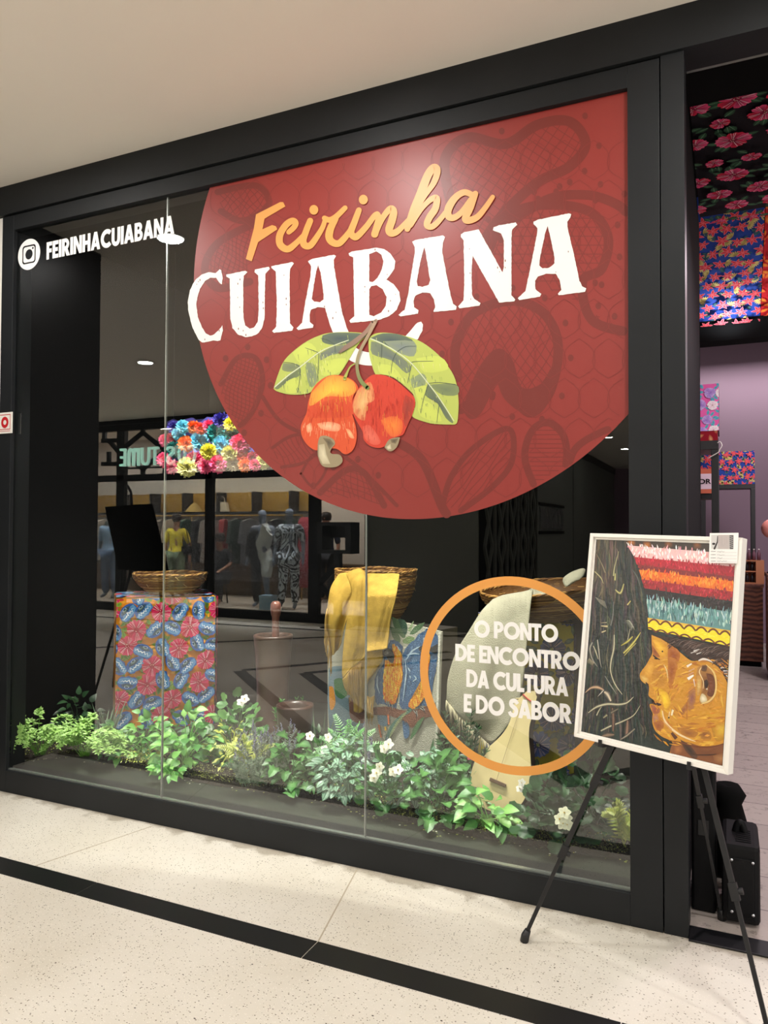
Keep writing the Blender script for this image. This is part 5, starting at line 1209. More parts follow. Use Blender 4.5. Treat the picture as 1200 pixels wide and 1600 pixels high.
def tuft(poly, n, cols, l=.012):
    xs = [p[0] for p in poly]; ys = [p[1] for p in poly]
    def inp(x, y):
        r = False
        for k in range(len(poly)):
            (x0, y0), (x1, y1) = poly[k-1], poly[k]
            if (y0 > y) != (y1 > y) and x < (x1-x0)*(y-y0)/(y1-y0)+x0: r = not r
        return r
    for k in range(n):
        x, y = R(min(xs), max(xs)), R(min(ys), max(ys))
        if inp(x, y): a.rib([(x, y+l*R(.3, .8)), (x+R(-.004, .004), y-l*R(.3, .8))], [.004, .009, .004], rng.choice(cols), new=(k % 4 == 0), caps=False)
GR1, GR2 = (96, 122, 92), (70, 98, 84)
for p, c in (([(265,215),(330,240),(380,330),(410,410),(370,420),(300,330)], GR1), ([(330,235),(400,250),(430,340),(400,400),(360,320)], GR2), ([(250,310),(310,340),(355,430),(340,480),(280,420)], GR1), ([(600,270),(520,300),(450,380),(490,390),(570,330)], GR1), ([(640,290),(690,280),(690,330),(650,350)], GR2), ([(380,450),(440,410),(500,430),(460,480),(390,480)], (120, 146, 100)), ([(430,350),(470,280),(490,260),(460,360)], (150, 168, 130))): rblob(cR(p), c)
for p, c in (([(514,1045),(560,1040),(575,1090),(560,1150),(516,1140)], (120, 146, 160)), ([(522,1062),(536,1060),(546,1080),(534,1092),(524,1084)], (60, 120, 70)), ([(514,1072),(521,1075),(524,1100),(516,1108)], (226, 150, 50)), ([(548,1050),(572,1056),(570,1110),(552,1100)], (96, 130, 160)), ([(545,1090),(560,1084),(575,1110),(568,1130),(548,1122)], (130, 84, 66))): rblob(RP(p), c)
BL1, BL2 = (84, 122, 164), (66, 100, 142)
lm = [(230,520),(260,450),(330,460),(380,520),(375,600),(380,760),(360,900),(330,1060),(300,1130),(190,1090),(120,1080),(100,960),(110,800),(190,680),(180,570)]
rm = [(440,500),(520,420),(600,350),(700,360),(740,450),(735,560),(720,700),(680,950),(640,1080),(520,1130),(430,1140),(360,1110),(350,1020),(380,860),(390,700),(385,580)]
for p in (lm, rm): q = cR(p); rblob(q, BL1, BL2); tuft(q, 420, [(96, 134, 176), (74, 108, 150), (60, 92, 134), (116, 150, 186)], .014)
rblob(cR([(380,1240),(440,1250),(450,1400),(400,1420)]), BL1); rblob(cR([(130,1200),(240,1190),(230,1300),(150,1290)]), (110, 140, 160))
yl = [(205,660),(240,650),(300,660),(280,500),(305,490),(370,570),(375,700),(385,800),(350,960),(300,1090),(250,1070),(200,1050),(190,900),(200,760)]
yr = [(570,570),(620,560),(660,600),(640,760),(640,900),(590,1040),(500,1130),(445,1100),(470,1040),(540,980),(590,820),(600,680)]
for p in (yl, yr): q = cR(p); rblob(q, (236, 176, 40), (226, 140, 34)); tuft(q, 520, [(244, 200, 48), (232, 120, 30), (240, 160, 40), (226, 100, 26), (248, 214, 90)], .018)
a.layer(4)
DK = (52, 54, 56)
rblob(cR([(190,560),(240,530),(290,560),(305,620),(290,675),(255,660),(220,610),(185,620)]), DK); rblob(cR([(200,570),(230,550),(250,580),(215,600)]), (120, 122, 124)); rblob(cR([(545,520),(600,500),(660,520),(740,490),(735,570),(700,580),(640,550),(570,570)]), DK); rblob(cR([(590,430),(640,410),(650,470),(600,480)]), (170, 180, 196))
for p in ([(410,640),(425,760),(410,900),(390,1060)], [(430,600),(500,580),(560,590)], [(420,650),(480,560),(560,510)], [(500,800),(525,830),(490,860)], [(440,720),(465,760)], [(460,800),(470,830)], [(140,800),(135,900),(160,980)], [(330,500),(370,560)]):
    a.rib(smooth(cR(p), 4), [.003, .010, .003], (176, 200, 220), caps=False)
BR = (140, 92, 72)
rblob(cR([(90,1120),(240,1110),(400,1150),(560,1140),(710,1080),(710,1190),(600,1230),(480,1320),(420,1260),(240,1200),(80,1190)]), BR, (120, 76, 60)); tuft(cR([(90,1120),(240,1110),(400,1150),(560,1140),(710,1080),(710,1190),(600,1230),(480,1320),(420,1260),(240,1200),(80,1190)]), 160, [(156, 104, 82), (120, 76, 58)], .012)
a.layer(4)
rblob(cR([(470,1120),(400,1170),(300,1260),(240,1360),(215,1440),(255,1430),(320,1300),(400,1210),(480,1150)]), (84, 124, 112)); rblob(cR([(455,1140),(370,1210),(300,1310),(250,1420),(275,1400),(340,1290)]), (150, 160, 120)); rblob(cR([(610,1210),(540,1260),(480,1370),(470,1440),(520,1380),(570,1290)]), (86, 128, 88)); rblob(cR([(700,1420),(680,1480),(660,1560),(700,1560)]), (86, 128, 88))
for p, c in (([(245,1190),(250,1290)], (222, 120, 70)), ([(150,1290),(175,1420)], (206, 110, 60)), ([(215,1310),(220,1350)], (240, 190, 50)), ([(250,1440),(250,1530)], (206, 90, 50))): a.rib(cR(p), [.012, .02, .012], c, caps=False)
for p in ([(225,1050),(240,1100)], [(245,1060),(262,1110)], [(285,1090),(290,1140)], [(500,1150),(525,1180),(530,1240)], [(530,1150),(540,1210)], [(560,1120),(600,1150),(620,1180)], [(585,1110),(615,1150)]):
    a.rib(smooth(cR(p), 3), [.012, .007, .003], (36, 38, 40), caps=False); a.rib(cR(p[:2]), [.004, .002], (214, 214, 208), caps=False)
a.rib(RP([(688.5, 988), (682.5, 1188)]), .012, (226, 224, 212), caps=False); a.build('rug_pile', 'rug', rug)

# woven baskets
def basket(name, label, c, r, h, tilt, seed, base=(150, 106, 52), kb=.42):
    rng = random.Random(seed); c = Vector(c); t = thing(name, label, 'basket', c); ax = tilt
    n = 84; rows = 15; b = MB(); light = [(184, 140, 72), (150, 106, 50), (120, 80, 36), (206, 164, 96), (134, 92, 44)]
    rr = lambda q: r*(kb+(1-kb)*math.sin(q*math.pi/2)**.9)
    for k in range(rows):                                    # strands laid round, wavy over the stakes
        for s in range(2):
            q = (k+s*.5)/rows; rad = rr(q); pts = []
            off = rng.uniform(0, 6.28)
            for a_ in range(n+1):
                t_ = 2*math.pi*a_/n; w = .0035*math.sin(t_*21+(k*2+s)*math.pi)+rng.uniform(-.0012, .0012)
                pts.append(c+ax @ Vector(((rad+w)*math.cos(t_), (rad+w)*math.sin(t_), q*h+.004*math.sin(3*t_+off)*q)))
            b.tube(pts, h/rows*.34, 5, lin(rng.choice(light)), cap=False)
    for k in range(26):                                      # loose straw ends
        q, t_ = rng.random(), rng.uniform(0, 6.28); rad = rr(q)+.006
        p0 = c+ax @ Vector((rad*math.cos(t_), rad*math.sin(t_), q*h)); p1 = c+ax @ Vector(((rad+.006)*math.cos(t_+.09), (rad+.006)*math.sin(t_+.09), q*h+rng.uniform(-.03, .03))); b.tube([p0, p1], .0014, 4, lin((226, 196, 130)))
    b.build('woven_wall', 'weave', t)
    b = MB(); b.lathe([(.001, .002)]+[(rr(q/8)*.985, .004+q/8*h*.97) for q in range(9)], c, 48, lin((112, 76, 36)), axis=ax); b.build('basket_lining', 'weave', t)
    b = MB()
    for s in (0, 1, 2):
        b.tube([c+ax @ Vector(((r+.004*math.cos(a_*.9+s*2.1))*math.cos(2*math.pi*a_/120), (r+.004*math.cos(a_*.9+s*2.1))*math.sin(2*math.pi*a_/120), h+.004+.005*math.sin(a_*.9+s*2.1)+.004*math.sin(a_*.21))) for a_ in range(121)], .0055, 5, lin(light[s]), cap=False)
    b.build('plaited_rim', 'weave', t)
    return t
I3 = Matrix.Identity(3)
bc = boxc+Vector((-.06, .12, 0)); bc.z = zt+.003
# the basket is centred in the box top; its rim spans the photo's 195..322 px
basket('straw_basket', 'empty straw basket standing open on the orange floral box', Vector((bc.x-.03, bc.y+.02, bc.z)), .245, .145, I3, 3)
yb = at_y(587, 905, 1.13); yb.z = zm+.004
hb = at_y(587, 897, .89).z-zm
basket('straw_basket', 'dark straw basket under the yellow shawl', yb, .245, hb, I3, 5, kb=.5)
gb = at_y(856, 945, 1.20); gb.z = zy+.02
basket('straw_basket', 'wide shallow basket half covered by the grey shawl', gb, .36, .17, Matrix.Rotation(math.radians(-5), 3, 'Y') @ Matrix.Rotation(math.radians(4), 3, 'X'), 7)

# draped shawls
def sheet(rows, yb_, m, name, parent, nu=26, nv=30, fold=.02, freq=3, ph=0, th=.006):
    """rows: picture outlines from top to bottom, (left..right); yb_: depth at each row"""
    def interp(l, q):
        q *= len(l)-1; i = min(int(q), len(l)-2); f = q-i
        if isinstance(l[0], (int, float)): return l[i]*(1-f)+l[i+1]*f
        return tuple(l[i][k]*(1-f)+l[i+1][k]*f for k in range(2))
    rs = [[interp(smooth(r, 4), k/nu) for k in range(nu+1)] for r in rows]
    b = MB(); G = []
    for j in range(nv+1):
        row = []
        for k in range(nu+1):
            col = [r[k] for r in rs]; p = interp(smooth(col, 6), j/nv); y = interp(smooth([(v, 0) for v in yb_], 6), j/nv)[0]
            u, v = k/nu, j/nv
            y += fold*(math.sin(freq*2*math.pi*u+ph+v*1.3)*(.25+.75*v) + .22*math.sin(freq*3.1*u+ph*2-v*2.1)) + .0012*math.sin(u*23+v*11)
            row.append(b.vert(at_y(p[0], p[1], y)))
        G.append(row)
    for j in range(nv):
        for k in range(nu): b.idx([G[j][k], G[j+1][k], G[j+1][k+1], G[j][k+1]], None, True)
    o = b.build(name, m, parent, solid=th, recalc=True); return b.v, G
def fringe(pts, m, name, parent, L, n, seed, sag=.3, r=.0021):
    rng = random.Random(seed); b = MB(); pts = [Vector(p) for p in pts]
    for k in range(n):
        q = (k+rng.uniform(-.2, .2))/(n-1)*(len(pts)-1); q = min(max(q, 0), len(pts)-1.001); i = int(q); p = pts[i].lerp(pts[i+1], q-i)
        l = L*rng.uniform(.8, 1.15); dx, dy = rng.uniform(-.012, .012), rng.uniform(-.014, .004)
        b.tube([p, p+Vector((dx*.3, dy, -l*.35)), p+Vector((dx, dy*.6+.004*math.sin(k), -l*.7)), p+Vector((dx*.6+rng.uniform(-.006, .006), dy*.4, -l))], [r*1.6, r*1.3, r, r*.8], 5)
    return b.build(name, m, parent)
ys = thing('yellow_shawl', 'mustard yellow fringed shawl hanging from the dark basket over the macaw rug', 'shawl', at_y(575, 1000, .72))
cy_ = lambda p: C(500, 880, 6.664, p)
v, G = sheet([cy_([(190,118),(235,100),(330,95),(430,60),(480,105)]), cy_([(110,260),(190,320),(290,260),(420,170),(470,180)]), cy_([(75,470),(140,520),(215,520),(300,400),(400,280)]), cy_([(55,640),(120,660),(190,640),(260,560),(330,460)]), cy_([(95,780),(140,800),(170,770),(215,720),(260,640)]), cy_([(120,960),(140,950),(160,930),(180,900),(220,820)])], [0.88, 0.79, 0.77, 0.78, 0.8, 0.82], 'yellow_cloth', 'left_drape', ys, fold=.022, freq=1.5, ph=.5)
fringe([v[r[0]] for r in G[12:]], 'yellow_fringe', 'fringe', ys, .12, 30, 2)
v, G = sheet([cy_([(270,110),(340,70),(415,50),(450,80),(480,110)]), cy_([(330,300),(360,220),(410,170),(450,150),(490,180)]), cy_([(285,560),(340,520),(400,480),(450,450),(495,460)]), cy_([(245,850),(320,840),(390,820),(450,800),(492,790)]), cy_([(228,1110),(300,1040),(370,980),(440,940),(490,900)]), cy_([(235,1200),(300,1120),(370,1060),(440,1000),(490,930)])], [0.87, 0.75, 0.73, 0.74, 0.75, 0.75], 'yellow_cloth', 'middle_drape', ys, fold=.016, freq=1.0, ph=2.2)
v, G = sheet([cy_([(470,108),(560,104),(660,108),(760,102),(826,112)]), cy_([(480,300),(560,296),(650,300),(730,296),(800,290)]), cy_([(482,400),(560,405),(650,405),(720,400),(775,410)]), cy_([(480,640),(550,650),(620,640),(680,630),(735,560)]), cy_([(465,820),(540,820),(600,800),(660,790),(715,740)]), cy_([(470,930),(540,912),(600,905),(650,900),(692,888)])], [0.88, 0.74, 0.72, 0.73, 0.74, 0.73], 'yellow_cloth', 'front_drape', ys, fold=.006, freq=1.2, ph=.8)
v, G = sheet([cy_([(300,1000),(400,960),(480,900),(580,880),(650,860)]), cy_([(260,1180),(360,1100),(470,1020),(560,1000),(650,1010)]), cy_([(240,1210),(330,1200),(430,1180),(530,1150),(590,1100)]), cy_([(270,1310),(330,1300),(400,1280),(450,1275),(490,1260)]), cy_([(350,1420),(380,1430),(410,1420),(440,1410),(470,1390)]), cy_([(360,1540),(385,1555),(410,1560),(435,1540),(450,1510)])], [0.82, 0.81, 0.81, 0.82, 0.83, 0.84], 'yellow_cloth', 'lower_drape', ys, fold=.014, freq=2, ph=1.4)
fringe([at_y(x, y, .79) for x, y in cy_([(300,1110),(340,1090),(400,1060),(430,1040)])], 'yellow_fringe', 'fringe', ys, .17, 20, 4)
fringe([at_y(x, y, .81) for x, y in cy_([(490,1380),(520,1400),(565,1380)])], 'yellow_fringe', 'fringe', ys, .15, 14, 5)
gs = thing('grey_shawl', 'pale grey fringed shawl hanging from the wide basket behind the slogan', 'shawl', at_y(765, 1040, .72))
v, G = sheet([[(770, 936), (785, 930), (800, 927), (818, 924), (832, 920)], [(752, 955), (775, 945), (797, 940), (815, 938), (830, 936)], [(733, 985), (760, 980), (785, 975), (808, 975), (826, 972)], [(712, 1020), (745, 1020), (770, 1018), (798, 1015), (822, 1012)], [(700, 1058), (735, 1062), (762, 1066), (792, 1066), (818, 1060)], [(698, 1080), (725, 1098), (755, 1112), (785, 1116), (808, 1108)], [(697.5, 1094), (715, 1115), (740, 1140), (764, 1163), (790, 1138)]], [.86, .80, .75, .72, .71, .71, .72], 'grey_cloth', 'shawl_cloth', gs, fold=.014, freq=1.4, ph=1)
fringe([at_y(x, y, .715) for x, y in ((697.5, 1094), (715, 1115), (740, 1141), (766, 1165))], mat('grey_fringe', (176, 168, 140), .9), 'fringe', gs, .10, 40, 7)
v, G = sheet([[(828, 921), (838, 917), (846, 915), (852, 917), (858, 919)], [(830, 927), (840, 926), (847, 925), (853, 924), (859, 923)], [(831, 932), (842, 931), (848, 930), (854, 928), (860, 926)]], [.86, .85, .84], 'grey_cloth', 'rim_fold', gs, 10, 8, .006, 1)
v, G = sheet([[(905, 889), (909, 888), (912, 888), (914, 889), (915, 891)], [(892, 894), (898, 894), (903, 895), (908, 897), (912, 900)], [(881, 902), (887, 904), (893, 906), (899, 907), (904, 906)], [(879, 908), (881, 913), (884, 917), (890, 915), (897, 910)]], [1.0, .93, .88, .87], 'grey_cloth', 'shawl_corner', gs, 10, 10, .012, 1)

# wooden mortar with its pestle, and the second smaller mortar
m0 = at_y(427, 992, .86); 
def lathe_thing(name, label, cat, c, prof, m, part, n=40):
    t = thing(name, label, cat, c); b = MB(); b.lathe(prof, c, n); b.build(part, m, t); return t
mz = m0.z-FZ
lathe_thing('wooden_mortar', 'tall brown wooden mortar with a flared base, holding the pestle', 'mortar', (m0.x, m0.y, FZ+.001),
            [(.001, 0), (.155, 0), (.165, .02), (.165, .10), (.15, .16), (.108, .22), (.098, .27), (.098, mz-.3), (.108, mz-.12), (.118, mz-.02), (.121, mz-.006), (.118, mz), (.100, mz), (.092, mz-.01), (.085, mz-.12), (.05, mz-.22), (.001, mz-.24)], 'mortar', 'mortar_body')
pt = at_y(431, 939, .87)
lathe_thing('wooden_pestle', 'reddish wooden pestle with a rounded head standing in the tall mortar', 'pestle', (pt.x, pt.y, FZ+mz-.235),
            [(.001, 0), (.035, .01), (.038, .08), (.026, .14), (.022, .2)]+[(.022, pt.z-(FZ+mz-.235)-.10), (.028, pt.z-(FZ+mz-.235)-.085), (.033, pt.z-(FZ+mz-.235)-.05), (.031, pt.z-(FZ+mz-.235)-.018), (.02, pt.z-(FZ+mz-.235)-.003), (.001, pt.z-(FZ+mz-.235))], 'pestle', 'pestle_body', 24)
p2 = at_y(461, 1101, .56); h2 = p2.z-FZ
lathe_thing('wooden_mortar', 'shorter empty brown mortar standing among the plants in front of the tall one', 'mortar', (p2.x, p2.y, FZ+.001),
            [(.001, 0), (.085, 0), (.088, .03), (.078, .07), (.082, .14), (.096, h2-.1), (.103, h2-.012), (.103, h2), (.083, h2), (.076, h2-.02), (.06, h2-.12), (.001, h2-.16)], 'mortar', 'mortar_body')

# viola de cocho: pear-shaped pale wooden lute
VP, VQ = at_y(780, 1270, .42), at_y(823, 1083, .56)
vax = (VQ-VP).normalized(); vn = Vector((0, -1, 0)); vn = (vn-vax*vn.dot(vax)).normalized()
vio = thing('wooden_lute', 'pale wooden pear-shaped lute leaning among the plants under the grey shawl', 'string instrument', (VP.x, VP.y+.05, FZ+.02))
out = smooth([(775,1270),(757,1263),(743.5,1252),(737,1232),(735.5,1213),(741,1192),(752,1177),(766,1165),(783,1149),(795,1131),(801,1112),(803.5,1100),(806,1091)], 3)+[(812,1090),(823,1080.5),(835.5,1079.5),(838.8,1089),(836,1100),(831,1117)]+smooth([(830,1124),(827,1136),(826.5,1158),(828.6,1181),(829.5,1213),(824,1238),(813,1258),(796,1270),(785,1272)], 3)
def vf(u, v, w=0): return at_pl(u, v, VP, vn)+vn*(w if w > 0 else 0)-vn*(-w if w < 0 else 0)
b = MB(); b.poly([out], lambda u, v, w: vf(u, v, 0)-vn*(0 if w == 0 else .008), .008); b.build('soundboard', 'pale_wood', vio)
cx, cy = 788, 1190
shell = [(x+(cx-x)*.015, y+(cy-y)*.015) for x, y in out]
b = MB(); off = vn*-.0085; L0 = [vf(x, y)+off for x, y in shell]; L1 = [vf(x+4, y+1)-vn*.060 for x, y in shell]; L2 = [vf(cx+(x-cx)*.8+5, cy+(y-cy)*.88)-vn*.085 for x, y in shell]
i0 = len(b.v); b.v += L0+L1+L2; n = len(shell)
for q in (0, n):
    for k in range(n): b.idx([i0+q+k, i0+q+(k+1) % n, i0+q+n+(k+1) % n, i0+q+n+k], None, True)
for t3 in tessellate_polygon([[Vector((x, y, 0)) for x, y in shell]]): b.idx([i0+2*n+k for k in t3])
b.build('lute_back', 'side_wood', vio)
b = MB(); b.bar(vf(766, 1217)+vn*.008, vf(791, 1228)+vn*.008, .016, .012, vn); b.build('bridge', 'side_wood', vio, bevel=.002)
b = MB(); b.tube([vf(x, y)+vn*.003 for x, y in smooth([(817, 1085), (822, 1090), (827, 1094), (832, 1097)], 3)], .0035, 6); b.build('red_thread', 'red_thread', vio)
b = MB(); b.tube([vf(815, 1100)+vn*.003, vf(776, 1221)+vn*.013], .0008, 4); b.build('string', 'side_wood', vio)
for k, (x, y) in enumerate(((806, 1094), (841, 1083))):
    b = MB(); b.tube([vf(812 if k == 0 else 836, 1092 if k == 0 else 1086)-vn*.004, vf(x-4+8*k, y)-vn*.004], [.004, .006], 8); b.build('tuning_peg', 'side_wood', vio)

# paper flowers hung near the display ceiling
rng = random.Random(12)
PM = []
for vnt in range(3):
    b = MB()
    for ring, (n, tilt, L) in enumerate(((16, 1.45, 1.0), (15, 1.05, .95), (13, .65, .85), (9, .3, .7), (6, .08, .55))):
        for k in range(n):
            t = 2*math.pi*(k+ring*.37)/n+rng.uniform(-.2, .2); tl = tilt+rng.uniform(-.15, .15)
            d = Vector((math.cos(t)*math.sin(tl), math.sin(t)*math.sin(tl), math.cos(tl))); s = Vector((-math.sin(t), math.cos(t), 0)); w = .34*L
            i = [b.vert(d*L*.1), b.vert(d*L*.6+s*w*.6+d.cross(s)*rng.uniform(-.1, .1)), b.vert(d*L*.62+d.cross(s)*rng.uniform(.0, .16)), b.vert(d*L*.6-s*w*.6+d.cross(s)*rng.uniform(-.1, .1)), b.vert(d*L*rng.uniform(.9, 1.05)+s*w*.8), b.vert(d*L*rng.uniform(.84, .95)+d.cross(s)*.12), b.vert(d*L*rng.uniform(.9, 1.05)-s*w*.8)]
            b.idx([i[0], i[1], i[2]]); b.idx([i[0], i[2], i[3]]); b.idx([i[1], i[4], i[5], i[2]]); b.idx([i[2], i[5], i[6], i[3]])
    PM.append(b)
meshes = [None]*3
COLN = {'pink': (236, 92, 140), 'crimson': (196, 30, 84), 'light blue': (120, 208, 232), 'orange': (246, 130, 60), 'teal': (20, 122, 118), 'yellow': (240, 232, 90), 'cream yellow': (226, 220, 140), 'purple': (82, 72, 170), 'red orange': (238, 84, 50), 'beige': (222, 206, 170)}
FLW = [(258.5,688,9,'pink'),(268,684,7,'crimson'),(286,667,9,'light blue'),(279,678,9,'light blue'),(303,667,9,'orange'),(291,694,11,'orange'),(327,666,9,'pink'),(314,669,8,'red orange'),(311,689,12,'light blue'),(338,677,13,'teal'),(367,680,12,'teal'),(361,664,10,'yellow'),(345,657,11,'purple'),(328,705,12,'yellow'),(346,695,12,'light blue'),(375,694,14,'pink'),(359,708,11,'cream yellow'),(379,713,9,'red orange'),(396,714,8,'crimson'),(411,722,10,'cream yellow'),(257,719,10,'pink'),(268,729,10,'pink'),(271,702,11,'teal'),(292,730,13,'cream yellow'),(304,720,12,'crimson'),(341,725,12,'pink'),(365,724,10,'beige'),(383,727,9,'orange'),(272,668,9,'purple'),(398,727,8,'pink'),(321,729,10,'pink'),(390,680,9,'purple')]
FY = .92
hg = thing('flower_garland_frame', 'purple cloth hoop with hanging wires that carries the paper flowers', 'hanging frame', at_y(325, 695, FY+.16))
fx0, fx1 = at_y(262, 690, FY+.16), at_y(425, 690, FY+.16)
b = MB(); zc_ = fx0.z+.01
for q in range(2): b.tube([Vector((fx0.x+(fx1.x-fx0.x)*k/20, FY+.16+.01*math.sin(k), zc_+.10*(1-2*q)+.02*math.sin(k*1.7))) for k in range(21)], .03, 8)
b.build('purple_wrap', mat('purple_cloth', (86, 76, 160), .8, bump=.5, bscale=80), hg)
b = MB(); b.box((fx0.x+.02, FY+.155, zc_-.17), (fx1.x-.02, FY+.165, zc_+.13)); b.build('mesh_panel', mat('purple_net', (60, 54, 110), .9), hg)
for x in (fx0.x+.05, fx1.x-.05): b = MB(); b.tube([(x, FY+.16, zc_+.12), (x, FY+.16, 3.45)], .002, 5); b.build('hanging_wire', 'easel', hg)
cnt = {}
WHERE = {0: 'left edge', 1: 'left part', 2: 'middle', 3: 'right part', 4: 'right edge'}
for k, (x, y, r, c) in enumerate(FLW):
    p = at_y(x, y, FY+rng.uniform(-.02, .05)-(.03 if y > 700 else 0)); v = k % 3; sc = r/FPX*(p-CAM).dot(_f)*1.28
    if meshes[v] is None:
        o = PM[v].build('paper_flower', 'paper', None, loc=(0, 0, 0), recalc=False); meshes[v] = o.data
    else:
        o = bpy.data.objects.new('paper_flower', meshes[v]); COL.objects.link(o)
    o.location = p; o.scale = (sc, sc, sc); o.rotation_euler = ((CAM+Vector((rng.uniform(-1.2, 1.2), 0, rng.uniform(-1.5, 1.2)))-p).to_track_quat('Z', 'Y')).to_euler(); o.color = (*lin(COLN[c]), 1)
    w_ = MB(); w_.tube([p, (p.x, FY+.156, p.z)], .002, 5); w_.build('wire', 'easel', None, loc=p); wo = COL.objects[-1]; wo.parent = o; wo.location = (0, 0, 0); wo.matrix_parent_inverse = (Matrix.Translation(p) @ o.rotation_euler.to_matrix().to_4x4() @ Matrix.Scale(sc, 4)).inverted() @ Matrix.Translation(p)
    w_ = MB(); w_.tube([p, (p.x, FY+.156, p.z)], .002, 5); wo = w_.build('wire', 'easel', None, loc=p); wo.parent = o; wo.location = (0, 0, 0); wo.matrix_parent_inverse = (Matrix.Translation(p) @ o.rotation_euler.to_matrix().to_4x4() @ Matrix.Scale(sc, 4)).inverted() @ Matrix.Translation(p)
    rows = 'top row' if y < 673 else ('second row' if y < 692 else ('third row' if y < 712 else 'bottom row'))
    same = [q for q in FLW if q[3] == c and ('top row' if q[1] < 673 else ('second row' if q[1] < 692 else ('third row' if q[1] < 712 else 'bottom row'))) == rows]
    same.sort(); pos = '' if len(same) == 1 else (', ' + ('leftmost' if (x, y, r, c) == same[0] else ('rightmost' if (x, y, r, c) == same[-1] else 'middle')) + ' %s one there' % c)
    tag(o, '%s crepe paper flower, %s of the hanging bunch%s' % (c, rows, pos), 'paper flower', 'hanging paper flowers')

# ------------------------------------------------------------------ planting in the shop window
b = MB(); rng = random.Random(77)                       # soil bank with a crumbly front edge
EDGE = [(22, 1186), (60, 1187), (130, 1182), (200, 1198), (258, 1212), (330, 1226), (430, 1240), (500, 1252), (574, 1272), (640, 1286), (720, 1304), (800, 1318), (880, 1330), (985, 1345)]
E3 = [at_z(x, y, FZ+.004) for x, y in EDGE]; nx = 90; ny = 14; G = []
def edge_at(q):
    q *= len(E3)-1; i = min(int(q), len(E3)-2); return E3[i].lerp(E3[i+1], q-i)
for k in range(nx+1):
    e = edge_at(k/nx); row = []
    for j in range(ny+1):
        t = j/ny; y = e.y+(1.25-e.y)*t**1.3; z = FZ+.003+.05*min(1, t*5)+.03*noise.noise(Vector((e.x*5, y*5, 0)))*min(1, t*5)+(.012*noise.noise(Vector((e.x*40, y*40, 3))) if j else 0)
        x = max(-4.04, e.x+(e.x+1.9)*.12*t) if e.x < -1.9 else min(-.21, e.x+(e.x+1.9)*.05*t); row.append(b.vert((x, y+(.012*noise.noise(Vector((e.x*22, 1, 0))) if j < 3 else 0), max(z, FZ+.002))))
    G.append(row)
for k in range(nx):
    for j in range(ny): b.idx([G[k][j], G[k+1][j], G[k+1][j+1], G[k][j+1]], None, True)
tag(b.build('planting_soil', 'soil', None, loc=(-2, .7, FZ)), 'dark soil bank the window plants stand in', 'soil', kind='stuff')

def leaf3(mb, p, d, n, L, W, c0, c1, prof=(.12, .45, .5, .32, .0), fold=.25, curl=.25, mid=None):
    d = d.normalized(); s = d.cross(n); s = s.normalized() if s.length > 1e-5 else d.orthogonal().normalized(); n = s.cross(d)
    A = []; k = len(prof)-1
    for i, w in enumerate(prof):
        t = i/k; c = p+d*(L*t)-n*(curl*L*t*t); ww = W*w
        A.append((mb.vert(c-s*ww+n*(fold*ww)), mb.vert(c), mb.vert(c+s*ww+n*(fold*ww))))
    m_ = mid or c1
    for i in range(k):
        (a0, a1, a2), (b0, b1, b2) = A[i], A[i+1]
        mb.idx([a0, a1, b1, b0], [c0, m_, m_, c0], True); mb.idx([a1, a2, b2, b1], [m_, c0, c0, m_], True)
STAR = [(0, 0), (-.12, .34), (.1, .30), (.16, .62), (.42, .36), (.72, .3), (1.0, 0)]
def star3(mb, p, d, n, L, c0, c1):
    d = d.normalized(); s = d.cross(n); s = s.normalized() if s.length > 1e-5 else d.orthogonal().normalized(); n = s.cross(d)
    pts = STAR+[(x, -y) for x, y in STAR[-2:0:-1]]; cc = mb.vert(p+d*L*.33)
    ids = [mb.vert(p+d*L*x+s*L*y*.85+n*(.22*abs(y)*L)-n*(.18*L*max(x, 0)**2)) for x, y in pts]
    for i in range(len(ids)): mb.idx([cc, ids[i], ids[(i+1) % len(ids)]], [c1, c0, c0], False)
def round3(mb, p, d, n, L, c0, c1):
    d = d.normalized(); s = d.cross(n); s = s.normalized() if s.length > 1e-5 else d.orthogonal().normalized(); n = s.cross(d)
    cc = mb.vert(p+d*L*.1); ids = []
    for i in range(15):
        t = math.pi*(-.92+1.84*i/14); r = L*.52*(1+.07*math.cos(i*math.pi)); ids.append(mb.vert(p+d*(L*.45+r*math.cos(t))+s*(r*math.sin(t))+n*(.12*L*abs(math.sin(2*t)))))
    for i in range(14): mb.idx([cc, ids[i], ids[i+1]], [c1, c0, c0], True)
G_ = lambda *c: [lin(q) for q in c]
PAL = {'bright': G_((138, 196, 70), (166, 214, 96), (108, 166, 54), (196, 226, 150)), 'ivy': G_((58, 112, 50), (76, 130, 62), (44, 92, 42), (96, 150, 80)), 'pothos': G_((92, 160, 72), (120, 184, 84), (70, 132, 60), (150, 200, 110)),
       'silver': G_((86, 130, 96), (112, 152, 122), (66, 104, 76), (150, 184, 160)), 'dark': G_((36, 70, 40), (46, 86, 48), (30, 56, 34), (58, 98, 58)), 'fern': G_((70, 136, 64), (92, 158, 76), (52, 112, 52), (116, 176, 92)),
       'lime': G_((160, 176, 62), (184, 194, 84), (134, 156, 54), (206, 208, 110)), 'lav': G_((132, 142, 132), (150, 158, 150), (110, 124, 108), (172, 176, 172)), 'ger': G_((72, 120, 60), (94, 140, 74), (56, 98, 50), (120, 160, 96)), 'grey': G_((118, 140, 112), (134, 152, 128), (100, 122, 96), (158, 174, 150))}
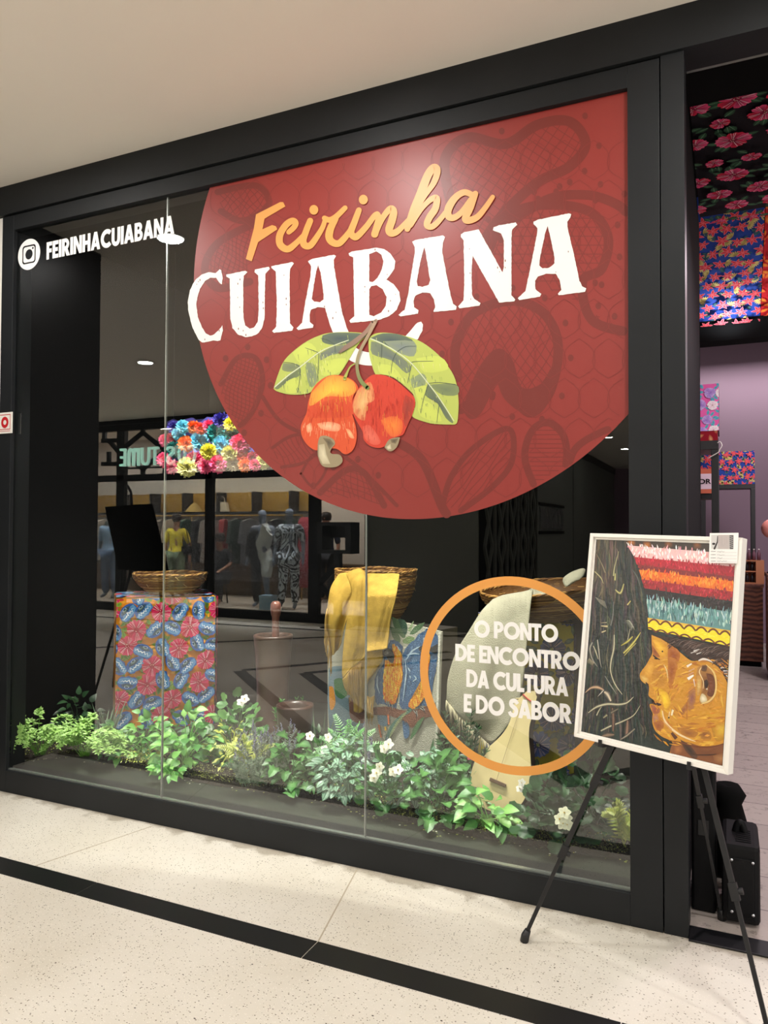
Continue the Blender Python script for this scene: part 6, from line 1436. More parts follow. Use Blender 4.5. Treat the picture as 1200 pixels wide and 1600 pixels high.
def flower(parent, c, nrm, r, col, cen, rng, n=5):
    b = MB(); nrm = nrm.normalized(); s = nrm.orthogonal().normalized(); e = nrm.cross(s)
    for k in range(n):
        t = 2*math.pi*k/n+rng.uniform(-.15, .15); d = s*math.cos(t)+e*math.sin(t)
        leaf3(b, c, (d+nrm*.25), nrm, r*rng.uniform(.9, 1.1), r*.8, lin(col), lin(tuple(int(x*.93) for x in col)), (.12, .42, .56, .46, .12), .12, .2)
    i = len(b.v); b.lathe([(.001, .004), (r*.14, .002), (r*.12, .008), (.001, .011)], c, 8, lin(cen), axis=nrm.to_track_quat('Z', 'Y').to_matrix())
    b.build('flower', 'leaf', parent, recalc=False)
def plant(name, label, px, py, kind, pal, w, h, n, seed, cat='plant', z=None, L=.06, fl=(), fcol=(246, 244, 236), fcen=(232, 196, 70), fr=.024, dep=.16, droop=.2, y=None):
    """(px,py): where the plant meets the soil in the picture; w,h: spread and height in metres"""
    rng = random.Random(seed); base = at_z(px, py, FZ+.045) if y is None else at_y(px, py, y)
    if y is not None: base = Vector((base.x, y, FZ+.045))
    t = thing(name, label, cat, base); P_ = PAL[pal]; b = MB(); st = MB(); R = rng.uniform
    view = (CAM-base); view.z = 0; view.normalize(); side = Vector((0, 0, 1)).cross(view)
    def pos():
        while True:
            a, q, c = R(-1, 1), R(-1, 1), R(0, 1)
            if a*a+q*q+c*c < 1 and a*a+q*q+c*c > .12: break
        return base+side*(a*w/2)+view*(q*dep)+Vector((0, 0, c*h)), Vector((side*a+view*(q+.35)+Vector((0, 0, c*.8-droop))))
    if kind in ('leaf', 'heart', 'star', 'round', 'stripe'):
        tips = []
        L *= .74; n = int(n*1.75)
        for k in range(n):
            p, d = pos(); nn = (Vector((0, 0, 1))+view*R(.3, 1.0)+side*R(-.4, .4)); d = (d+side*R(-.5, .5)+Vector((0, 0, R(-.5, .3)))); l = L*R(.7, 1.25); c0, c1 = rng.choice(P_[:3]), rng.choice(P_)
            p.z = max(p.z, FZ+.06)
            if kind == 'leaf': leaf3(b, p, d, nn, l, l*.42, c0, c1, mid=P_[3])
            elif kind == 'heart': leaf3(b, p, d, nn, l, l*.66, c0, c1, (.2, .52, .48, .28, .0), .2, .3, mid=rng.choice([P_[3], c1, c0]))
            elif kind == 'star': star3(b, p, d, nn, l*1.1, c0, P_[3])
            elif kind == 'round': round3(b, p, d, nn, l, c0, c1)
            else:                             # silver stripes beside a dark midrib
                leaf3(b, p, d, nn, l, l*.62, c0, P_[3], (.16, .46, .5, .34, .0), .18, .3, mid=P_[3]); leaf3(b, p+nn.normalized()*.0012, d, nn, l*.98, l*.10, P_[2], P_[2], (.3, .5, .5, .4, .0), .1, .3)
            if k % 3 == 0: tips.append(p)
        for p in tips[:26]:
            m = base.lerp(p, .5)+Vector((0, 0, h*.15)); q0 = base+side*R(-.03, .03)+view*R(-.03, .03); st.tube(smooth([tuple(q0), tuple(m), tuple(p)], 4), .0018, 4, P_[1])
    elif kind == 'fine':                          # arching sprays of small leaves
        for k in range(n):
            a = R(-1, 1); q = R(-.6, 1); top = base+side*(a*w/2)+view*(q*dep)+Vector((0, 0, h*R(.35, 1)*(1-.45*a*a))); mid = base.lerp(top, .55)+Vector((0, 0, h*.22)); pts = smooth([tuple(base+side*R(-.03, .03)), tuple(mid), tuple(top), tuple(top+side*(a*.05)+view*.03-Vector((0, 0, .03)))], 6)
            st.tube(pts, .0014, 4, P_[2])
            for i in range(4, len(pts)):
                for s in (-1, 1, 0):
                    p = Vector(pts[i]); d = side*(s*.8+R(-.4, .4))+view*R(-.2, .8)+Vector((0, 0, R(-.1, .7))); leaf3(b, p, d, Vector((0, 0, 1))+view*R(.2, .9), L*R(.6, 1.1), L*.42, rng.choice(P_[:3]), rng.choice(P_), mid=P_[3])
    elif kind == 'fern':
        for k in range(n):
            a = R(-1, 1); q = R(-.3, 1); top = base+side*(a*w/2)+view*(q*dep)+Vector((0, 0, h*R(.45, 1)*(1-.35*a*a))); mid = base.lerp(top, .5)+Vector((0, 0, h*.2)); pts = [Vector(v) for v in smooth([tuple(base), tuple(mid), tuple(top)], 9)]
            st.tube(pts, .0013, 4, P_[1]); m = len(pts)
            for i in range(3, m):
                d = (pts[i]-pts[i-1]).normalized(); nn = Vector((0, 0, 1))+view*.8; s = d.cross(nn).normalized(); ll = L*(1-.75*i/m)
                for sg in (-1, 1): leaf3(b, pts[i], s*sg+d*.5, nn, ll, ll*.26, rng.choice(P_[:3]), rng.choice(P_), (.4, .5, .4, 0), .1, .15)
    elif kind in ('spike', 'needle'):
        for k in range(n):
            a = R(-1, 1); q = R(-.8, 1); bb = base+side*(a*w*.25); top = base+side*(a*w/2)+view*(q*dep)+Vector((0, 0, h*R(.5, 1))); pts = [Vector(v) for v in smooth([tuple(bb), tuple(bb.lerp(top, .5)+Vector((0, 0, .03))), tuple(top)], 7)]
            st.tube(pts, .0012, 4, P_[2]); m = len(pts)
            for i in range(2, m):
                for s in range(4):
                    d = side*R(-1, 1)+view*R(-.5, 1)+Vector((0, 0, R(.3, 1.2))); leaf3(b, pts[i], d, view+Vector((0, 0, .5)), L*R(.5, 1), L*.16, rng.choice(P_[:3]), rng.choice(P_), (.4, .5, .4, 0), .1, .1)
            if kind == 'spike':
                for i in range(9):
                    p = top+Vector((R(-.005, .005), R(-.005, .005), i*.0055)); b.lathe([(.001, -.004), (.0055-.0004*i, 0), (.001, .005)], p, 6, lin(rng.choice([(150, 146, 178), (170, 166, 190), (128, 124, 160)])))
    elif kind == 'grass':
        for k in range(n):
            a = R(-1, 1); q = R(-.5, 1); top = base+side*(a*w/2)+view*(q*dep)+Vector((0, 0, h*R(.5, 1))); d = top-base; leaf3(b, base+side*R(-.03, .03), d, view-Vector((0, 0, .2)), d.length, .011, rng.choice(P_[:3]), rng.choice(P_), (.4, .5, .45, .3, 0), .3, .12)
    for mm in (b, st):
        for v_ in mm.v:
            if v_.y < .06: v_.y = .02+.04*math.exp((v_.y-.06)/.06)
    b.build('foliage', 'leaf', t, recalc=False)
    if st.v: st.build('stem', 'leaf', t)
    for (fx, fy) in fl:
        d = at_y(fx, fy, base.y-dep*.9); flower(t, d, (CAM-d)+Vector((R(-1, 1), 0, R(0, 1.5))), fr*R(.9, 1.1), fcol, fcen, rng)
        s2 = MB(); s2.tube([base, base.lerp(d, .6)+Vector((0, 0, .02)), d+Vector((0, .004, 0))], .0016, 4, P_[1]); s2.build('flower_stalk', 'leaf', t)
    return t
plant('leafy_shrub', 'bright pale green small-leaved plant at the far left corner of the window', 62, 1180, 'fine', 'bright', .44, .30, 24, 1, L=.030)
plant('leafy_shrub', 'bright pale green spreading plant, second from the left window frame', 132, 1182, 'fine', 'bright', .46, .24, 32, 2, L=.032, dep=.2)
plant('dark_leaf_plant', 'dark green broad-leaved plant behind the two bright plants at the left', 122, 1120, 'heart', 'dark', .30, .26, 34, 3, L=.07, y=.62)
plant('ivy_plant', 'green ivy between the bright plants and the orange box', 180, 1178, 'heart', 'ivy', .18, .20, 30, 4, L=.06)
plant('dry_grass', 'thin pale grass tuft behind the ivy at the left of the orange box', 165, 1120, 'grass', 'grey', .22, .26, 18, 5, y=.55)
plant('pothos_plant', 'light green pointed-leaf plant at the foot of the orange box, left side', 225, 1160, 'heart', 'pothos', .34, .26, 46, 6, L=.075, y=.42)
plant('pothos_plant', 'shiny light green plant in front of the orange box, right of the first glass joint', 292, 1205, 'heart', 'pothos', .36, .32, 64, 7, L=.085, y=.40)
plant('pothos_plant', 'small green plant hanging over the moss at the first glass joint', 262, 1212, 'heart', 'pothos', .20, .10, 18, 8, L=.06, dep=.06)
plant('geranium_plant', 'round-leaved geranium with a white flower right of the orange box', 368, 1150, 'round', 'ger', .34, .36, 46, 9, L=.075, y=.62, fl=[(382, 1092), (377, 1097)])
plant('yellow_green_plant', 'yellow green small-leaved plant below the geranium', 362, 1185, 'leaf', 'lime', .30, .26, 60, 10, L=.045, y=.5)
plant('fern_plant', 'yellowish fern leaning over the moss left of the lavender', 385, 1215, 'fern', 'lime', .42, .24, 16, 11, L=.05, y=.40)
plant('lavender_plant', 'grey lavender with small purple spikes in front of the tall mortar', 415, 1222, 'spike', 'lav', .36, .27, 34, 12, L=.03, y=.42)
plant('grey_leaf_plant', 'silvery fine-leaved plant at the foot of the lavender', 400, 1228, 'needle', 'grey', .34, .14, 26, 13, L=.035, dep=.08)
plant('conifer_sprig', 'small upright fresh green sprig behind the short mortar', 452, 1120, 'needle', 'fern', .22, .34, 16, 14, L=.03, y=.80)
plant('ivy_plant', 'star-leaved ivy below the short mortar', 452, 1232, 'star', 'ivy', .26, .25, 30, 15, L=.08, y=.36)
plant('bromeliad_plant', 'pale striped upright blades beside the short mortar', 496, 1160, 'grass', 'grey', .26, .32, 20, 16, y=.66)
plant('fern_plant', 'feathery green fern under the yellow shawl', 545, 1150, 'fern', 'fern', .46, .34, 20, 17, L=.05, y=.58)
plant('impatiens_plant', 'leafy plant with white flowers right of the short mortar', 508, 1185, 'leaf', 'ivy', .30, .24, 56, 18, L=.055, y=.46, fl=[(484, 1150), (513, 1152), (508, 1172)])
plant('striped_leaf_plant', 'silver striped leafy plant in front of the yellow shawl', 540, 1255, 'stripe', 'silver', .34, .30, 90, 19, L=.065, y=.36)
plant('striped_leaf_plant', 'silver striped leafy plant under the macaw rug', 655, 1185, 'stripe', 'silver', .34, .30, 56, 20, L=.065, y=.42)
plant('african_violet', 'dark round-leaved plant with white flowers right of the second glass joint', 608, 1235, 'round', 'ivy', .34, .26, 44, 21, L=.075, y=.34, fl=[(588, 1208), (593, 1198), (584, 1216), (614, 1206), (622, 1203), (600, 1170), (607, 1163)], fcol=(248, 246, 226))
plant('lavender_plant', 'small lavender in front of the macaw rug at the second glass joint', 585, 1180, 'spike', 'lav', .20, .26, 16, 22, L=.03, y=.5)
plant('ivy_plant', 'light green star-leaved ivy right of the white violets', 685, 1262, 'star', 'ivy', .28, .24, 38, 23, L=.085, y=.33)
plant('ivy_plant', 'dense dark ivy below the fringe of the grey shawl', 700, 1225, 'leaf', 'dark', .28, .32, 70, 24, L=.06, y=.44)
plant('tall_grass', 'thin leafy stems rising beside the macaw rug', 715, 1180, 'needle', 'dark', .30, .40, 18, 25, L=.04, y=.55)
plant('impatiens_plant', 'small plant with one pink flower left of the wooden lute', 733, 1200, 'leaf', 'ivy', .16, .2, 22, 26, L=.04, y=.42, fl=[(736, 1181)], fcol=(190, 60, 90), fr=.02)
plant('pointed_leaf_plant', 'fresh green star-shaped plant in front of the base of the wooden lute', 760, 1294, 'heart', 'pothos', .26, .17, 26, 27, L=.10, y=.27, dep=.07)
plant('geranium_plant', 'dark round-leaved geranium right of the wooden lute', 856, 1308, 'round', 'dark', .26, .24, 24, 28, L=.085, y=.33, fl=[(812, 1232), (815, 1223)], fr=.018)
plant('begonia_plant', 'dark plant with a big white double flower beside the easel leg', 872, 1315, 'round', 'dark', .24, .26, 22, 29, L=.08, y=.30, fl=[(874, 1280), (884, 1278), (879, 1287), (886, 1288), (882, 1270)], fcol=(246, 246, 216), fr=.026)
plant('dark_leaf_plant', 'dark leafy plant behind the easel leg at the right end', 925, 1310, 'round', 'dark', .36, .34, 40, 30, L=.09, y=.42)
plant('fern_plant', 'yellow green fern at the right end by the window frame', 975, 1318, 'fern', 'lime', .18, .26, 9, 31, L=.05, y=.30)
plant('dark_leaf_plant', 'dark green foliage deep behind the lavender', 330, 1150, 'leaf', 'dark', .5, .2, 50, 32, L=.07, y=.72)
plant('dark_leaf_plant', 'dark foliage deep behind the short mortar', 500, 1180, 'leaf', 'dark', .7, .2, 60, 33, L=.07, y=.8)
plant('creeping_plant', 'small-leaved creeper on the soil left of the first glass joint', 225, 1200, 'leaf', 'lime', .34, .09, 90, 35, L=.022, y=.36, dep=.1)
# moss along the front edge
b = MB(); rng = random.Random(5); MO = G_((150, 160, 70), (110, 124, 54), (70, 80, 40), (186, 190, 100), (48, 52, 30), (128, 138, 66))
for k in range(7000):
    q = rng.random(); e = edge_at(q); 
    if q < .22 and rng.random() < .7: continue
    y = e.y+.012+abs(rng.gauss(0, .035)); p = Vector((e.x+rng.uniform(-.01, .01), y, FZ+.012+min(.05, (y-e.y)*.8)+.012*rng.random()))
    d = Vector((rng.uniform(-1, 1), rng.uniform(-1, .6), rng.uniform(-.1, 1))); c = rng.choice(MO)
    s = d.cross(Vector((0, 0, 1))).normalized()*.003; l = d.normalized()*rng.uniform(.005, .011); b.face([p-s, p+l*.5-s*1.4, p+l, p+l*.5+s*1.4], c)
for k in range(160):
    q = rng.random(); e = edge_at(q); p = e+Vector((rng.uniform(-.01, .01), -abs(rng.gauss(0, .035)), .004)); s = rng.uniform(.002, .005); b.face([p+Vector((-s, -s, 0)), p+Vector((s, -s, 0)), p+Vector((s, s, .001)), p+Vector((-s, s, .001))], rng.choice(MO+G_((200, 200, 180))))
tag(b.build('moss', 'leaf', None, loc=(-2, .3, FZ), recalc=False), 'strip of yellow green moss along the front edge of the soil', 'moss', kind='stuff')

# ------------------------------------------------------------------ clothing store across the mall (seen reflected in the glass)
def figure(name, label, cat, base, H, face, m, pose=None, group=None, hair=None):
    f = Vector((face[0], face[1], 0)).normalized(); r = Vector((f.y, -f.x, 0)); base = Vector(base)
    J = {'pelvis': (0, 0, .53), 'waist': (0, 0, .60), 'chest': (0, .012, .72), 'neck': (0, .0, .825), 'chin': (0, .012, .865), 'head': (0, .018, .93), 'crown': (0, .008, .972)}
    for s, n in ((-1, 'l'), (1, 'r')):
        J.update({n+'sh': (s*.105, 0, .80), n+'el': (s*.135, -.015, .635), n+'wr': (s*.145, .03, .49), n+'pa': (s*.147, .04, .46), n+'hip': (s*.055, 0, .5), n+'kn': (s*.058, .012, .28), n+'an': (s*.058, -.012, .045), n+'to': (s*.068, .07, .018)})
        for k in range(4): J[n+'f%d' % k] = (s*(.140+.004*k), .035+.010*k, .425+.004*abs(k-1)); J[n+'g%d' % k] = (s*(.137+.004*k), .042+.010*k, .405+.004*abs(k-1))
        J[n+'th'] = (s*.138, .058, .445)
    if pose: J.update(pose)
    RAD = {'pelvis': .075, 'waist': .066, 'chest': .078, 'neck': .03, 'chin': .038, 'head': .05, 'crown': .034}
    for n in 'lr': RAD.update({n+'sh': .034, n+'el': .023, n+'wr': .015, n+'pa': .017, n+'hip': .055, n+'kn': .036, n+'an': .022, n+'to': .018, n+'th': .0055}); [RAD.update({n+'f%d' % k: .0055, n+'g%d' % k: .0045}) for k in range(4)]
    Ed = [('pelvis', 'waist'), ('waist', 'chest'), ('chest', 'neck'), ('neck', 'chin'), ('chin', 'head'), ('head', 'crown')]
    for n in 'lr':
        Ed += [('chest', n+'sh'), (n+'sh', n+'el'), (n+'el', n+'wr'), (n+'wr', n+'pa'), (n+'pa', n+'th'), ('pelvis', n+'hip'), (n+'hip', n+'kn'), (n+'kn', n+'an'), (n+'an', n+'to')]
        for k in range(4): Ed += [(n+'pa', n+'f%d' % k), (n+'f%d' % k, n+'g%d' % k)]
    W = {k: base+r*(v[0]*H)+f*(v[1]*H)+Vector((0, 0, v[2]*H)) for k, v in J.items()}
    t = thing(name, label, cat, base, group)
    def skin(nm, Ed, rad, mm):
        ks = []
        for e in Ed:
            for k in e:
                if k not in ks: ks.append(k)
        me = bpy.data.meshes.new(nm); me.from_pydata([W[k]-base for k in ks], [(ks.index(a), ks.index(c)) for a, c in Ed], []); o = bpy.data.objects.new(nm, me); COL.objects.link(o); o.parent = t
        sk = o.modifiers.new('skin', 'SKIN'); sub = o.modifiers.new('sub', 'SUBSURF'); sub.levels = sub.render_levels = 1; sk.use_smooth_shade = True
        for i, k in enumerate(ks): v = rad[k]*H; me.skin_vertices[0].data[i].radius = (v*(1.15 if k in ('chest', 'pelvis', 'waist') else 1), v*(.8 if k in ('chest', 'pelvis', 'waist') else 1)); me.skin_vertices[0].data[i].use_root = (i == 0)
        me.materials.append(M[mm] if isinstance(mm, str) else mm)
        dg = bpy.context.evaluated_depsgraph_get(); me2 = bpy.data.meshes.new_from_object(o.evaluated_get(dg)); o.modifiers.clear(); o.data = me2
        return o
    skin('body', Ed, RAD, m)
    b = MB(); hd = W['head']; b.lathe([(.001, -.008*H), (.007*H, -.002*H), (.001, .014*H)], hd+f*.046*H-Vector((0, 0, .01*H)), 8, axis=f.to_track_quat('Z', 'Y').to_matrix()); b.build('nose', m, t)
    if hair:
        b = MB(); R3 = I3; b.lathe([(.001, -.05*H if hair == 'long' else -.01*H), (.05*H, -.03*H), (.060*H, .02*H), (.045*H, .055*H), (.001, .067*H)], hd-f*.012*H, 14); b.build('hair', 'hair', t)
    return t, W, skin
def clothing(sk, nm, Ed, rad, m): return sk(nm, Ed, rad, m)
TOP = [('waist', 'chest'), ('chest', 'neck2')]
def swirl():
    m, t, p = newmat('black_white_swirl'); tc = nd(t, 'ShaderNodeTexCoord'); n = nd(t, 'ShaderNodeTexNoise'); n.inputs['Scale'].default_value = 3.2; n.inputs['Distortion'].default_value = 2.2; n.inputs['Detail'].default_value = 0
    w = nd(t, 'ShaderNodeMath', operation='MULTIPLY'); w.inputs[1].default_value = 4.5; s_ = nd(t, 'ShaderNodeMath', operation='FRACT'); g = nd(t, 'ShaderNodeMath', operation='GREATER_THAN'); g.inputs[1].default_value = .5
    t.links.new(tc.outputs['Object'], n.inputs['Vector']); t.links.new(n.outputs['Fac'], w.inputs[0]); t.links.new(w.outputs[0], s_.inputs[0]); t.links.new(s_.outputs[0], g.inputs[0])
    mx = nd(t, 'ShaderNodeMix', data_type='RGBA'); mx.inputs['A'].default_value = (.01, .01, .012, 1); mx.inputs['B'].default_value = (.75, .8, .86, 1); t.links.new(g.outputs[0], mx.inputs['Factor']); t.links.new(mx.outputs['Result'], p.inputs['Base Color']); return m
SF = .15
def outfit(W, sk, base, H, top, legs, mt, ml, sleeves=True):
    if mt:
        E_ = [('waist', 'chest')]; rad = {'waist': .078, 'chest': .09, 'pelvis': .084}
        E_ += [('pelvis', 'waist')]
        for n in 'lr':
            E_ += [('chest', n+'sh')]; rad[n+'sh'] = .043
            if sleeves: E_ += [(n+'sh', n+'el')]; rad[n+'el'] = .032
        sk(top, E_, rad, mt)
    if ml:
        E_ = []; rad = {'pelvis': .083}
        for n in 'lr': E_ += [('pelvis', n+'hip'), (n+'hip', n+'kn'), (n+'kn', n+'an')]; rad.update({n+'hip': .064, n+'kn': .048, n+'an': .04})
        sk(legs, E_, rad, ml)
yv = 7.85
pb = mir(410, 950, yv); H = mir(412, 790, yv).z-SF-.02
t, W, sk = figure('mannequin', 'grey mannequin in a white draped dress and black jacket behind the store window', 'mannequin', (pb.x, pb.y, SF), H, (.2, 1), 'mannequin', {'rkn': (.06, .05, .28), 'ran': (.09, .06, .045), 'rto': (.12, .13, .018)})
wht = mat('white_dress', (214, 214, 208), .7, bump=.4, bscale=30); blk = mat('black_jacket', (18, 18, 20), .7)
sk('dress', [('chest', 'waist'), ('waist', 'pelvis'), ('pelvis', 'rhip'), ('rhip', 'rkn'), ('chest', 'rsh')], {'chest': .092, 'waist': .078, 'pelvis': .09, 'rhip': .075, 'rkn': .055, 'rsh': .03}, wht)
sk('jacket', [('lsh', 'lel'), ('lel', 'lwr'), ('lsh', 'chest'), ('lsh', 'lhip'), ('lhip', 'lkn'), ('lkn', 'lan')], {'lsh': .052, 'lel': .042, 'lwr': .032, 'chest': .07, 'lhip': .075, 'lkn': .058, 'lan': .045}, blk)
pb = mir(452, 950, yv-.05)
t, W, sk = figure('mannequin', 'grey mannequin in a black and white swirl patterned suit behind the store window', 'mannequin', (pb.x, pb.y, SF), H*1.01, (.3, 1), 'mannequin', {'lan': (-.085, -.03, .045), 'lto': (-.10, .05, .018)})
sw_ = swirl(); outfit(W, sk, pb, H, 'patterned_top', 'patterned_trousers', sw_, sw_)
pb = mir(172, 938, 8.0)
t, W, sk = figure('mannequin', 'mannequin in a light blue shirt at the far left store window', 'mannequin', (pb.x, pb.y, SF), 1.72, (.2, 1), 'mannequin')
outfit(W, sk, pb, 1.72, 'blue_shirt', 'jeans', mat('light_blue_cotton', (150, 180, 210), .8), mat('denim', (90, 110, 140), .8))
pb = mir(275, 938, 8.7)
t, W, sk = figure('person', 'person in a yellow top and grey green trousers standing at the clothes rail', 'person', (pb.x, pb.y, SF), 1.66, (-.2, -1), 'skin', {'lwr': (-.10, .14, .70), 'lpa': (-.09, .16, .72), 'lel': (-.15, .03, .63)}, hair='long')
outfit(W, sk, pb, 1.66, 'yellow_top', 'trousers', mat('yellow_top', (236, 214, 60), .8), mat('grey_green_trousers', (120, 136, 110), .8))
b = MB(); c = pb+Vector((.24, -.02, 0)); c.z = SF+.92; b.box(c-Vector((.10, .05, .09)), c+Vector((.10, .05, .09))); bo = thing('handbag', 'black handbag hanging at the hip of the person in yellow', 'bag', c-Vector((0, 0, .09))); b.build('bag_body', 'speaker', bo, bevel=.02)
b = MB(); b.tube(smooth([tuple(c+Vector((-.08, 0, .09))), tuple(c+Vector((-.12, 0, .45))), tuple(c+Vector((-.06, -.02, .50))), tuple(c+Vector((.08, 0, .09)))], 5), .008, 6); b.build('strap', 'speaker', bo)
pb = mir(345, 945, 8.2)
SIT = {}
for s, n in ((-1, 'l'), (1, 'r')): SIT.update({n+'hip': (s*.055, .0, .27), n+'kn': (s*.075, .25, .29), n+'an': (s*.075, .24, .045), n+'to': (s*.08, .32, .018)})
for k, v in (('pelvis', (0, 0, .29)), ('waist', (0, .0, .36)), ('chest', (0, .02, .48)), ('neck', (0, .03, .585)), ('chin', (0, .045, .625)), ('head', (0, .05, .69)), ('crown', (0, .04, .732))): SIT[k] = v
for s, n in ((-1, 'l'), (1, 'r')):
    SIT.update({n+'sh': (s*.105, .02, .56), n+'el': (s*.13, .06, .42), n+'wr': (s*.08, .2, .36), n+'pa': (s*.07, .225, .35)})
    for k in range(4): SIT[n+'f%d' % k] = (s*(.052+.010*k), .25, .345); SIT[n+'g%d' % k] = (s*(.052+.010*k), .265, .335)
    SIT[n+'th'] = (s*.045, .225, .36)
t, W, sk = figure('person', 'person in dark clothes seated on a stool inside the store', 'person', (pb.x, pb.y, SF), 1.7, (.3, 1), 'skin', SIT, hair='short')
outfit(W, sk, pb, 1.7, 'dark_top', 'dark_trousers', mat('dark_top', (36, 36, 42), .8), mat('dark_trousers', (44, 44, 50), .8))
st_ = thing('stool', 'low dark stool under the seated person in the store', 'stool', (pb.x, pb.y, SF)); b = MB(); b.lathe([(.001, .37), (.17, .37), (.18, .39), (.17, .41), (.001, .41)], (pb.x, pb.y, SF), 20); b.build('seat', 'easel', st_)
for k in range(3):
    b = MB(); a_ = k*2.1; b.tube([(pb.x+.10*math.cos(a_), pb.y+.10*math.sin(a_), SF+.37), (pb.x+.16*math.cos(a_), pb.y+.16*math.sin(a_), SF+.001)], .014, 8); b.build('leg', 'easel', st_)
pb = mir(510, 945, 9.0)
t, W, sk = figure('person', 'dark haired person in a dark shirt behind the black display frame of the store entrance', 'person', (pb.x, pb.y, SF), 1.68, (.1, 1), 'skin', hair='short')
outfit(W, sk, pb, 1.68, 'shirt', 'trousers', mat('navy_shirt', (30, 34, 52), .8), mat('black_trousers', (24, 24, 26), .8))
# clothes rail and what hangs from it
zr = mir(300, 806, 9.3).z; xl, xr_ = mir(150, 806, 9.3).x, mir(474, 806, 9.3).x
t = thing('clothes_rail', 'long brass clothes rail along the back wall of the store', 'rail', ((xl+xr_)/2, -9.3, SF)); b = MB(); b.tube([(xl, -9.3, zr), (xr_, -9.3, zr)], .014, 8); b.build('rail_bar', 'gold', t)
for x in (xl+.02, (xl+xr_)/2, xr_-.02):
    b = MB(); b.tube([(x, -9.3, SF), (x, -9.3, zr-.015)], .014, 8); b.build('rail_post', 'gold', t)
first = None; GC = [(200, 190, 180), (60, 70, 62), (34, 34, 38), (70, 96, 84), (206, 200, 196), (120, 110, 104), (190, 170, 150), (54, 84, 72), (30, 32, 36), (150, 144, 140), (170, 60, 66), (44, 60, 54), (84, 84, 90), (220, 216, 210), (40, 40, 44), (62, 88, 80)]
GN = ['light grey', 'moss green', 'black', 'sea green', 'off-white', 'taupe', 'beige', 'dark green', 'charcoal', 'grey', 'red', 'forest green', 'slate', 'white', 'near-black', 'teal green']
for k in range(16):
    x = xl+.25+k*(xr_-xl-.5)/15
    if first is None:
        t = thing('hanging_garment', '', 'garment', (x, -9.3, zr)); first = t
        b = MB(); b.tube([Vector(p)+Vector((x, -9.3, zr)) for p in smooth([(0, .0, .016), (0, .016, .02), (0, .018, .0), (0, 0, -.03), (0, 0, -.06)], 4)], .003, 5); b.tube([(x, -9.3-.19, zr-.11), (x, -9.3, zr-.06), (x, -9.3+.19, zr-.11)], .006, 6); b.build('hanger', 'white_paint', t)
        b = MB(); P_ = [(-.05, -.068), (.05, -.068), (.21, -.12), (.27, -.55), (.20, -.56), (.19, -.40), (.21, -.95), (-.21, -.95), (-.19, -.40), (-.20, -.56), (-.27, -.55), (-.21, -.12)]
        b.poly([P_], lambda u, v, w: (x+.045+w, -9.3+u, zr+v), .09); b.build('cloth', 'ocol', t)
        garm = t
    else:
        t = first.copy(); COL.objects.link(t); t.location = (x, -9.3, zr)
        for ch in first.children: c2 = ch.copy(); COL.objects.link(c2); c2.parent = t
    t.rotation_euler = (0, 0, .5*math.sin(k*2.3)); 
    t['label'] = '%s garment on the brass rail, %s from the left in the reflection' % (GN[k], ['first', 'second', 'third', 'fourth', 'fifth', 'sixth', 'seventh', 'eighth', 'ninth', 'tenth', 'eleventh', 'twelfth', 'thirteenth', 'fourteenth', 'fifteenth', 'sixteenth'][k]); t['group'] = 'clothes on the store rail'
    for ch in t.children: ch.color = (*lin(GC[k]), 1)
# gold niche with a handbag on its shelf
z0, z1 = mir(300, 800, 9.6).z, mir(300, 770, 9.6).z
t = thing('wall_shelf', 'gold lit shelf niche above the clothes rail', 'shelf', ((xl+xr_)/2, -9.75, z0)); b = MB(); b.box((xl-1, -9.9, z0-.03), (xr_, -9.55, z0)); b.build('shelf_board', 'easel', t); b = MB(); b.box((xl-1, -9.899, z0+.001), (xr_, -9.88, z1)); b.build('back_panel', 'gold', t)
for k in range(6):
    b = MB(); x = xl+.4+k*(xr_-xl)/6; b.box((x, -9.878, z0+.001), (x+.04, -9.56, z1)); b.build('divider', 'easel', t)
c = mir(340, 797, 9.55); c.z = z0+.001; c.y = -9.70
t = thing('handbag', 'white handbag on the gold shelf above the rail', 'bag', c); b = MB(); P_ = [(-.17, 0), (.17, 0), (.13, .20), (-.13, .20)]; b.poly([P_], lambda u, v, w: (c.x+u, c.y+.05+w, c.z+v), .10); b.build('bag_body', mat('cream_leather', (222, 212, 192), .5), t, bevel=.01); b = MB(); b.tube(smooth([(c.x-.07, c.y, c.z+.2), (c.x-.05, c.y, c.z+.30), (c.x+.05, c.y, c.z+.30), (c.x+.07, c.y, c.z+.2)], 5), .008, 6); b.build('handle', mat('cream_leather2', (222, 212, 192), .5), t)
c = mir(297, 797, 9.55); c.z = z0+.001; c.y = -9.70
t = thing('straw_hat', 'pointed straw hat lying on the gold shelf', 'hat', c); b = MB(); b.lathe([(.20, 0), (.19, .015), (.06, .17), (.001, .2)], c, 24); b.build('hat_shape', mat('straw_hat_straw', (190, 160, 90), .7), t)
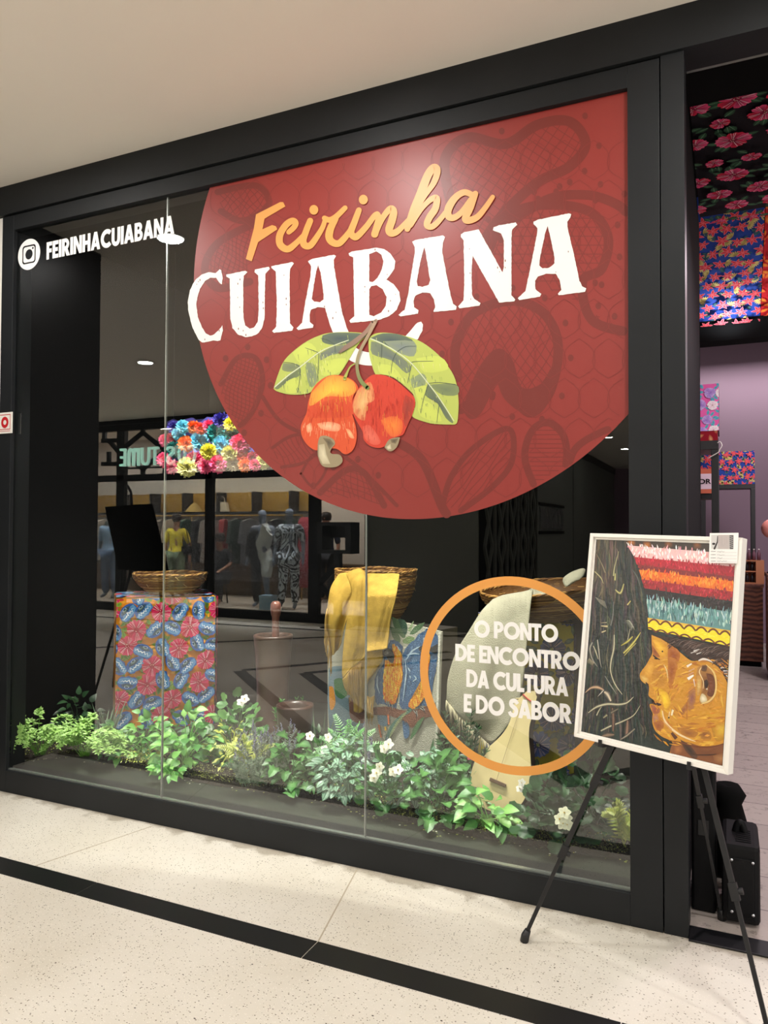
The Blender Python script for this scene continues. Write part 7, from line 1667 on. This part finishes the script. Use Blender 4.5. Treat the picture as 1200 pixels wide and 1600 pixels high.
# black display unit, light blue box, red dress at the entrance
a0, a1 = mir(508, 864, 7.2), mir(560, 816, 7.2)
t = thing('display_case', 'black open display cube on a post at the store entrance', 'display case', ((a0.x+a1.x)/2, -7.1, 0)); x0, x1, z0, z1 = min(a0.x, a1.x), max(a0.x, a1.x), min(a0.z, a1.z), max(a0.z, a1.z); w = .09
b = MB()
for lo, hi in (((x0, -7.25, z0), (x0+w, -6.95, z1)), ((x1-w, -7.25, z0), (x1, -6.95, z1)), ((x0+w, -7.25, z0), (x1-w, -6.95, z0+w*.6)), ((x0+w, -7.25, z1-w*.6), (x1-w, -6.95, z1)), ((x0+w, -7.25, (z0+z1)/2), (x1-w, -7.23, z1-w*.6))): b.box(lo, hi)
b.build('case_frame', 'easel', t); b = MB(); b.box(((x0+x1)/2-.05, -7.15, .02), ((x0+x1)/2+.05, -7.05, z0-.001)); b.build('post', 'easel', t); b = MB(); b.box(((x0+x1)/2-.2, -7.3, .003), ((x0+x1)/2+.2, -6.9, .02)); b.build('base_plate', 'easel', t)
c = mir(418, 955, 7.6); t = thing('gift_box', 'small light blue box on the floor of the store window', 'box', (c.x, -7.62, SF)); b = MB(); b.box((c.x-.11, -7.73, SF+.001), (c.x+.11, -7.52, SF+.2)); b.build('box_body', mat('light_blue_card', (170, 200, 220), .6), t, bevel=.004); b = MB(); b.box((c.x-.115, -7.735, SF+.201), (c.x+.115, -7.515, SF+.24)); b.build('lid', mat('light_blue_lid', (180, 208, 226), .6), t, bevel=.004)
c = mir(476, 870, 8.6); t = thing('hanging_dress', 'red dress hanging at the right of the swirl patterned mannequin', 'dress', (c.x, -8.6, zr)); b = MB(); b.lathe([(.06, 0), (.13, -.08), (.10, -.35), (.16, -.8), (.20, -1.25), (.001, -1.25)], (c.x, -8.6, zr-.05), 14, jit=.12, rng=random.Random(2)); b.build('dress_cloth', mat('red_dress', (150, 40, 52), .8), t); b = MB(); b.tube([(c.x, -8.6, zr-.06), (c.x, -8.6, zr+.9)], .006, 6); b.build('hanging_rod', 'gold', t)
b = MB(); b.box((-13.0, -9.85, SF+.001), (XR-.6, -9.6, .80)); t = thing('low_cabinet', 'long low brown cabinet along the back wall of the store', 'cabinet', ((-13+XR)/2, -9.7, SF)); b.build('cabinet_body', mat('brown_veneer', (96, 74, 52), .5), t); b = MB(); b.box((-13.02, -9.86, .801), (XR-.58, -9.58, .83)); b.build('top_board', mat('brown_veneer2', (110, 86, 60), .5), t)
# lit sign letters over the store front
zs0, zs1 = mir(220, 728, 7.25).z, mir(220, 700, 7.25).z
sg = thing('store_sign', 'pale green lit letters of the store name over its shopfront', 'sign', mir(245, 728, 7.25))
for ch, xa_, xb_ in (('E', 190.6, 198.7), ('m', 202.5, 220), ('U', 223.5, 236), ('T', 238.5, 250), ('S', 262, 275), ('O', 281, 292), ('C', 296, 308)):
    b = MB(); x0, x1 = mir(xa_, 710, 7.25).x, mir(xb_, 710, 7.25).x
    text_on(b, ch, lambda u, v, w: (x1+(x0-x1)*u, -7.25-w, zs0+(zs1-zs0)*v), 0, 1, .05); b.build('letter', 'sign_glow', sg)
b = MB(); b.box((min(mir(185, 710, 7.25).x, mir(330, 710, 7.25).x), -7.37, zs0-.04), (max(mir(185, 710, 7.25).x, mir(330, 710, 7.25).x), -7.31, zs0-.015)); b.build('sign_rail', 'easel', sg)
# second easel further along the shopfront, its back to the glass
t = thing('picture_easel', 'black easel whose dark board back shows in the glass left of the straw basket', 'easel', (-4.9, -2.0, 0)); yv = 1.95
q = [mir(x, y, yv) for x, y in ((186, 890), (262, 895), (236, 787), (165, 792))]; dv = Vector((0, -.03, 0))
b = MB(); b.hexa([q[0], q[1], q[1]+dv, q[0]+dv, q[3], q[2], q[2]+dv, q[3]+dv]); b.build('board_back', 'dull_black', t)
for (a_, c_) in (((203, 885), (150, 1090)), ((188, 880), (178, 1075)), ((245, 890), (262, 1075))):
    p0 = mir(*a_, yv+.0); p1 = at_z(c_[0], c_[1], 0); p1 = Vector((p1.x, -p1.y if a_ != (203, 885) else -1.95, 0)); b = MB(); b.tube([p0+Vector((0, -.04, 0)), p1+Vector((0, 0, .012))], [.014, .011], 8); b.build('leg', 'easel', t)
b = MB(); p0 = mir(202, 787, yv)+Vector((0, -.05, 0)); b.tube([p0+Vector((0, 0, -.1)), p0+Vector((-.02, 0, .10)), p0+Vector((-.06, 0, .16))], .012, 8); b.build('top_clamp', 'easel', t)
